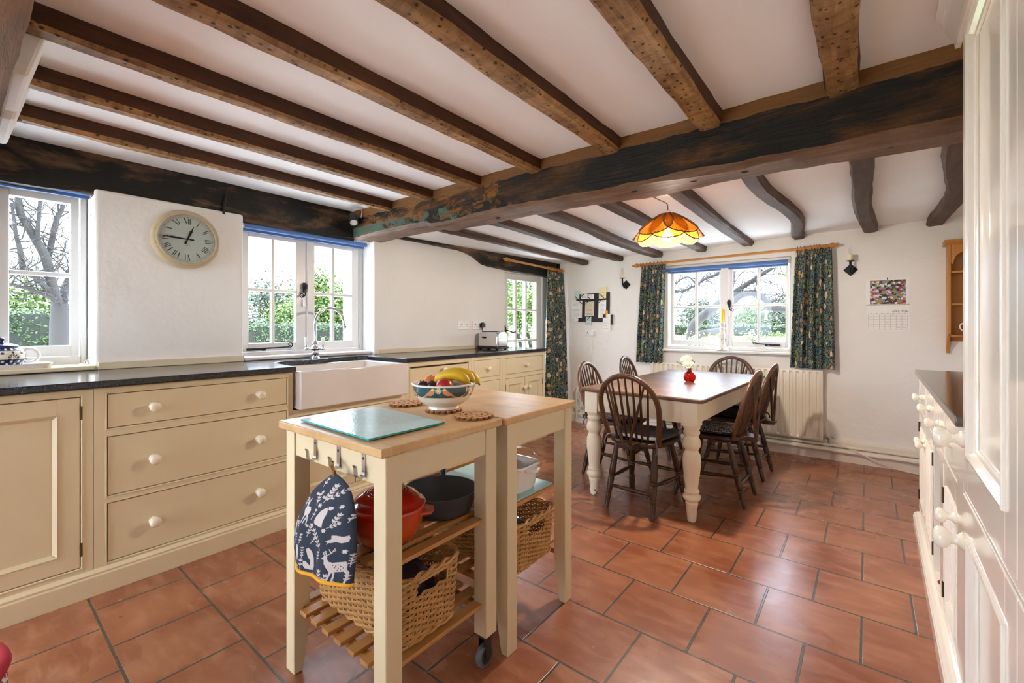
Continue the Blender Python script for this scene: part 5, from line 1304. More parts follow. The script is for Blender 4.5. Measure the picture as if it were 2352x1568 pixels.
# ================================================================= DINING TABLE AND CHAIRS
tb = thing('dining_table', 'farmhouse dining table with dark plank top and turned cream legs', 'table', (-1.060, 3.462, 0), rz=math.radians(-2.3))
TW, TL_ = .402, .82
m = MB(); r = .02
pl = []
for cx, cy_, a0 in ((TW - r, TL_ - r, 0), (-(TW - r), TL_ - r, PI / 2), (-(TW - r), -(TL_ - r), PI), (TW - r, -(TL_ - r), 1.5 * PI)):
    for i in range(6): pl.append((cx + r * math.cos(a0 + i * PI / 10), cy_ + r * math.sin(a0 + i * PI / 10)))
m.prism(pl, .695, .720); m.build('table_top', M['tabletop'], tb, local=True, smooth=None, bevel=.008, seg=3)
lx, ly = .322, .770
leg_prof = [(.019, 0), (.024, .004), (.030, .075), (.035, .105), (.036, .112), (.030, .117), (.044, .128), (.050, .142), (.049, .152), (.036, .166), (.041, .172), (.043, .180), (.036, .186), (.034, .20), (.042, .26), (.049, .32), (.0505, .36), (.047, .39), (.038, .408), (.035, .416), (.040, .424), (.049, .440), (.051, .456), (.049, .472), (.040, .49), (.036, .50), (.041, .505), (.046, .515), (.046, .526), (.040, .532), (.046, .545), (.049, .556)]
dense = []
for a, b in zip(leg_prof, leg_prof[1:]): dense += [a, ((a[0] + b[0]) / 2, (a[1] + b[1]) / 2)]
dense.append(leg_prof[-1])
for sx in (-1, 1):
    for sy in (-1, 1):
        m = MB(); m.lathe(dense, (sx * lx, sy * ly, 0), 28); m.box(sx * lx - .046, sx * lx + .046, sy * ly - .046, sy * ly + .046, .556, .6945)
        m.build('leg', M['chipped'], tb, local=True, smooth=40, bevel=.003)
m = MB()
for sy in (-1, 1): m.box(-lx + .046, lx - .046, sy * (ly + .020) - .011, sy * (ly + .020) + .011, .570, .6945)
for sx in (-1, 1): m.box(sx * (lx + .020) - .011, sx * (lx + .020) + .011, -ly + .046, ly - .046, .570, .6945)
m.build('apron', M['chipped'], tb, local=True, smooth=None)

def chair_master():
    t = thing('windsor_chair', 'x', 'chair', (0, 0, 0), 'hoop-back windsor chairs around the table')
    # seat: rounded D, dished, with a bobtail behind
    m = MB(); ol = []
    for i in range(40):
        a = 2 * PI * i / 40; c, s = math.cos(a), math.sin(a)
        e = .62; x = .205 * abs(c) ** e * (1 if c > 0 else -1); y = .200 * abs(s) ** e * (1 if s > 0 else -1)
        x *= 1 - .16 * (0.5 - y / .4); ol.append((x, y))
    rings = [(.90, .398), (1.0, .412), (1.0, .426), (.97, .434), (.80, .431), (.5, .424), (.2, .422)]
    vs = [(x * k, y * k, z + (.004 * abs(x) / .2 if k < .95 else 0)) for k, z in rings for x, y in ol]; n = 40
    fs = [(i * n + k, i * n + (k + 1) % n, (i + 1) * n + (k + 1) % n, (i + 1) * n + k) for i in range(len(rings) - 1) for k in range(n)] + [tuple(range(n)), tuple(range((len(rings) - 1) * n, len(rings) * n))]
    m.add(vs, fs)
    m.hexa([(-.062, -.19, .400), (-.052, -.268, .404), (.052, -.268, .404), (.062, -.19, .400), (-.062, -.19, .432), (-.052, -.268, .430), (.052, -.268, .430), (.062, -.19, .432)])
    m.build('seat', M['seatwood'], t, smooth=40, bevel=.003)
    # turned legs
    def turned(p0, p1, kind='leg'):
        p0, p1 = Vector(p0), Vector(p1); d = p1 - p0; L = d.length
        if kind == 'leg': prof = [(0, .0135), (.18, .0165), (.30, .019), (.42, .0205), (.50, .0200), (.51, .017), (.52, .020), (.535, .020), (.545, .017), (.56, .0205), (.70, .0185), (.74, .0175), (.75, .0150), (.76, .0180), (.775, .0180), (.785, .0150), (.80, .0175), (1, .0115)]
        else: prof = [(0, .008), (.15, .0095), (.5, .0135), (.85, .0095), (1, .008)]
        m.lathe([(r_, q * L) for q, r_ in prof], p0, 12, axis=d)
    for sx in (-1, 1):
        for front in (0, 1):
            m = MB(); top = (sx * .125, .115 if front else -.115, .412); bot = (sx * (.190 if front else .150), .205 if front else -.215, 0)
            turned(top, bot); m.build('leg', M['chair'], t, smooth=45)
    def on(sx, front, z):
        k = 1 - z / .412; t_ = Vector((sx * .125, .115 if front else -.115, .412)); b = Vector((sx * (.190 if front else .150), .205 if front else -.215, 0)); return t_ + (b - t_) * k
    for a, b in ((on(-1, 0, .135), on(1, 0, .135)), (on(-1, 1, .20), on(1, 1, .20)), (on(-1, 0, .185), on(-1, 1, .165)), (on(1, 0, .185), on(1, 1, .165))):
        m = MB(); turned(a, b, 'str'); m.build('stretcher', M['chair'], t, smooth=45)
    # hoop
    def hp(s):      # s 0..1 along the hoop
        a = PI * (1 - s); x = .186 * math.cos(a); zz = math.sin(a)
        if s < .5: u = s / .5
        else: u = (1 - s) / .5
        ang = PI / 2 * u
        h = .40 * (1 - (1 - u) ** 1.0) if False else 0
        return None
    pts = []
    for i in range(41):
        s = i / 40; 
        if s < .30 or s > .70:
            u = s / .30 if s < .5 else (1 - s) / .30
            x = .158 + .030 * math.sin(u * PI / 2); z = .425 + .225 * u
            x = -x if s < .5 else x
        else:
            a = PI - PI * (s - .30) / .40; x = .188 * math.cos(a); z = .65 + .188 * math.sin(a)
        y = -.150 - .115 * ((z - .425) / .41) ** 1.0
        pts.append((x, y, z))
    m = MB(); m.tube(pts, .0175, 10, flat=(1.0, .72)); m.build('hoop', M['hoop'], t, smooth=60)
    def hoop_at(x):
        z = .65 + math.sqrt(max(0, .188 ** 2 - x * x)); return (x, -.150 - .115 * ((z - .425) / .41), z - .006)
    for k in range(7):
        f = (k - 3) / 3; m = MB(); p1 = hoop_at(f * .138); p0 = Vector((f * .098, -.160 - .010 * (1 - abs(f)), .425)); p1 = Vector(p1)
        m.tube([p0, p0.lerp(p1, .35), p0.lerp(p1, .7), p1], [.0075, .0095, .0072, .0058], 8); m.build('spindle', M['chair'], t, smooth=60)
    for sx in (-1, 1):
        m = MB(); p0 = Vector((sx * .022, -.250, .428)); p1 = Vector(hoop_at(sx * .118)); m.tube([p0, p0.lerp(p1, .4), p1], [.0085, .0095, .0065], 8); m.build('brace', M['chair'], t, smooth=60)
    return t
ch0 = chair_master()
def deg(a): return math.radians(a)
chairs = [(-1.090, 2.765, -3, 'dark windsor chair with grey cushion at the near end of the table'), (-.772, 3.215, 88, 'dark windsor chair at the right side of the table, nearer the camera'), (-.760, 3.845, 87, 'dark windsor chair at the right side of the table, nearer the radiator'),
          (-1.470, 3.190, -88, 'dark windsor chair at the left side of the table, nearer the island'), (-1.490, 3.985, -87, 'dark windsor chair at the left side of the table, nearer the window'), (-.955, 4.300, 178, 'dark windsor chair at the far end of the table, in front of the radiator')]
for k, (x, y, a, lb) in enumerate(chairs):
    if k == 0: ch0.location = (x, y, 0); ch0.rotation_euler = (0, 0, deg(a)); ch0['label'] = lb
    else: dup(ch0, (x, y, 0), deg(a), lb)
def cushion(x, y, a, mats, label, seed, k=1., piped=None):
    t = thing('seat_cushion', label, 'cushion', (x, y, .434), 'tie-on seat cushions of the dining chairs', rz=deg(a))
    m = MB(); r = random.Random(seed)
    def f(u, v):
        a_ = 2 * PI * u; b_ = PI * v; c, s = math.cos(a_), math.sin(a_); e = .5; q = math.sin(b_) ** .28
        X = .178 * k * q * abs(c) ** e * (1 if c > 0 else -1); Y = .172 * k * q * abs(s) ** e * (1 if s > 0 else -1)
        X *= 1 - .10 * (.5 - Y / .34)
        z = .015 - .013 * math.cos(b_)
        if v > .5: z += .005 * math.cos(X * 46) * math.cos(Y * 46) * math.sin(b_ * .5)
        return (X, Y + .012, z + .004 * max(0, q))
    m.grid(44, 18, f, closeu=True); m.build('pad', mats, t, local=True, smooth=70)
    m = MB()
    m.tube([f(i / 60, .5) for i in range(60)], .0035, 6, closed=True); m.build('piping', piped or mats, t, local=True, smooth=70)
    for sx in (-1, 1):
        m = MB(); m.tube(smooth_path([(sx * .145, -.150, .018), (sx * .160, -.185, .014), (sx * .172, -.195, -.02), (sx * .165, -.20, -.055)], 4), .0045, 6); m.build('tie', piped or mats, t, local=True, smooth=70)
    return t
cl = [('charcoal canvas cushion on the chair at the near end of the table', 'greycush', None), ('black and white printed cushion on the right-hand chair nearer the camera', 'navycush', 'plumcush'), ('dark plum cushion on the right-hand chair nearer the radiator', 'plumcush', None),
      ('navy and white printed cushion on the left-hand chair nearer the island', 'navycush', None), ('dark printed cushion on the left-hand chair nearer the window', 'darkcush', None), ('dark printed cushion on the chair at the far end of the table', 'darkcush', None)]
for k, ((x, y, a, _), (lb, mt_, pp)) in enumerate(zip(chairs, cl)): cushion(x, y, a, M[mt_], lb, k, 1.04 if k == 0 else 1., M[pp] if pp else None)

# vase with chrysanthemums
vs_ = thing('bud_vase', 'small round red glass vase on the dining table', 'vase', (-0.992, 3.404, 0.7205)); c0 = (-0.992, 3.404, 0.7205)
m = MB(); m.lathe([(.022, 0), (.030, .004), (.040, .018), (.0435, .036), (.040, .054), (.028, .070), (.014, .080), (.012, .092), (.015, .102), (.0165, .104), (.013, .101), (.0095, .092), (.0115, .080), (.026, .067), (.036, .05), (.038, .034), (.03, .014), (1e-6, .010)], c0, 36); m.build('glass_body', M['redglass'], vs_, smooth=60)
def mum(name, label, base, tip, r, seed):
    f = thing(name, label, 'flower', base, 'cut flowers in the red vase'); q = random.Random(seed)
    m = MB(); b, t = Vector(base), Vector(tip); m.tube(smooth_path([b, b.lerp(t, .5) + Vector((.004, 0, 0)), t], 4), .0022, 6); m.build('stem', M['stem'], f)
    ax = (t - b).normalized() + Vector((q.uniform(-.3, .3), -.4, .1)); ax.normalize(); R = Vector((0, 0, 1)).rotation_difference(ax)
    m = MB()
    for layer, (n, tilt, L) in enumerate(((16, 80, 1.), (14, 58, .95), (12, 36, .8), (8, 16, .6))):
        for i in range(n):
            a = 2 * PI * i / n + layer * .4 + q.uniform(-.1, .1); tl = deg(tilt + q.uniform(-10, 10)); L_ = r * L * q.uniform(.85, 1.1)
            d = Vector((math.sin(tl) * math.cos(a), math.sin(tl) * math.sin(a), math.cos(tl))); s_ = Vector((-math.sin(a), math.cos(a), 0)); nn = d.cross(s_)
            w_ = L_ * .14; P = [t + R @ (d * (L_ * k) + Vector((0, 0, .25 * L_ * k * k))) for k in (.08, .55, 1.)]
            sd = R @ s_; up = R @ nn * .0012
            vs = []
            for p, ww in zip(P, (.4, 1, .25)): vs += [p - sd * w_ * ww, p + up * 2, p + sd * w_ * ww, p - up]
            m.add(vs, [(j * 4 + k, j * 4 + (k + 1) % 4, j * 4 + 4 + (k + 1) % 4, j * 4 + 4 + k) for j in range(2) for k in range(4)] + [(0, 1, 2, 3), (8, 9, 10, 11)])
    m.ball(t + R @ Vector((0, 0, .004)), r * .14, 10, 6); m.build('petals', M['petal'], f, smooth=60); return f
mum('chrysanthemum', 'white chrysanthemum standing highest in the red vase', (-0.994, 3.404, 0.7320), (-1.009, 3.398, 0.8720), .048, 1)
mum('chrysanthemum', 'cream chrysanthemum drooping lower in the red vase', (-0.990, 3.406, 0.7320), (-0.994, 3.376, 0.8400), .046, 2)
f = thing('leaf_sprig', 'green leaf sprig leaning out of the red vase', 'foliage', (-0.992, 3.406, 0.7350), 'cut flowers in the red vase')
m = MB(); sp_ = smooth_path([(-0.992, 3.406, 0.7350), (-1.009, 3.402, 0.8100), (-1.044, 3.380, 0.8520), (-1.064, 3.365, 0.8620)], 5); m.tube(sp_, .0018, 6)
m.tube(smooth_path([(-0.992, 3.406, 0.7350), (-0.982, 3.410, 0.8200), (-0.964, 3.410, 0.8650)], 4), .0018, 6); m.build('stem', M['stem'], f)
m = MB()
def leaf3(m, p, d, L, w, up=(0, 0, 1)):
    p, d = Vector(p), Vector(d).normalized(); s = d.cross(Vector(up))
    if s.length < 1e-3: s = Vector((1, 0, 0))
    s.normalize(); n = s.cross(d) * (L * .06)
    vs = [p, p + d * L * .35 + s * w - n, p + d * L, p + d * L * .35 - s * w - n, p + d * L * .4 + n]
    m.add(vs, [(0, 1, 4), (1, 2, 4), (2, 3, 4), (3, 0, 4), (0, 3, 2, 1)])
for i in (8, 10, 12, 14, 15):
    for sg in (1, -1): leaf3(m, sp_[min(i, len(sp_) - 1)], (-.6, sg * .6, .35 + .1 * sg), .024, .007)
for k in range(5): leaf3(m, (-.979 + .004 * k, 3.41, .835 + .008 * k), (.5 if k % 2 else -.2, -.4, .6), .026, .008)
m.build('leaves', M['leaf'], f, smooth=None)

# pendant lamp
pd = thing('pendant_lamp', 'lit wicker petal pendant lamp hanging above the dining table', 'lamp', (-.905, 2.668, 1.87))
pc = Vector((-.905, 2.668, 0)); zt = 1.806
m = MB(); m.tube(smooth_path([(-.915, 2.262, 1.868), (-.93, 2.36, 1.862), (-.918, 2.45, 1.864), (-.915, 2.56, 1.868), (-.912, 2.655, 1.872), (-.906, 2.667, 1.862), (-.904, 2.669, 1.84), (-.905, 2.668, 1.826)], 6), .0028, 7); m.build('flex', M['cord'], pd, smooth=60)
m = MB(); m.lathe([(.016, 0), (.017, .012), (.012, .022), (.005, .026)], (pc.x, pc.y, zt - .002), 18); m.build('lamp_holder', M['plastic'], pd, smooth=50)
def petal(k, outer):
    a0 = 2 * PI * k / 6 + (.35 if outer else .35 + PI / 6)
    R0, R1 = .042, (.205 if outer else .182); H0, H1 = zt, (zt - .142 if outer else zt - .168)
    m = MB(); NU, NV = 12, 22
    def half(v): return (.40 + .16 * math.sin(PI * min(1, v * .9))) if v < .72 else (.56 * math.sqrt(max(0, 1 - ((v - .72) / .28) ** 2)))
    def fn(u, v):
        t = v; rr = R0 + (R1 - R0) * t; z = H0 + (H1 - H0) * (t ** 1.08); wd = (.040 + .062 * math.sin(min(1, t / .75) * PI / 2)) * (1 if t < .66 else math.sqrt(max(0, 1 - ((t - .66) / .34) ** 2)) + 1e-4)
        s_ = (u - .5) * 2 * wd; bow = -.012 * (2 * u - 1) ** 2 * (1 if outer else 1)
        c, s = math.cos(a0), math.sin(a0)
        return (pc.x + c * (rr + bow) - s * s_, pc.y + s * (rr + bow) + c * s_, z + bow * .3)
    m.grid(NU, NV, fn, uv=lambda u, v: ((u - .5) * .2, v * .22))
    o = m.build('petal', M['cane'], pd, smooth=70)
    sl = o.modifiers.new('solid', 'SOLIDIFY'); sl.thickness = .0015
    rim = [fn(0, i / NV) for i in range(NV + 1)] + [fn(1, i / NV) for i in range(NV, -1, -1)]
    m = MB(); m.tube(rim, .0032, 6); m.build('petal_rim', M['canerim'], o, smooth=60)
for k in range(6): petal(k, True)
for k in range(6): petal(k, False)
m = MB(); m.ball((pc.x, pc.y, 1.672), .033, 20, 14); m.lathe([(.014, 1.70), (.016, 1.78), (.016, 1.80)], (pc.x, pc.y, 0), 14); m.build('bulb', M['bulb'], pd, smooth=60)
l = bpy.data.lights.new('pendant_light', 'POINT'); l.color = (1.0, .88, .74); l.energy = 7.0; l.shadow_soft_size = .034
lo = bpy.data.objects.new('pendant_light', l); C.objects.link(lo); lo.location = (pc.x, pc.y, 1.630); lo['kind'] = 'helper'

# ---------------------------------------------------------------- far wall
rd = thing('radiator', 'cream ribbed panel radiator under the dining window', 'radiator', (-1.0, 4.65, .16))
m = MB(); xa, xb, za, zb = -1.752, -.246, .150, .752; n = 30; p = (xb - xa - .03) / n; yf = 4.622
sec = [(xa, yf + .008), (xa + .012, yf)]
for i in range(n):
    x = xa + .015 + p * i; sec += [(x + p * .30, yf), (x + p * .42, yf + .011), (x + p * .72, yf + .011), (x + p * .84, yf)]
sec += [(xb - .012, yf), (xb, yf + .008)]
N = len(sec); prz = [(za, .006), (za + .012, 0), (za + .030, 0), (zb - .030, 0), (zb - .012, 0), (zb, .006)]
vs = []
for j, (z, d) in enumerate(prz):
    for x, y in sec: vs.append((x, (yf if (j < 2 or j > 3) else y) + d, z))
fs = [(j * N + i, j * N + i + 1, (j + 1) * N + i + 1, (j + 1) * N + i) for j in range(len(prz) - 1) for i in range(N - 1)]
m.add(vs, fs); m.box(xa + .004, xb - .004, yf + .014, yf + .024, za + .006, zb - .006)
m.build('front_panel', M['radiator'], rd, smooth=30)
m = MB(); m.box(xa + .01, xb - .01, yf + .05, yf + .062, za + .01, zb - .004); m.box(xa, xa + .01, yf + .006, yf + .062, za + .01, zb); m.box(xb - .01, xb, yf + .006, yf + .062, za + .01, zb)
for i in range(40): x = xa + .03 + i * (xb - xa - .06) / 39; m.box(x - .001, x + .001, yf + .024, yf + .05, za + .03, zb - .01)
m.build('rear_panel', M['radiator'], rd, smooth=None)
m = MB(); m.tube([(xb - .02, yf + .04, za + .03), (xb + .03, yf + .04, za + .03), (xb + .04, yf + .04, za - .02)], .008, 8); m.cyl((xb + .025, yf + .04, za + .03), (xb + .075, yf + .03, za + .03), .013, n=12); m.build('valve', M['steel'], rd)
m = MB(); m.tube(smooth_path([(-.225, 4.655, .27), (-.20, 4.62, .19), (-.10, 4.575, .145), (.06, 4.578, .075), (.22, 4.58, .02), (.34, 4.58, .005), (.5, 4.58, .005)], 6), .0045, 7)
tag(m.build('skirting_cable', M['skirt'], loc=(0, 4.6, .005)), 'slack cream cable drooping from the radiator across the skirting pipes', 'cable')
# curtain pole and curtains
def pole(label, P0, P1, mat, fin):
    t = thing('curtain_pole', label, 'curtain pole', tuple((Vector(P0) + Vector(P1)) / 2), 'pine curtain poles')
    P0, P1 = Vector(P0), Vector(P1); d = (P1 - P0).normalized()
    m = MB(); m.tube([P0 + d * .09, P1 - d * .09], .0125, 16); m.build('rod', mat, t, smooth=60)
    for q, s in ((P0, -1), (P1, 1)):
        m = MB(); m.lathe([(.012, -.10), (.020, -.096), (.020, -.086), (.013, -.08), (.013, -.07), (.019, -.066), (.023, -.052), (.023, -.04), (.017, -.03), (.012, -.024), (.014, -.018), (.011, -.008), (.009, 0), (1e-6, .001)], q, 20, axis=d * s); m.build('finial', mat, t, smooth=50)
    return t, d
pw, dd = pole('pine curtain pole with turned ends above the dining window', (-1.948, 4.62, 1.786), (-.135, 4.62, 1.815), M['rodx'], 1)
def ring_at(parent, c, ax):
    m = MB(); a = Vector(ax).normalized(); u = a.orthogonal().normalized(); w_ = a.cross(u)
    m.tube([Vector(c) + (u * math.cos(2 * PI * i / 20) + w_ * math.sin(2 * PI * i / 20)) * .021 for i in range(20)], .0038, 6, closed=True); m.build('ring', M['pine'], parent, smooth=60)
def curtain(label, top0, top1, bot0, bot1, z_top, z_bot, out, folds, parent_pole, seed, amp=.024, rings=True):
    """top0..bot1: (x,y) of the ends of the hem lines; out: unit vector into the room"""
    t = thing('curtain', label, 'curtain', ((bot0[0] + bot1[0]) / 2, (bot0[1] + bot1[1]) / 2, z_bot), 'dark floral curtains')
    o = Vector((out[0], out[1], 0)); r = random.Random(seed); ph = [r.uniform(0, 6) for _ in range(6)]
    width = max(math.hypot(bot1[0] - bot0[0], bot1[1] - bot0[1]), .2) * 2.2
    def fn(u, v):
        e = min(1, v * 1.0) ** .7; b0 = Vector(top0).lerp(Vector(bot0), e); b1 = Vector(top1).lerp(Vector(bot1), e); p = b0.lerp(b1, u)
        k = amp * (.45 + .55 * min(1, v * 3)) * (1 + .25 * math.sin(ph[0] + 5 * u)); s_ = math.sin(folds * 2 * PI * u + .5 * math.sin(3 * v + ph[1]) + ph[2]) + .35 * math.sin(folds * 3.3 * PI * u + ph[3] + v)
        if v < .055: s_ = s_ * .6 + .5 * math.sin(folds * 4 * PI * u + ph[4])
        z = z_top + (z_bot - z_top) * v + (.006 * math.sin(folds * 2 * PI * u) if v < .02 else 0)
        return (p.x + o.x * k * s_, p.y + o.y * k * s_, z)
    m = MB(); m.grid(int(folds * 18), 60, fn, uv=lambda u, v: (u * width, (1 - v) * (z_top - z_bot)))
    ob = m.build('cloth', M['floral'], t, smooth=70); sl = ob.modifiers.new('solid', 'SOLIDIFY'); sl.thickness = .003
    m = MB(); 
    m.tube([Vector(fn(i / (folds * 12), .06)) + o * .003 for i in range(int(folds * 12) + 1)], .0022, 5); m.build('heading_tape', M['floral'], t)
    return t
curtain('dark floral curtain left of the dining window', (-1.845, 4.625), (-1.585, 4.625), (-1.915, 4.625), (-1.622, 4.625), 1.788, .745, (0, -1), 6, pw, 1, .022)
curtain('dark floral curtain right of the dining window', (-.440, 4.620), (-.185, 4.615), (-.482, 4.620), (-.160, 4.60), 1.798, .768, (0, -1), 4.5, pw, 2, .024)
for x in (-1.83, -1.79, -1.75, -1.71, -1.67, -1.63, -1.59): ring_at(pw, (x, 4.62, 1.786 + (x + 1.948) * .016), (1, 0, 0))
for x in (-.43, -.405, -.38, -.33, -.31, -.29, -.27): ring_at(pw, (x, 4.62, 1.786 + (x + 1.948) * .016), (1, 0, 0))
pl_, dd = pole('pine curtain pole fixed along the lintel over the garden door', (-2.935, 3.60, 1.838), (-2.858, 4.685, 1.802), M['rod'], 1)
curtain('long dark floral curtain beside the garden door', (-2.872, 4.345), (-2.852, 4.655), (-2.835, 4.20), (-2.800, 4.655), 1.782, .030, (1, 0), 5, pl_, 3, .022)
for y in (4.37, 4.42, 4.47, 4.52, 4.57, 4.62): ring_at(pl_, (-2.935 + (y - 3.6) * .071, y, 1.838 - (y - 3.6) * .0332), (.07, 1, 0))
# wall lights
def sconce(x, zc_, label, turn):
    t = thing('wall_light', label, 'lamp', (x, YF - .001, zc_), 'black iron wall lights')
    m = MB(); m.prism([(x, zc_ + .052), (x + .050, zc_), (x, zc_ - .052), (x - .050, zc_)], -.010, 0, lambda a, b, c: (a, YF - .001 + c, b)); m.build('back_plate', M['iron'], t, smooth=None, bevel=.003)
    m = MB(); m.tube(smooth_path([(x, YF - .012, zc_ - .035), (x + turn * .2, YF - .05, zc_ - .030), (x + turn * .7, YF - .075, zc_), (x + turn, YF - .078, zc_ + .045), (x + turn, YF - .078, zc_ + .064)], 5), [.008] * 21, 8); m.build('arm', M['iron'], t, smooth=60)
    c0 = (x + turn, YF - .078, zc_ + .062)
    m = MB(); m.lathe([(.008, 0), (.026, .004), (.029, .008), (.027, .009), (1e-6, .006)], c0, 24); m.build('drip_pan', M['iron'], t, smooth=50)
    m = MB(); m.lathe([(.0185, .007), (.0185, .058), (.015, .060), (1e-6, .060)], c0, 18); m.build('candle_tube', M['ivorywax'], t, smooth=50)
    m = MB(); m.lathe([(.007, .060), (.013, .075), (.015, .090), (.011, .112), (.004, .126), (1e-6, .128)], c0, 16); m.build('glass_bulb', M['clearglass'], t, smooth=60)
    m = MB(); m.tube([(c0[0] - .003, c0[1], c0[2] + .062), (c0[0] - .004, c0[1], c0[2] + .09), (c0[0], c0[1], c0[2] + .1), (c0[0] + .004, c0[1], c0[2] + .09), (c0[0] + .003, c0[1], c0[2] + .062)], .0007, 5); m.build('filament', M['steel'], t)
sconce(-2.054, 1.594, 'black iron wall light between the notice board and the left curtain', -.012)
sconce(-.059, 1.606, 'black iron wall light right of the right-hand curtain', .0)
# calendar
ca = thing('wall_calendar', 'spiral-bound april wall calendar hanging below the right wall light', 'calendar', (.178, YF, 1.10))
yc = YF - .001; 
m = MB(); m.box(.042, .313, yc - .0016, yc, 1.308, 1.520); m.box(.046, .314, yc - .0022, yc, 1.098, 1.304); m.build('pages', M['paper'], ca, smooth=None)
m = MB(); m.box(.068, .290, yc - .0021, yc - .0017, 1.313, 1.506); m.build('picture', M['mosaic'], ca, smooth=None)
m = MB()
for i in range(44): x = .048 + i * .00605; m.tube([(x, yc - .0015, 1.3105), (x, yc - .005, 1.3085), (x, yc - .005, 1.3045), (x, yc - .0015, 1.3025)], .0009, 4)
m.build('spiral_binding', M['slot'], ca, smooth=None)
m = MB(); gx0, gx1, gz0, gz1 = .058, .301, 1.108, 1.232
for i in range(8): x = gx0 + (gx1 - gx0) * i / 7; m.box(x - .0006, x + .0006, yc - .0027, yc - .0022, gz0, gz1)
for i in range(7): z = gz0 + (gz1 - gz0) * i / 6; m.box(gx0, gx1, yc - .0027, yc - .0022, z - .0006, z + .0006)
q = random.Random(4)
for i in range(7): x = gx0 + (gx1 - gx0) * (i + .5) / 7; m.box(x - .006, x + .006, yc - .0027, yc - .0022, 1.236, 1.2385)
for i, j in ((4, 5), (0, 4), (3, 2), (5, 0), (6, 0), (5, 0)): x = gx0 + (gx1 - gx0) * i / 7; z = gz0 + (gz1 - gz0) * j / 6; m.box(x + .004, x + .026, yc - .0027, yc - .0022, z + .012, z + .0135)
m.build('date_grid', M['inkgrey'], ca, smooth=None)
def text(s, loc, size, mat, name, parent, rot=(PI / 2, 0, 0), align='LEFT'):
    c = bpy.data.curves.new(name, 'FONT'); c.body = s; c.size = size; c.extrude = .0002; c.align_x = align; c.materials.append(mat)
    tmp = bpy.data.objects.new(name, c); C.objects.link(tmp); bpy.context.view_layer.update()
    me = bpy.data.meshes.new_from_object(tmp.evaluated_get(bpy.context.evaluated_depsgraph_get())); bpy.data.objects.remove(tmp)
    o = bpy.data.objects.new(name, me); C.objects.link(o); o.location = Vector(loc) - world_loc(parent); o.rotation_euler = rot; o.parent = parent; return o
text('APRIL 2026', (.301, yc - .0026, 1.2455), .0195, M['ink'], 'month_heading', ca, align='RIGHT')
m = MB(); m.lathe([(.004, 0), (.004, .006), (.0025, .008), (1e-6, .008)], (.178, yc - .002, 1.522), 10, axis=(0, -1, 0)); m.box(.175, .181, yc - .004, yc - .001, 1.51, 1.525); m.build('hanging_nail', M['hinge'], ca)
# notice board
nb = thing('notice_board', 'dark felt memo board with criss-cross ribbons on the far wall', 'notice board', (-2.46, YF, 1.35)); yb_ = YF - .014
m = MB(); m.prism([(-2.690, 1.184), (-2.256, 1.180), (-2.252, 1.522), (-2.686, 1.512)], yb_, YF - .001, lambda a, b, c: (a, c, b)); m.build('felt_board', M['board_felt'], nb, smooth=None, bevel=.002)
m = MB()
def rib(a, b): 
    d = Vector((b[0] - a[0], b[1] - a[1])); nn = Vector((-d.y, d.x)).normalized() * .0042
    m.hexa([(a[0] + nn.x, yb_ - .0045, a[1] + nn.y), (b[0] + nn.x, yb_ - .0045, b[1] + nn.y), (b[0] - nn.x, yb_ - .0045, b[1] - nn.y), (a[0] - nn.x, yb_ - .0045, a[1] - nn.y), (a[0] + nn.x, yb_ - .0035, a[1] + nn.y), (b[0] + nn.x, yb_ - .0035, b[1] + nn.y), (b[0] - nn.x, yb_ - .0035, b[1] - nn.y), (a[0] - nn.x, yb_ - .0035, a[1] - nn.y)])
for q in (((-2.69, 1.46), (-2.565, 1.33)), ((-2.60, 1.39), (-2.44, 1.25)), ((-2.565, 1.33), (-2.44, 1.45)), ((-2.44, 1.45), (-2.29, 1.30)), ((-2.44, 1.25), (-2.29, 1.41)), ((-2.60, 1.25), (-2.565, 1.185)), ((-2.565, 1.185), (-2.50, 1.26)), ((-2.66, 1.24), (-2.60, 1.185)), ((-2.40, 1.25), (-2.35, 1.185)), ((-2.35, 1.185), (-2.30, 1.25)), ((-2.50, 1.515), (-2.44, 1.45)), ((-2.36, 1.515), (-2.29, 1.44)), ((-2.29, 1.44), (-2.26, 1.41))): rib(*q)
for q in (((-2.64, 1.430), (-2.605, 1.395)), ((-2.558, 1.39), (-2.515, 1.432)), ((-2.384, 1.40), (-2.345, 1.445)), ((-2.375, 1.505), (-2.318, 1.455)), ((-2.70, 1.488), (-2.655, 1.449)), ((-2.61, 1.485), (-2.578, 1.512)), ((-2.524, 1.478), (-2.50, 1.452)), ((-2.534, 1.205), (-2.50, 1.24))):
    n0 = len(m.v); rib(*q)
    for i in range(n0, len(m.v)): m.v[i] = (m.v[i][0], m.v[i][1] - .0030, m.v[i][2])
m.build('ribbon', M['black'], nb, smooth=None)
def paper(label, pts, mat, lines, y, name='note_paper', ink='inkgrey'):
    t = thing(name, label, 'paper', (pts[0][0], y, pts[0][1]), 'papers tucked into the memo board')
    m = MB(); m.prism(pts, y - .0008, y, lambda a, b, c: (a, c, b)); m.build('sheet', mat, t, smooth=None)
    if lines:
        m = MB(); (xa, za), (xb, zb) = pts[0], pts[2]
        for i in range(lines):
            z = za + (zb - za) * (i + 1) / (lines + 1); q = random.Random(i * 7 + int(xa * 1000)); x1 = xa + (xb - xa) * q.uniform(.6, .9)
            m.box(min(xa + (xb - xa) * .12, x1), max(xa + (xb - xa) * .12, x1), y - .0012, y - .0009, z - .0012, z + .0012)
        m.build('writing', M[ink], t, smooth=None)
R4 = lambda a, b, c, d, sk=0: [(a, d), (c, d + sk), (c - .004, b + sk), (a - .004, b)]
yp = yb_ - .0052
paper('large white printed sheet on the left of the memo board', R4(-2.748, 1.226, -2.602, 1.430, .006), M['paper'], 11, yp)
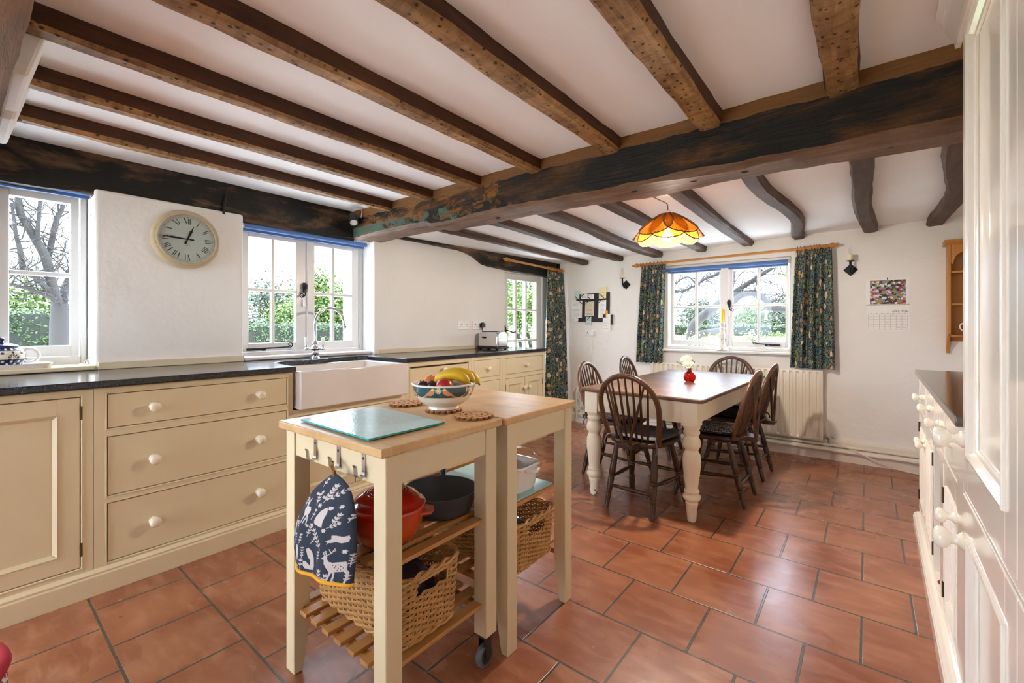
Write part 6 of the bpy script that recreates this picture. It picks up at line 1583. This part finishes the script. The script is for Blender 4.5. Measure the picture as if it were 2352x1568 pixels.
paper('cream lined sheet in the middle of the memo board', R4(-2.562, 1.246, -2.442, 1.416, .006), M['sillcream'], 10, yp)
paper('narrow pale printed sheet on the right of the memo board', R4(-2.386, 1.226, -2.290, 1.428, .004), M['paper'], 12, yp)
paper('pale yellow leaflet standing above the top edge of the memo board', R4(-2.380, 1.446, -2.288, 1.582, .006), M['paperyellow'], 3, yp)
paper('pale blue ticket at the top left corner of the memo board', R4(-2.698, 1.452, -2.638, 1.552, 0), M['paperblue'], 0, yp)
paper('small white card, left of two, near the top of the memo board', R4(-2.612, 1.452, -2.532, 1.510, .003), M['paper'], 3, yp)
paper('small white card, right of two, near the top of the memo board', R4(-2.528, 1.450, -2.444, 1.506, .0), M['paper'], 2, yp)
paper('long white envelope clipped to the lower right of the memo board', R4(-2.332, 1.066, -2.236, 1.268, .004), M['paper'], 5, yp)
paper('pale blue slip hanging below the middle of the memo board', R4(-2.552, 1.140, -2.480, 1.238, .002), M['paperblue'], 4, yp)
paper('white card at the lower left corner of the memo board', R4(-2.712, 1.186, -2.655, 1.222, .002), M['paper'], 0, yp)
m = MB(); m.box(-2.302, -2.268, yp - .008, yp - .0016, 1.268, 1.308); m.tube([(-2.296, yp - .006, 1.27), (-2.296, yp - .006, 1.235), (-2.284, yp - .006, 1.225), (-2.28, yp - .006, 1.27)], .0022, 6)
tag(m.build('bulldog_clip', M['orange'], loc=(-2.285, yp, 1.288)), 'orange clip holding the envelope on the memo board', 'clip')
m = MB(); m.box(-2.234, -2.214, yp - .003, YF - .001, 1.150, 1.262)
tag(m.build('pocket_diary', M['slot'], loc=(-2.225, YF, 1.2), smooth=None), 'dark pocket booklet behind the envelope', 'booklet')
# charger socket
TFw = TF(YF)
socket((-2.50, YF, 1.056), TFw, -2.50, 1.056, 'white double socket below the memo board', w=.140, h=.082, plug=.037)
m = MB(); m.box(-2.482, -2.440, YF - .052, YF - .012, 1.025, 1.072); m.tube(smooth_path([(-2.461, YF - .032, 1.03), (-2.462, YF - .03, .98), (-2.475, YF - .02, .88), (-2.485, YF - .018, .78), (-2.49, YF - .018, .6), (-2.49, YF - .02, .3)], 5), .0026, 6)
tag(m.build('phone_charger', M['plastic'], loc=(-2.461, YF - .03, 1.05), smooth=40), 'white charger plug with its lead hanging from the far wall socket', 'charger')
# candlestick on the sill
cs = thing('candlestick', 'painted white pottery candlestick holding a yellow candle on the dining windowsill', 'candlestick', (-1.056, 4.690, .8955)); c0 = (-1.056, 4.690, .8955)
m = MB(); m.lathe([(.066, 0), (.068, .006), (.058, .016), (.040, .038), (.028, .062), (.022, .085), (.026, .092), (.019, .10), (.024, .118), (.029, .140), (.026, .165), (.018, .188), (.016, .205), (.024, .214), (.024, .220), (.017, .228), (.020, .250), (.025, .258), (.025, .272), (.016, .273), (1e-6, .262)], c0, 32); m.build('stem', M['paintedceramic'], cs, smooth=50)
ob = MB(); ob.lathe([(.0125, .262), (.0115, .40), (.006, .405), (1e-6, .405)], c0, 18); ob.tube([(c0[0], c0[1], c0[2] + .404), (c0[0], c0[1], c0[2] + .415)], .0012, 5)
cd = ob.build('table_candle', M['candle'], loc=(c0[0], c0[1], c0[2] + .263), smooth=50); tag(cd, 'yellow dinner candle standing in the pottery candlestick', 'candle')
# white iron panel by the corner
m = MB(); x0, x1 = -2.640, -2.500; yw = YF - .10
m.box(x0, x1, yw - .010, yw, .0, .045); m.box(x0, x0 + .012, yw - .010, yw, .045, .37); m.box(x1 - .012, x1, yw - .010, yw, .045, .27)
m.tube(smooth_path([(x0 + .006, yw - .005, .36), (x0 + .03, yw - .005, .43), (x0 + .06, yw - .005, .36), (x0 + .10, yw - .005, .33), (x1 - .006, yw - .005, .27)], 6), .008, 8)
for c, r_ in (((x0 + .05, yw - .005, .30), .034), ((x0 + .09, yw - .005, .22), .03), ((x0 + .045, yw - .005, .17), .03), ((x0 + .09, yw - .005, .10), .030)):
    curl(m, c, r_, (1, 0, 0), (0, 0, 1), 1.6, .5, 24, .006); curl(m, c, r_, (-1, 0, 0), (0, 0, -1), 1.2, .5, 20, .005)
tag(m.build('iron_scrollwork', M['white'], loc=(-2.57, yw, 0), smooth=50), 'white painted scrolled ironwork standing on the floor by the corner curtain', 'ironwork')
# ================================================================= RIGHT-HAND CUPBOARDS
RZ = -math.atan(.0245); RX = .1832
TR = lambda p: (-p[2], p[0], p[1])       # local: along, up, out into the room
def rloc(u, w=0): return (RX + .0245 * u - w, u, 0)
I_, IK = M['ivory'], M['ivoryknob']
u = thing('dresser_cabinet', 'long ivory cupboard with four drawers along the right-hand wall', 'cabinet', (RX, 0, 0), rz=RZ)
DW_ = [(3.00, 3.385, .672, .832), (2.585, 2.965, .672, .832), (2.222, 2.550, .672, .832), (1.850, 2.188, .672, .832)]
OD = [(2.995, 3.385, .112, .642), (2.60, 2.990, .112, .642)]
NI = (2.310, 2.560, .112, .642); O2 = (1.850, 2.215, .112, .642)
m = MB(); ops = DW_ + [(2.60, 3.385, .112, .642), NI, O2]
us = sorted({1.735, 3.42, *[q for o in ops for q in o[:2]]}); vs = sorted({.082, .857, *[q for o in ops for q in o[2:]]})
wall_grid(us, vs, ops, lambda p: TR((p[0], p[1], -p[2])), .022, m)
m.T = TR; m.box(3.402, 3.42, .082, .857, -.50, -.022); m.box(1.735, 1.75, .082, .857, -.50, -.022)
m.box(2.296, 2.309, .100, .66, -.48, -.022); m.box(2.561, 2.575, .100, .66, -.48, -.022); m.box(2.309, 2.561, .094, .111, -.48, -.022); m.box(2.309, 2.561, .643, .66, -.48, -.022); m.box(2.309, 2.561, .111, .643, -.48, -.465)
m.build('carcass', I_, u, local=True, smooth=None, bevel=.0015)
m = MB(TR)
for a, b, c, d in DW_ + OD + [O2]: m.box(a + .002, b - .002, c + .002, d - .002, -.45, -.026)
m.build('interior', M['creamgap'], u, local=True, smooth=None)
plinth(u, TR, 1.735, 3.42, .082, .026, I_, local=True)
for o, ku in zip(DW_, (3.195, 2.79, 2.385, 2.015)): front(u, TR, 'drawer', *o, [(ku, .757)], mat=I_, kmat=IK, local=True, kr=.020)
front(u, TR, 'door', *OD[0], [(3.045, .553)], mat=I_, kmat=IK, local=True, panel=.058, hinge=(3.388, (.19, .57)), kr=.020)
front(u, TR, 'door', *OD[1], [(2.94, .553)], mat=I_, kmat=IK, local=True, panel=.058, hinge=(2.597, (.19, .57)), kr=.020)
front(u, TR, 'door', *O2, [(1.895, .555)], mat=I_, kmat=IK, local=True, panel=.058, hinge=(2.218, (.19, .53)), kr=.022)
wt = thing('dresser_worktop', 'polished dark brown granite worktop on the right-hand cupboard', 'worktop', (RX, 0, .858), rz=RZ)
m = MB(TR); m.box(1.732, 3.432, 0.0002, .0292, -.55, .016); m.build('slab', M['granite2'], wt, local=True, smooth=None, bevel=.003)
# something maroon pokes out of the niche
m = MB(); p = Vector(rloc(2.40, -.01)) + Vector((0, 0, .135)); m.ball((p.x + .06, p.y, p.z), .055, 18, 12, (1.3, .5, .4))
tag(m.build('maroon_pouch', M['maroon'], loc=(p.x + .05, p.y, .112), smooth=60), 'maroon pouch poking out of the open niche', 'pouch')
# tall cupboard
tc_ = thing('tall_cupboard', 'tall glossy ivory cupboard cut by the right edge of the picture', 'cupboard', (RX, 0, 0), rz=RZ)
m = MB(TR)
m.box(.60, 1.733, 0, 2.045, -.56, -.024)
F0, F1 = .60, 1.733
for a, b, c, d in ((1.706, F1, 0, 2.045), (F0, .625, 0, 2.045), (.625, 1.706, .690, .712), (.625, 1.706, 0, .07), (.625, 1.706, 1.985, 2.045)): m.box(a, b, c, d, -.024, 0)
m.build('carcass', I_, tc_, local=True, smooth=None, bevel=.002)
m = MB(); m.prism([(0, 1.93), (.012, 1.93), (.014, 1.95), (.034, 1.985), (.040, 1.99), (.040, 2.01), (.052, 2.03), (.052, 2.046), (0, 2.046)], F0, 1.78, lambda a, b, c: TR((c, b, a))); m.build('cornice', I_, tc_, local=True, smooth=None)
def tall_door(nm, a, b, c, d, st, kz, ku, bot):
    m = MB(TR); w = .004
    m.box(a, a + st, c, d, -.02, w); m.box(b - st, b, c, d, -.02, w); m.box(a + st, b - st, c, c + bot, -.02, w); m.box(a + st, b - st, d - st, d, -.02, w); m.box(a + st, b - st, c + bot, d - st, -.02, -.012)
    x0, x1, y0, y1 = a + st, b - st, c + bot, d - st; pr = [(0, w + .005), (.006, w + .006), (.012, w + .001), (.020, -.004), (.028, -.006), (.030, -.012), (0, -.012)]
    for (p0, p1, q) in (((x0, y0), (x0, y1), (1, 0)), ((x1, y0), (x1, y1), (-1, 0)), ((x0, y0), (x1, y0), (0, 1)), ((x0, y1), (x1, y1), (0, -1))):
        vs = []
        for t_ in (p0, p1):
            for e, ww in pr:
                # mitre
                ex = e * (q[0] if q[0] else (1 if t_[0] == x0 else -1)); ey = e * (q[1] if q[1] else (1 if t_[1] == y0 else -1))
                vs.append((t_[0] + ex, t_[1] + ey, ww))
        n = len(pr); m.add(vs, [(i, (i + 1) % n, n + (i + 1) % n, n + i) for i in range(n)] + [tuple(range(n)), tuple(range(n, 2 * n))])
    o = m.build(nm, I_, tc_, local=True, smooth=None, bevel=.0015)
    knob_mb(TR, ku, kz, w, .026, 1.1).build('knob', IK, o, local=True, smooth=50)
    return o
tall_door('upper_door', 1.098, 1.703, .716, 1.98, .090, .835, 1.682, .085)
tall_door('upper_door', .628, 1.094, .716, 1.98, .090, .835, .66, .085)
tall_door('lower_door', 1.098, 1.703, .073, .686, .090, .565, 1.672, .09)
tall_door('lower_door', .628, 1.094, .073, .686, .090, .565, .66, .09)
# pine shelf on the far wall
ps = thing('pine_shelf', 'honey pine wall shelf with arched top beside the tall cupboard', 'shelf', (.73, YF, .93))
yS = YF - .118
m = MB()
def side(x):
    pr = [(0, .93), (-.030, .93), (-.030, .955), (-.045, .99), (-.075, 1.03), (-.092, 1.06), (-.118, 1.075), (-.118, 1.735), (0, 1.735)]
    m.prism(pr, x, x + .016, lambda a, b, c: (c, YF - .001 + a, b))
side(.517); side(.925)
m.build('side_panel', M['pine'], ps, smooth=None, bevel=.002)
for z in (1.062, 1.295, 1.535):
    m = MB(); m.box(.534, .924, yS + .004, YF - .014, z - .008, z + .008); m.build('shelf_board', M['pine'], ps, smooth=None, bevel=.002)
m = MB(); m.box(.534, .924, YF - .013, YF - .002, 1.02, 1.735); m.build('back_board', M['pine'], ps, smooth=None)
arch = [(.534, 1.735), (.534, 1.60), (.545, 1.59), (.548, 1.62), (.56, 1.652), (.585, 1.675), (.64, 1.69), (.73, 1.695), (.82, 1.69), (.875, 1.675), (.90, 1.652), (.912, 1.62), (.915, 1.59), (.924, 1.60), (.924, 1.735)]
m = MB(); m.prism(arch, yS - .001, yS + .013, lambda a, b, c: (a, c, b)); m.build('arched_fascia', M['pine'], ps, smooth=None, bevel=.002)
m = MB(); m.prism([(0, 1.735), (.006, 1.742), (.018, 1.752), (.022, 1.760), (.022, 1.772), (0, 1.772)], 0, 1, lambda a, b, c: (.517 - a + (.424 + 2 * a) * c, yS - a, b)); m.box(.50, .945, yS, YF - .001, 1.7352, 1.772); m.build('cornice', M['pine'], ps, smooth=None)
mg = thing('mug', 'white mug on the lowest board of the pine shelf', 'mug', (.655, YF - .062, 1.0705)); c0 = (.655, YF - .062, 1.0705)
m = MB(); m.lathe([(.028, 0), (.036, .004), (.039, .03), (.040, .09), (.037, .09), (.035, .03), (1e-6, .008)], c0, 32); m.build('body', M['ceramic'], mg, smooth=50)
m = MB(); m.tube(smooth_path([(c0[0] - .037, c0[1], c0[2] + .078), (c0[0] - .058, c0[1] - .006, c0[2] + .082), (c0[0] - .070, c0[1] - .01, c0[2] + .06), (c0[0] - .060, c0[1] - .006, c0[2] + .035), (c0[0] - .038, c0[1], c0[2] + .022)], 6), .0055, 8); m.build('handle', M['ceramic'], mg, smooth=60)
# patterned stool at the bottom left corner
st = thing('padded_stool', 'red and white patterned padded stool just entering at the bottom left corner', 'stool', (-1.445, -.085, 0)); c0 = (-1.445, -.085, 0)
m = MB(); m.lathe([(.150, .10), (.166, .12), (.170, .25), (.168, .40), (.160, .425), (.12, .436), (1e-6, .440)], c0, 48); m.build('cover', M['redprint'], st, smooth=60)
m = MB(); m.tube([(c0[0] + .160 * math.cos(a * PI / 24), c0[1] + .160 * math.sin(a * PI / 24), .428) for a in range(48)], .014, 8, closed=True); m.build('red_piping', M['redpipe'], st, smooth=60)
for a in range(4):
    m = MB(); x, y = c0[0] + .11 * math.cos(a * PI / 2 + .7), c0[1] + .11 * math.sin(a * PI / 2 + .7); m.cyl((x, y, 0), (x, y, .115), .016, .022, 12); m.build('leg', M['chair'], st)
# ================================================================= OUTSIDE
GZ = -.10
m = MB(); m.box(-60, 60, -60, 80, GZ - .5, GZ)
g = m.build('ground_outside', M['lawn'], smooth=None); tag(struct(g), 'grass lawn outside the cottage windows', 'lawn')
m = MB(); m.box(-8.6, -3.72, -9, 9.5, GZ, GZ + .03); m.box(-3.72, 6, 5.25, 10.5, GZ, GZ + .03); m.box(-6, 5, -9, YB - .25, GZ, GZ + .03)  # pale slab added to bounce daylight through the windows onto the ceiling
tag(struct(m.build('bounce_terrace', M['terrace'], smooth=None)), 'added light-bouncing terrace along the outside of the cottage', 'terrace')
def leaf_cloud(mb, pts, n, spread, size, r, flat=.8):
    for _ in range(n):
        c = pts[r.randrange(len(pts))]; p = Vector(c) + Vector((r.gauss(0, spread), r.gauss(0, spread), r.gauss(0, spread * flat)))
        d = Vector((r.gauss(0, 1), r.gauss(0, 1), r.gauss(0, .6))).normalized(); s = d.orthogonal().normalized(); L = size * r.uniform(.6, 1.3); w = L * .32
        q = d.cross(s); k = r.uniform(0, 6.28); s = s * math.cos(k) + q * math.sin(k); up = d.cross(s) * (L * .12)
        mb.add([p, p + d * L * .5 + s * w, p + d * L, p + d * L * .5 - s * w, p + d * L * .5 + up], [(0, 1, 4), (1, 2, 4), (2, 3, 4), (3, 0, 4)])
def branches(mb, p, d, L, rad, depth, r, tips, bend=.35, split=(2, 3), shrink=.72, up=.1, twig=.004):
    p = Vector(p); d = Vector(d).normalized(); pts = [p]; q = p; rr = [rad]; n = 4
    for i in range(n):
        d = (d + Vector((r.gauss(0, bend), r.gauss(0, bend), r.gauss(0, bend) + up)) * .5).normalized(); q = q + d * (L / n); pts.append(q); rr.append(max(twig, rad * (1 - .42 * (i + 1) / n)))
    mb.tube(pts, rr, 6 if rad > .02 else 4); tips.append(q); tips.append(pts[2])
    if depth > 0:
        for k in range(r.randint(*split)):
            a = r.uniform(0, 6.28); o = d.orthogonal().normalized(); o = (o * math.cos(a) + d.cross(o) * math.sin(a))
            branches(mb, pts[-1 if k < 2 else 2], d * 1.0 + o * r.uniform(.4, .95), L * shrink * r.uniform(.75, 1.15), rr[-1] * .85, depth - 1, r, tips, bend, split, shrink, up, twig)
def tree(label, base, h, rad, seed, leafm=None, nleaf=0, size=.08, spread=.25, depth=4, cat='tree', lean=(0, 0, 1), bark=None, grp=None, L=None, name='garden_tree', up=.12):
    t = thing(name, label, cat, base, grp); r = random.Random(seed); mb = MB(); tips = []
    branches(mb, base, lean, L or h * .34, rad, depth, r, tips, .3, (2, 3), .74, up)
    mb.build('trunk', bark or M['bark'], t, smooth=60)
    if nleaf:
        mb = MB(); leaf_cloud(mb, [p for p in tips if p.z > base[2] + h * .22], nleaf, spread, size, r); mb.build('foliage', leafm, t, smooth=None)
    return t
def hedge(label, x0, x1, y0, y1, h, seed, n=9000, size=.05, leafm=None):
    t = thing('garden_hedge', label, 'hedge', ((x0 + x1) / 2, (y0 + y1) / 2, GZ)); r = random.Random(seed)
    m = MB(); m.box(x0 + .06, x1 - .06, y0 + .06, y1 - .06, GZ, h - .06); m.build('core', M['hedgecore'], t, smooth=None)
    pts = []
    for _ in range(2500):
        f_ = r.random()
        if f_ < .30: pts.append((r.uniform(x0, x1), r.uniform(y0, y1), h - .03))
        elif abs(x1 - x0) < abs(y1 - y0): pts.append((x1 - .03 if f_ < .9 else x0, r.uniform(y0, y1), r.uniform(GZ, h)))
        else: pts.append((r.uniform(x0, x1), y0 + .03 if f_ < .9 else y1, r.uniform(GZ, h)))
    mb = MB(); leaf_cloud(mb, pts, n, .035, size, r); mb.build('foliage', leafm or M['hedgeleaf'], t, smooth=None)
# beyond the sink wall
hedge('clipped green hedge seen through the teapot window', -10.3, -9.3, -4.0, 2.3, 1.36, 1, 22000, .042)
hedge('long clipped hedge seen through the sink window', -10.2, -9.2, 2.5, 9.5, 1.17, 2, 24000, .042)
r = random.Random(21); t = thing('garden_tree', 'bare lichen-covered tree outside the teapot window', 'tree', (-7.0, .79, GZ)); mb = MB(); tips = []
mb.tube(smooth_path([(-7, .80, GZ), (-7, .785, .9), (-7, .787, 1.38)], 5), [.098 - .0022 * i for i in range(11)], 12)
for P, ra in (([(-7, .785, 1.34), (-6.95, .734, 1.50), (-6.9, .668, 1.86), (-6.9, .571, 2.10), (-6.9, .478, 2.33), (-6.9, .468, 2.50), (-6.9, .43, 2.8)], .052), ([(-7, .80, 1.33), (-7.05, .824, 1.51), (-7.1, .882, 1.72), (-7.1, .93, 2.0), (-7.1, 1.0, 2.4)], .05),
              ([(-6.92, .668, 1.86), (-6.95, .69, 1.88), (-7, .756, 2.30), (-7, .802, 2.44), (-7, .84, 2.7)], .034), ([(-6.9, .60, 2.0), (-6.85, .603, 2.16), (-6.85, .619, 2.48), (-6.85, .60, 2.8)], .024), ([(-6.98, .76, 1.44), (-6.9, .657, 1.56), (-6.85, .561, 1.677), (-6.85, .45, 1.72)], .034),
              ([(-6.98, .77, 1.40), (-6.9, .60, 1.50), (-6.85, .417, 1.558), (-6.8, .30, 1.56)], .026), ([(-6.85, .50, 1.70), (-6.85, .48, 1.9), (-6.85, .447, 2.09), (-6.85, .42, 2.4)], .028)):
    S = smooth_path(P, 5); n = len(S); mb.tube(S, [ra * (1 - .6 * i / n) for i in range(n)], 8)
    for i in range(4, n, 2):
        for _ in range(2): branches(mb, S[i], (r.gauss(0, .6), r.gauss(0, 1), r.gauss(.45, .6)), r.uniform(.16, .34), .0085, 2, r, tips, .5, (2, 3), .68, .08, .0028)
mb.build('trunk', M['lichenbark'], t, smooth=60)
tree('pale leafy tree far behind the hedge, left of the sink window mullion', (-15, 6.0, GZ), 2.7, .09, 31, M['greyleaf'], 3800, .09, .26, 4, grp='trees beyond the sink wall')
tree('yellow-green spring tree behind the hedge, right half of the sink window', (-15, 8.05, GZ), 3.1, .10, 32, M['youngleaf'], 8000, .12, .28, 4, grp='trees beyond the sink wall')
tree('hazy grey-green tree at the right end of the sink window', (-16, 9.6, GZ), 3.0, .10, 33, M['greyleaf'], 6500, .11, .30, 4, grp='trees beyond the sink wall')
tree('small fresh green tree low in the middle of the sink window', (-13.5, 6.55, GZ), 2.2, .06, 34, M['youngleaf'], 5500, .09, .22, 4, grp='trees beyond the sink wall')
tree('green bush behind the hedge at the left of the sink window', (-13.5, 5.15, GZ), 1.8, .05, 35, M['greyleaf'], 5000, .09, .24, 3, grp='trees beyond the sink wall')
tree('pale bush above the hedge of the teapot window', (-13, .55, GZ), 2.0, .05, 36, M['youngleaf'], 4500, .09, .28, 3, grp='trees beyond the sink wall')
tree('light green tree seen through the garden door', (-9.0, 12.1, GZ), 3.2, .09, 37, M['youngleaf'], 6500, .10, .28, 4, grp='trees beyond the sink wall')
tree('tall pale tree behind the garden door, further off', (-12.0, 16.8, GZ), 4.2, .11, 38, M['greyleaf'], 7500, .14, .40, 4, grp='trees beyond the sink wall')
# beyond the dining window: leaning old apple tree, wall, hedge
t = thing('apple_tree', 'leaning old apple tree with crooked limbs outside the dining window', 'tree', (-2.45, 8.5, GZ)); mb = MB(); r = random.Random(5); tips = []
for P, r0, r1 in (([(-2.46, 8.5, GZ), (-2.45, 8.5, .7), (-2.446, 8.5, .92), (-2.416, 8.5, 1.106), (-2.299, 8.5, 1.258), (-2.169, 8.5, 1.362), (-2.015, 8.45, 1.479), (-1.87, 8.35, 1.57), (-1.72, 8.2, 1.64)], .105, .066),
                  ([(-1.78, 8.25, 1.62), (-1.64, 8.0, 1.535), (-1.578, 8, 1.601), (-1.467, 8, 1.651), (-1.346, 8, 1.659), (-1.24, 8, 1.614), (-1.159, 8, 1.519), (-1.11, 8, 1.42), (-1.0, 8, 1.392), (-.88, 8, 1.382), (-.7, 8, 1.37)], .062, .030),
                  ([(-1.78, 8.25, 1.62), (-1.627, 8, 1.671), (-1.467, 8, 1.786), (-1.311, 8, 1.884), (-1.193, 8, 1.969), (-1.09, 8, 2.03), (-.9, 8, 2.15)], .048, .022),
                  ([(-1.72, 8.2, 1.64), (-1.66, 8.05, 1.80), (-1.64, 8, 2.0), (-1.66, 8, 2.25)], .035, .02), ([(-2.6, 8.6, GZ + .6), (-2.3, 8.3, .92), (-2.05, 8.2, 1.02), (-1.85, 8.1, 1.05)], .075, .05),
                  ([(-1.6, 7.9, 2.3), (-1.857, 8, 2.024), (-2.055, 8, 1.946), (-2.191, 8, 1.855), (-2.24, 8, 1.83), (-2.415, 8, 1.75), (-2.573, 8, 1.728), (-2.7, 8, 1.74)], .03, .012), ([(-2.2, 8, 1.86), (-2.239, 8, 1.875), (-2.344, 8, 1.98), (-2.457, 8, 1.958), (-2.588, 8, 1.877), (-2.7, 8, 1.82)], .018, .010), ([(-2.44, 8, 1.74), (-2.486, 8, 1.622), (-2.544, 8, 1.506)], .012, .007)):
    S = smooth_path(P, 5); n = len(S); mb.tube(S, [r0 + (r1 - r0) * i / n for i in range(n)], 9)
    if r0 < .07 and P[0][0] > -2.1 or r0 < .02:
        for i in range(6, n, 2):
            for _ in range(2 if P[0][0] > -1.85 else 1): branches(mb, S[i], (r.gauss(.5, .9), r.gauss(0, .4), r.gauss(.35, .7)), r.uniform(.14, .30), .009, 2 if P[0][0] > -1.85 else 0, r, tips, .55, (2, 3), .7, .05, .0035)
mb.build('trunk', M['lichenbark'], t, smooth=60)
mb = MB(); leaf_cloud(mb, [(-.80, 8, 1.98), (-.86, 8, 1.92), (-.78, 8, 1.86)], 60, .05, .07, r); mb.build('foliage', M['youngleaf'], t, smooth=None)
hedge('dark clipped hedge across the garden beyond the apple tree', -9.5, 4.0, 15.6, 16.6, 1.14, 7, 16000, .07)
tree('soft grey-green trees behind the far hedge, left pane of the dining window', (-5.4, 21, GZ), 2.3, .08, 41, M['greyleaf'], 6500, .11, .32, 4, grp='trees beyond the dining window')
tree('fresh green tree behind the far hedge, middle of the dining window', (-3.6, 21, GZ), 2.0, .07, 42, M['youngleaf'], 5500, .11, .30, 4, grp='trees beyond the dining window')
tree('broad pale tree behind the far hedge, right pane of the dining window', (-1.9, 20, GZ), 2.4, .08, 43, M['greyleaf'], 7500, .11, .34, 4, grp='trees beyond the dining window')
m = MB(); m.box(-3.6, 1.0, 10.9, 11.12, GZ, .90); t = m.build('garden_wall', M['brick'], loc=(-1.3, 11, GZ), smooth=None); tag(t, 'low red brick garden wall beyond the apple tree', 'garden wall', kind='thing')
mb = MB(); r = random.Random(9); leaf_cloud(mb, [(x, 11 + r.uniform(-.1, .1), .92) for x in [(-1.5 + .05 * i) for i in range(40)]], 2200, .035, .035, r)
tag(mb.build('wall_moss', M['youngleaf'], loc=(-.9, 11, .9), smooth=None), 'yellow-green moss and plants growing along the brick wall top', 'moss', kind='stuff')
t = thing('blossom_shrub', 'cream blossoming shrub just outside the dining window', 'shrub', (-1.35, 6.6, GZ)); mb = MB(); r = random.Random(12); tips = []
for k in range(14): branches(mb, (-1.75 + .075 * k, 6.6 + r.uniform(-.15, .15), GZ), (r.gauss(0, .25), r.gauss(0, .2), 1), .55, .010, 2, r, tips, .3, (2, 3), .6, .1)
mb.build('stems', M['bark'], t, smooth=60)
cl_ = [(r.uniform(-1.95, -.95), 6.6 + r.gauss(0, .15), .80 + .14 * math.sin(x_) * r.random() + r.uniform(-.25, .13)) for x_ in range(110)]
mb = MB(); leaf_cloud(mb, cl_, 4200, .035, .032, r); mb.build('blossom', M['blossom'], t, smooth=None)
mb = MB(); leaf_cloud(mb, cl_, 1800, .07, .05, r); mb.build('leaves', M['youngleaf'], t, smooth=None)
t = thing('bird_feeder', 'green seed feeder hanging from an apple tree limb', 'bird feeder', (-1.162, 7.99, 1.23)); m = MB()
m.lathe([(.022, 0), (.024, .004), (.020, .008), (.020, .125), (.040, .128), (.030, .142), (.006, .15), (1e-6, .15)], (-1.162, 7.99, 1.232), 18); m.build('tube', M['feeder'], t, smooth=40)
m = MB(); m.tube([(-1.162, 7.99, 1.38), (-1.160, 7.99, 1.44), (-1.158, 8.0, 1.53)], .003, 5); m.build('hanger', M['black'], t)
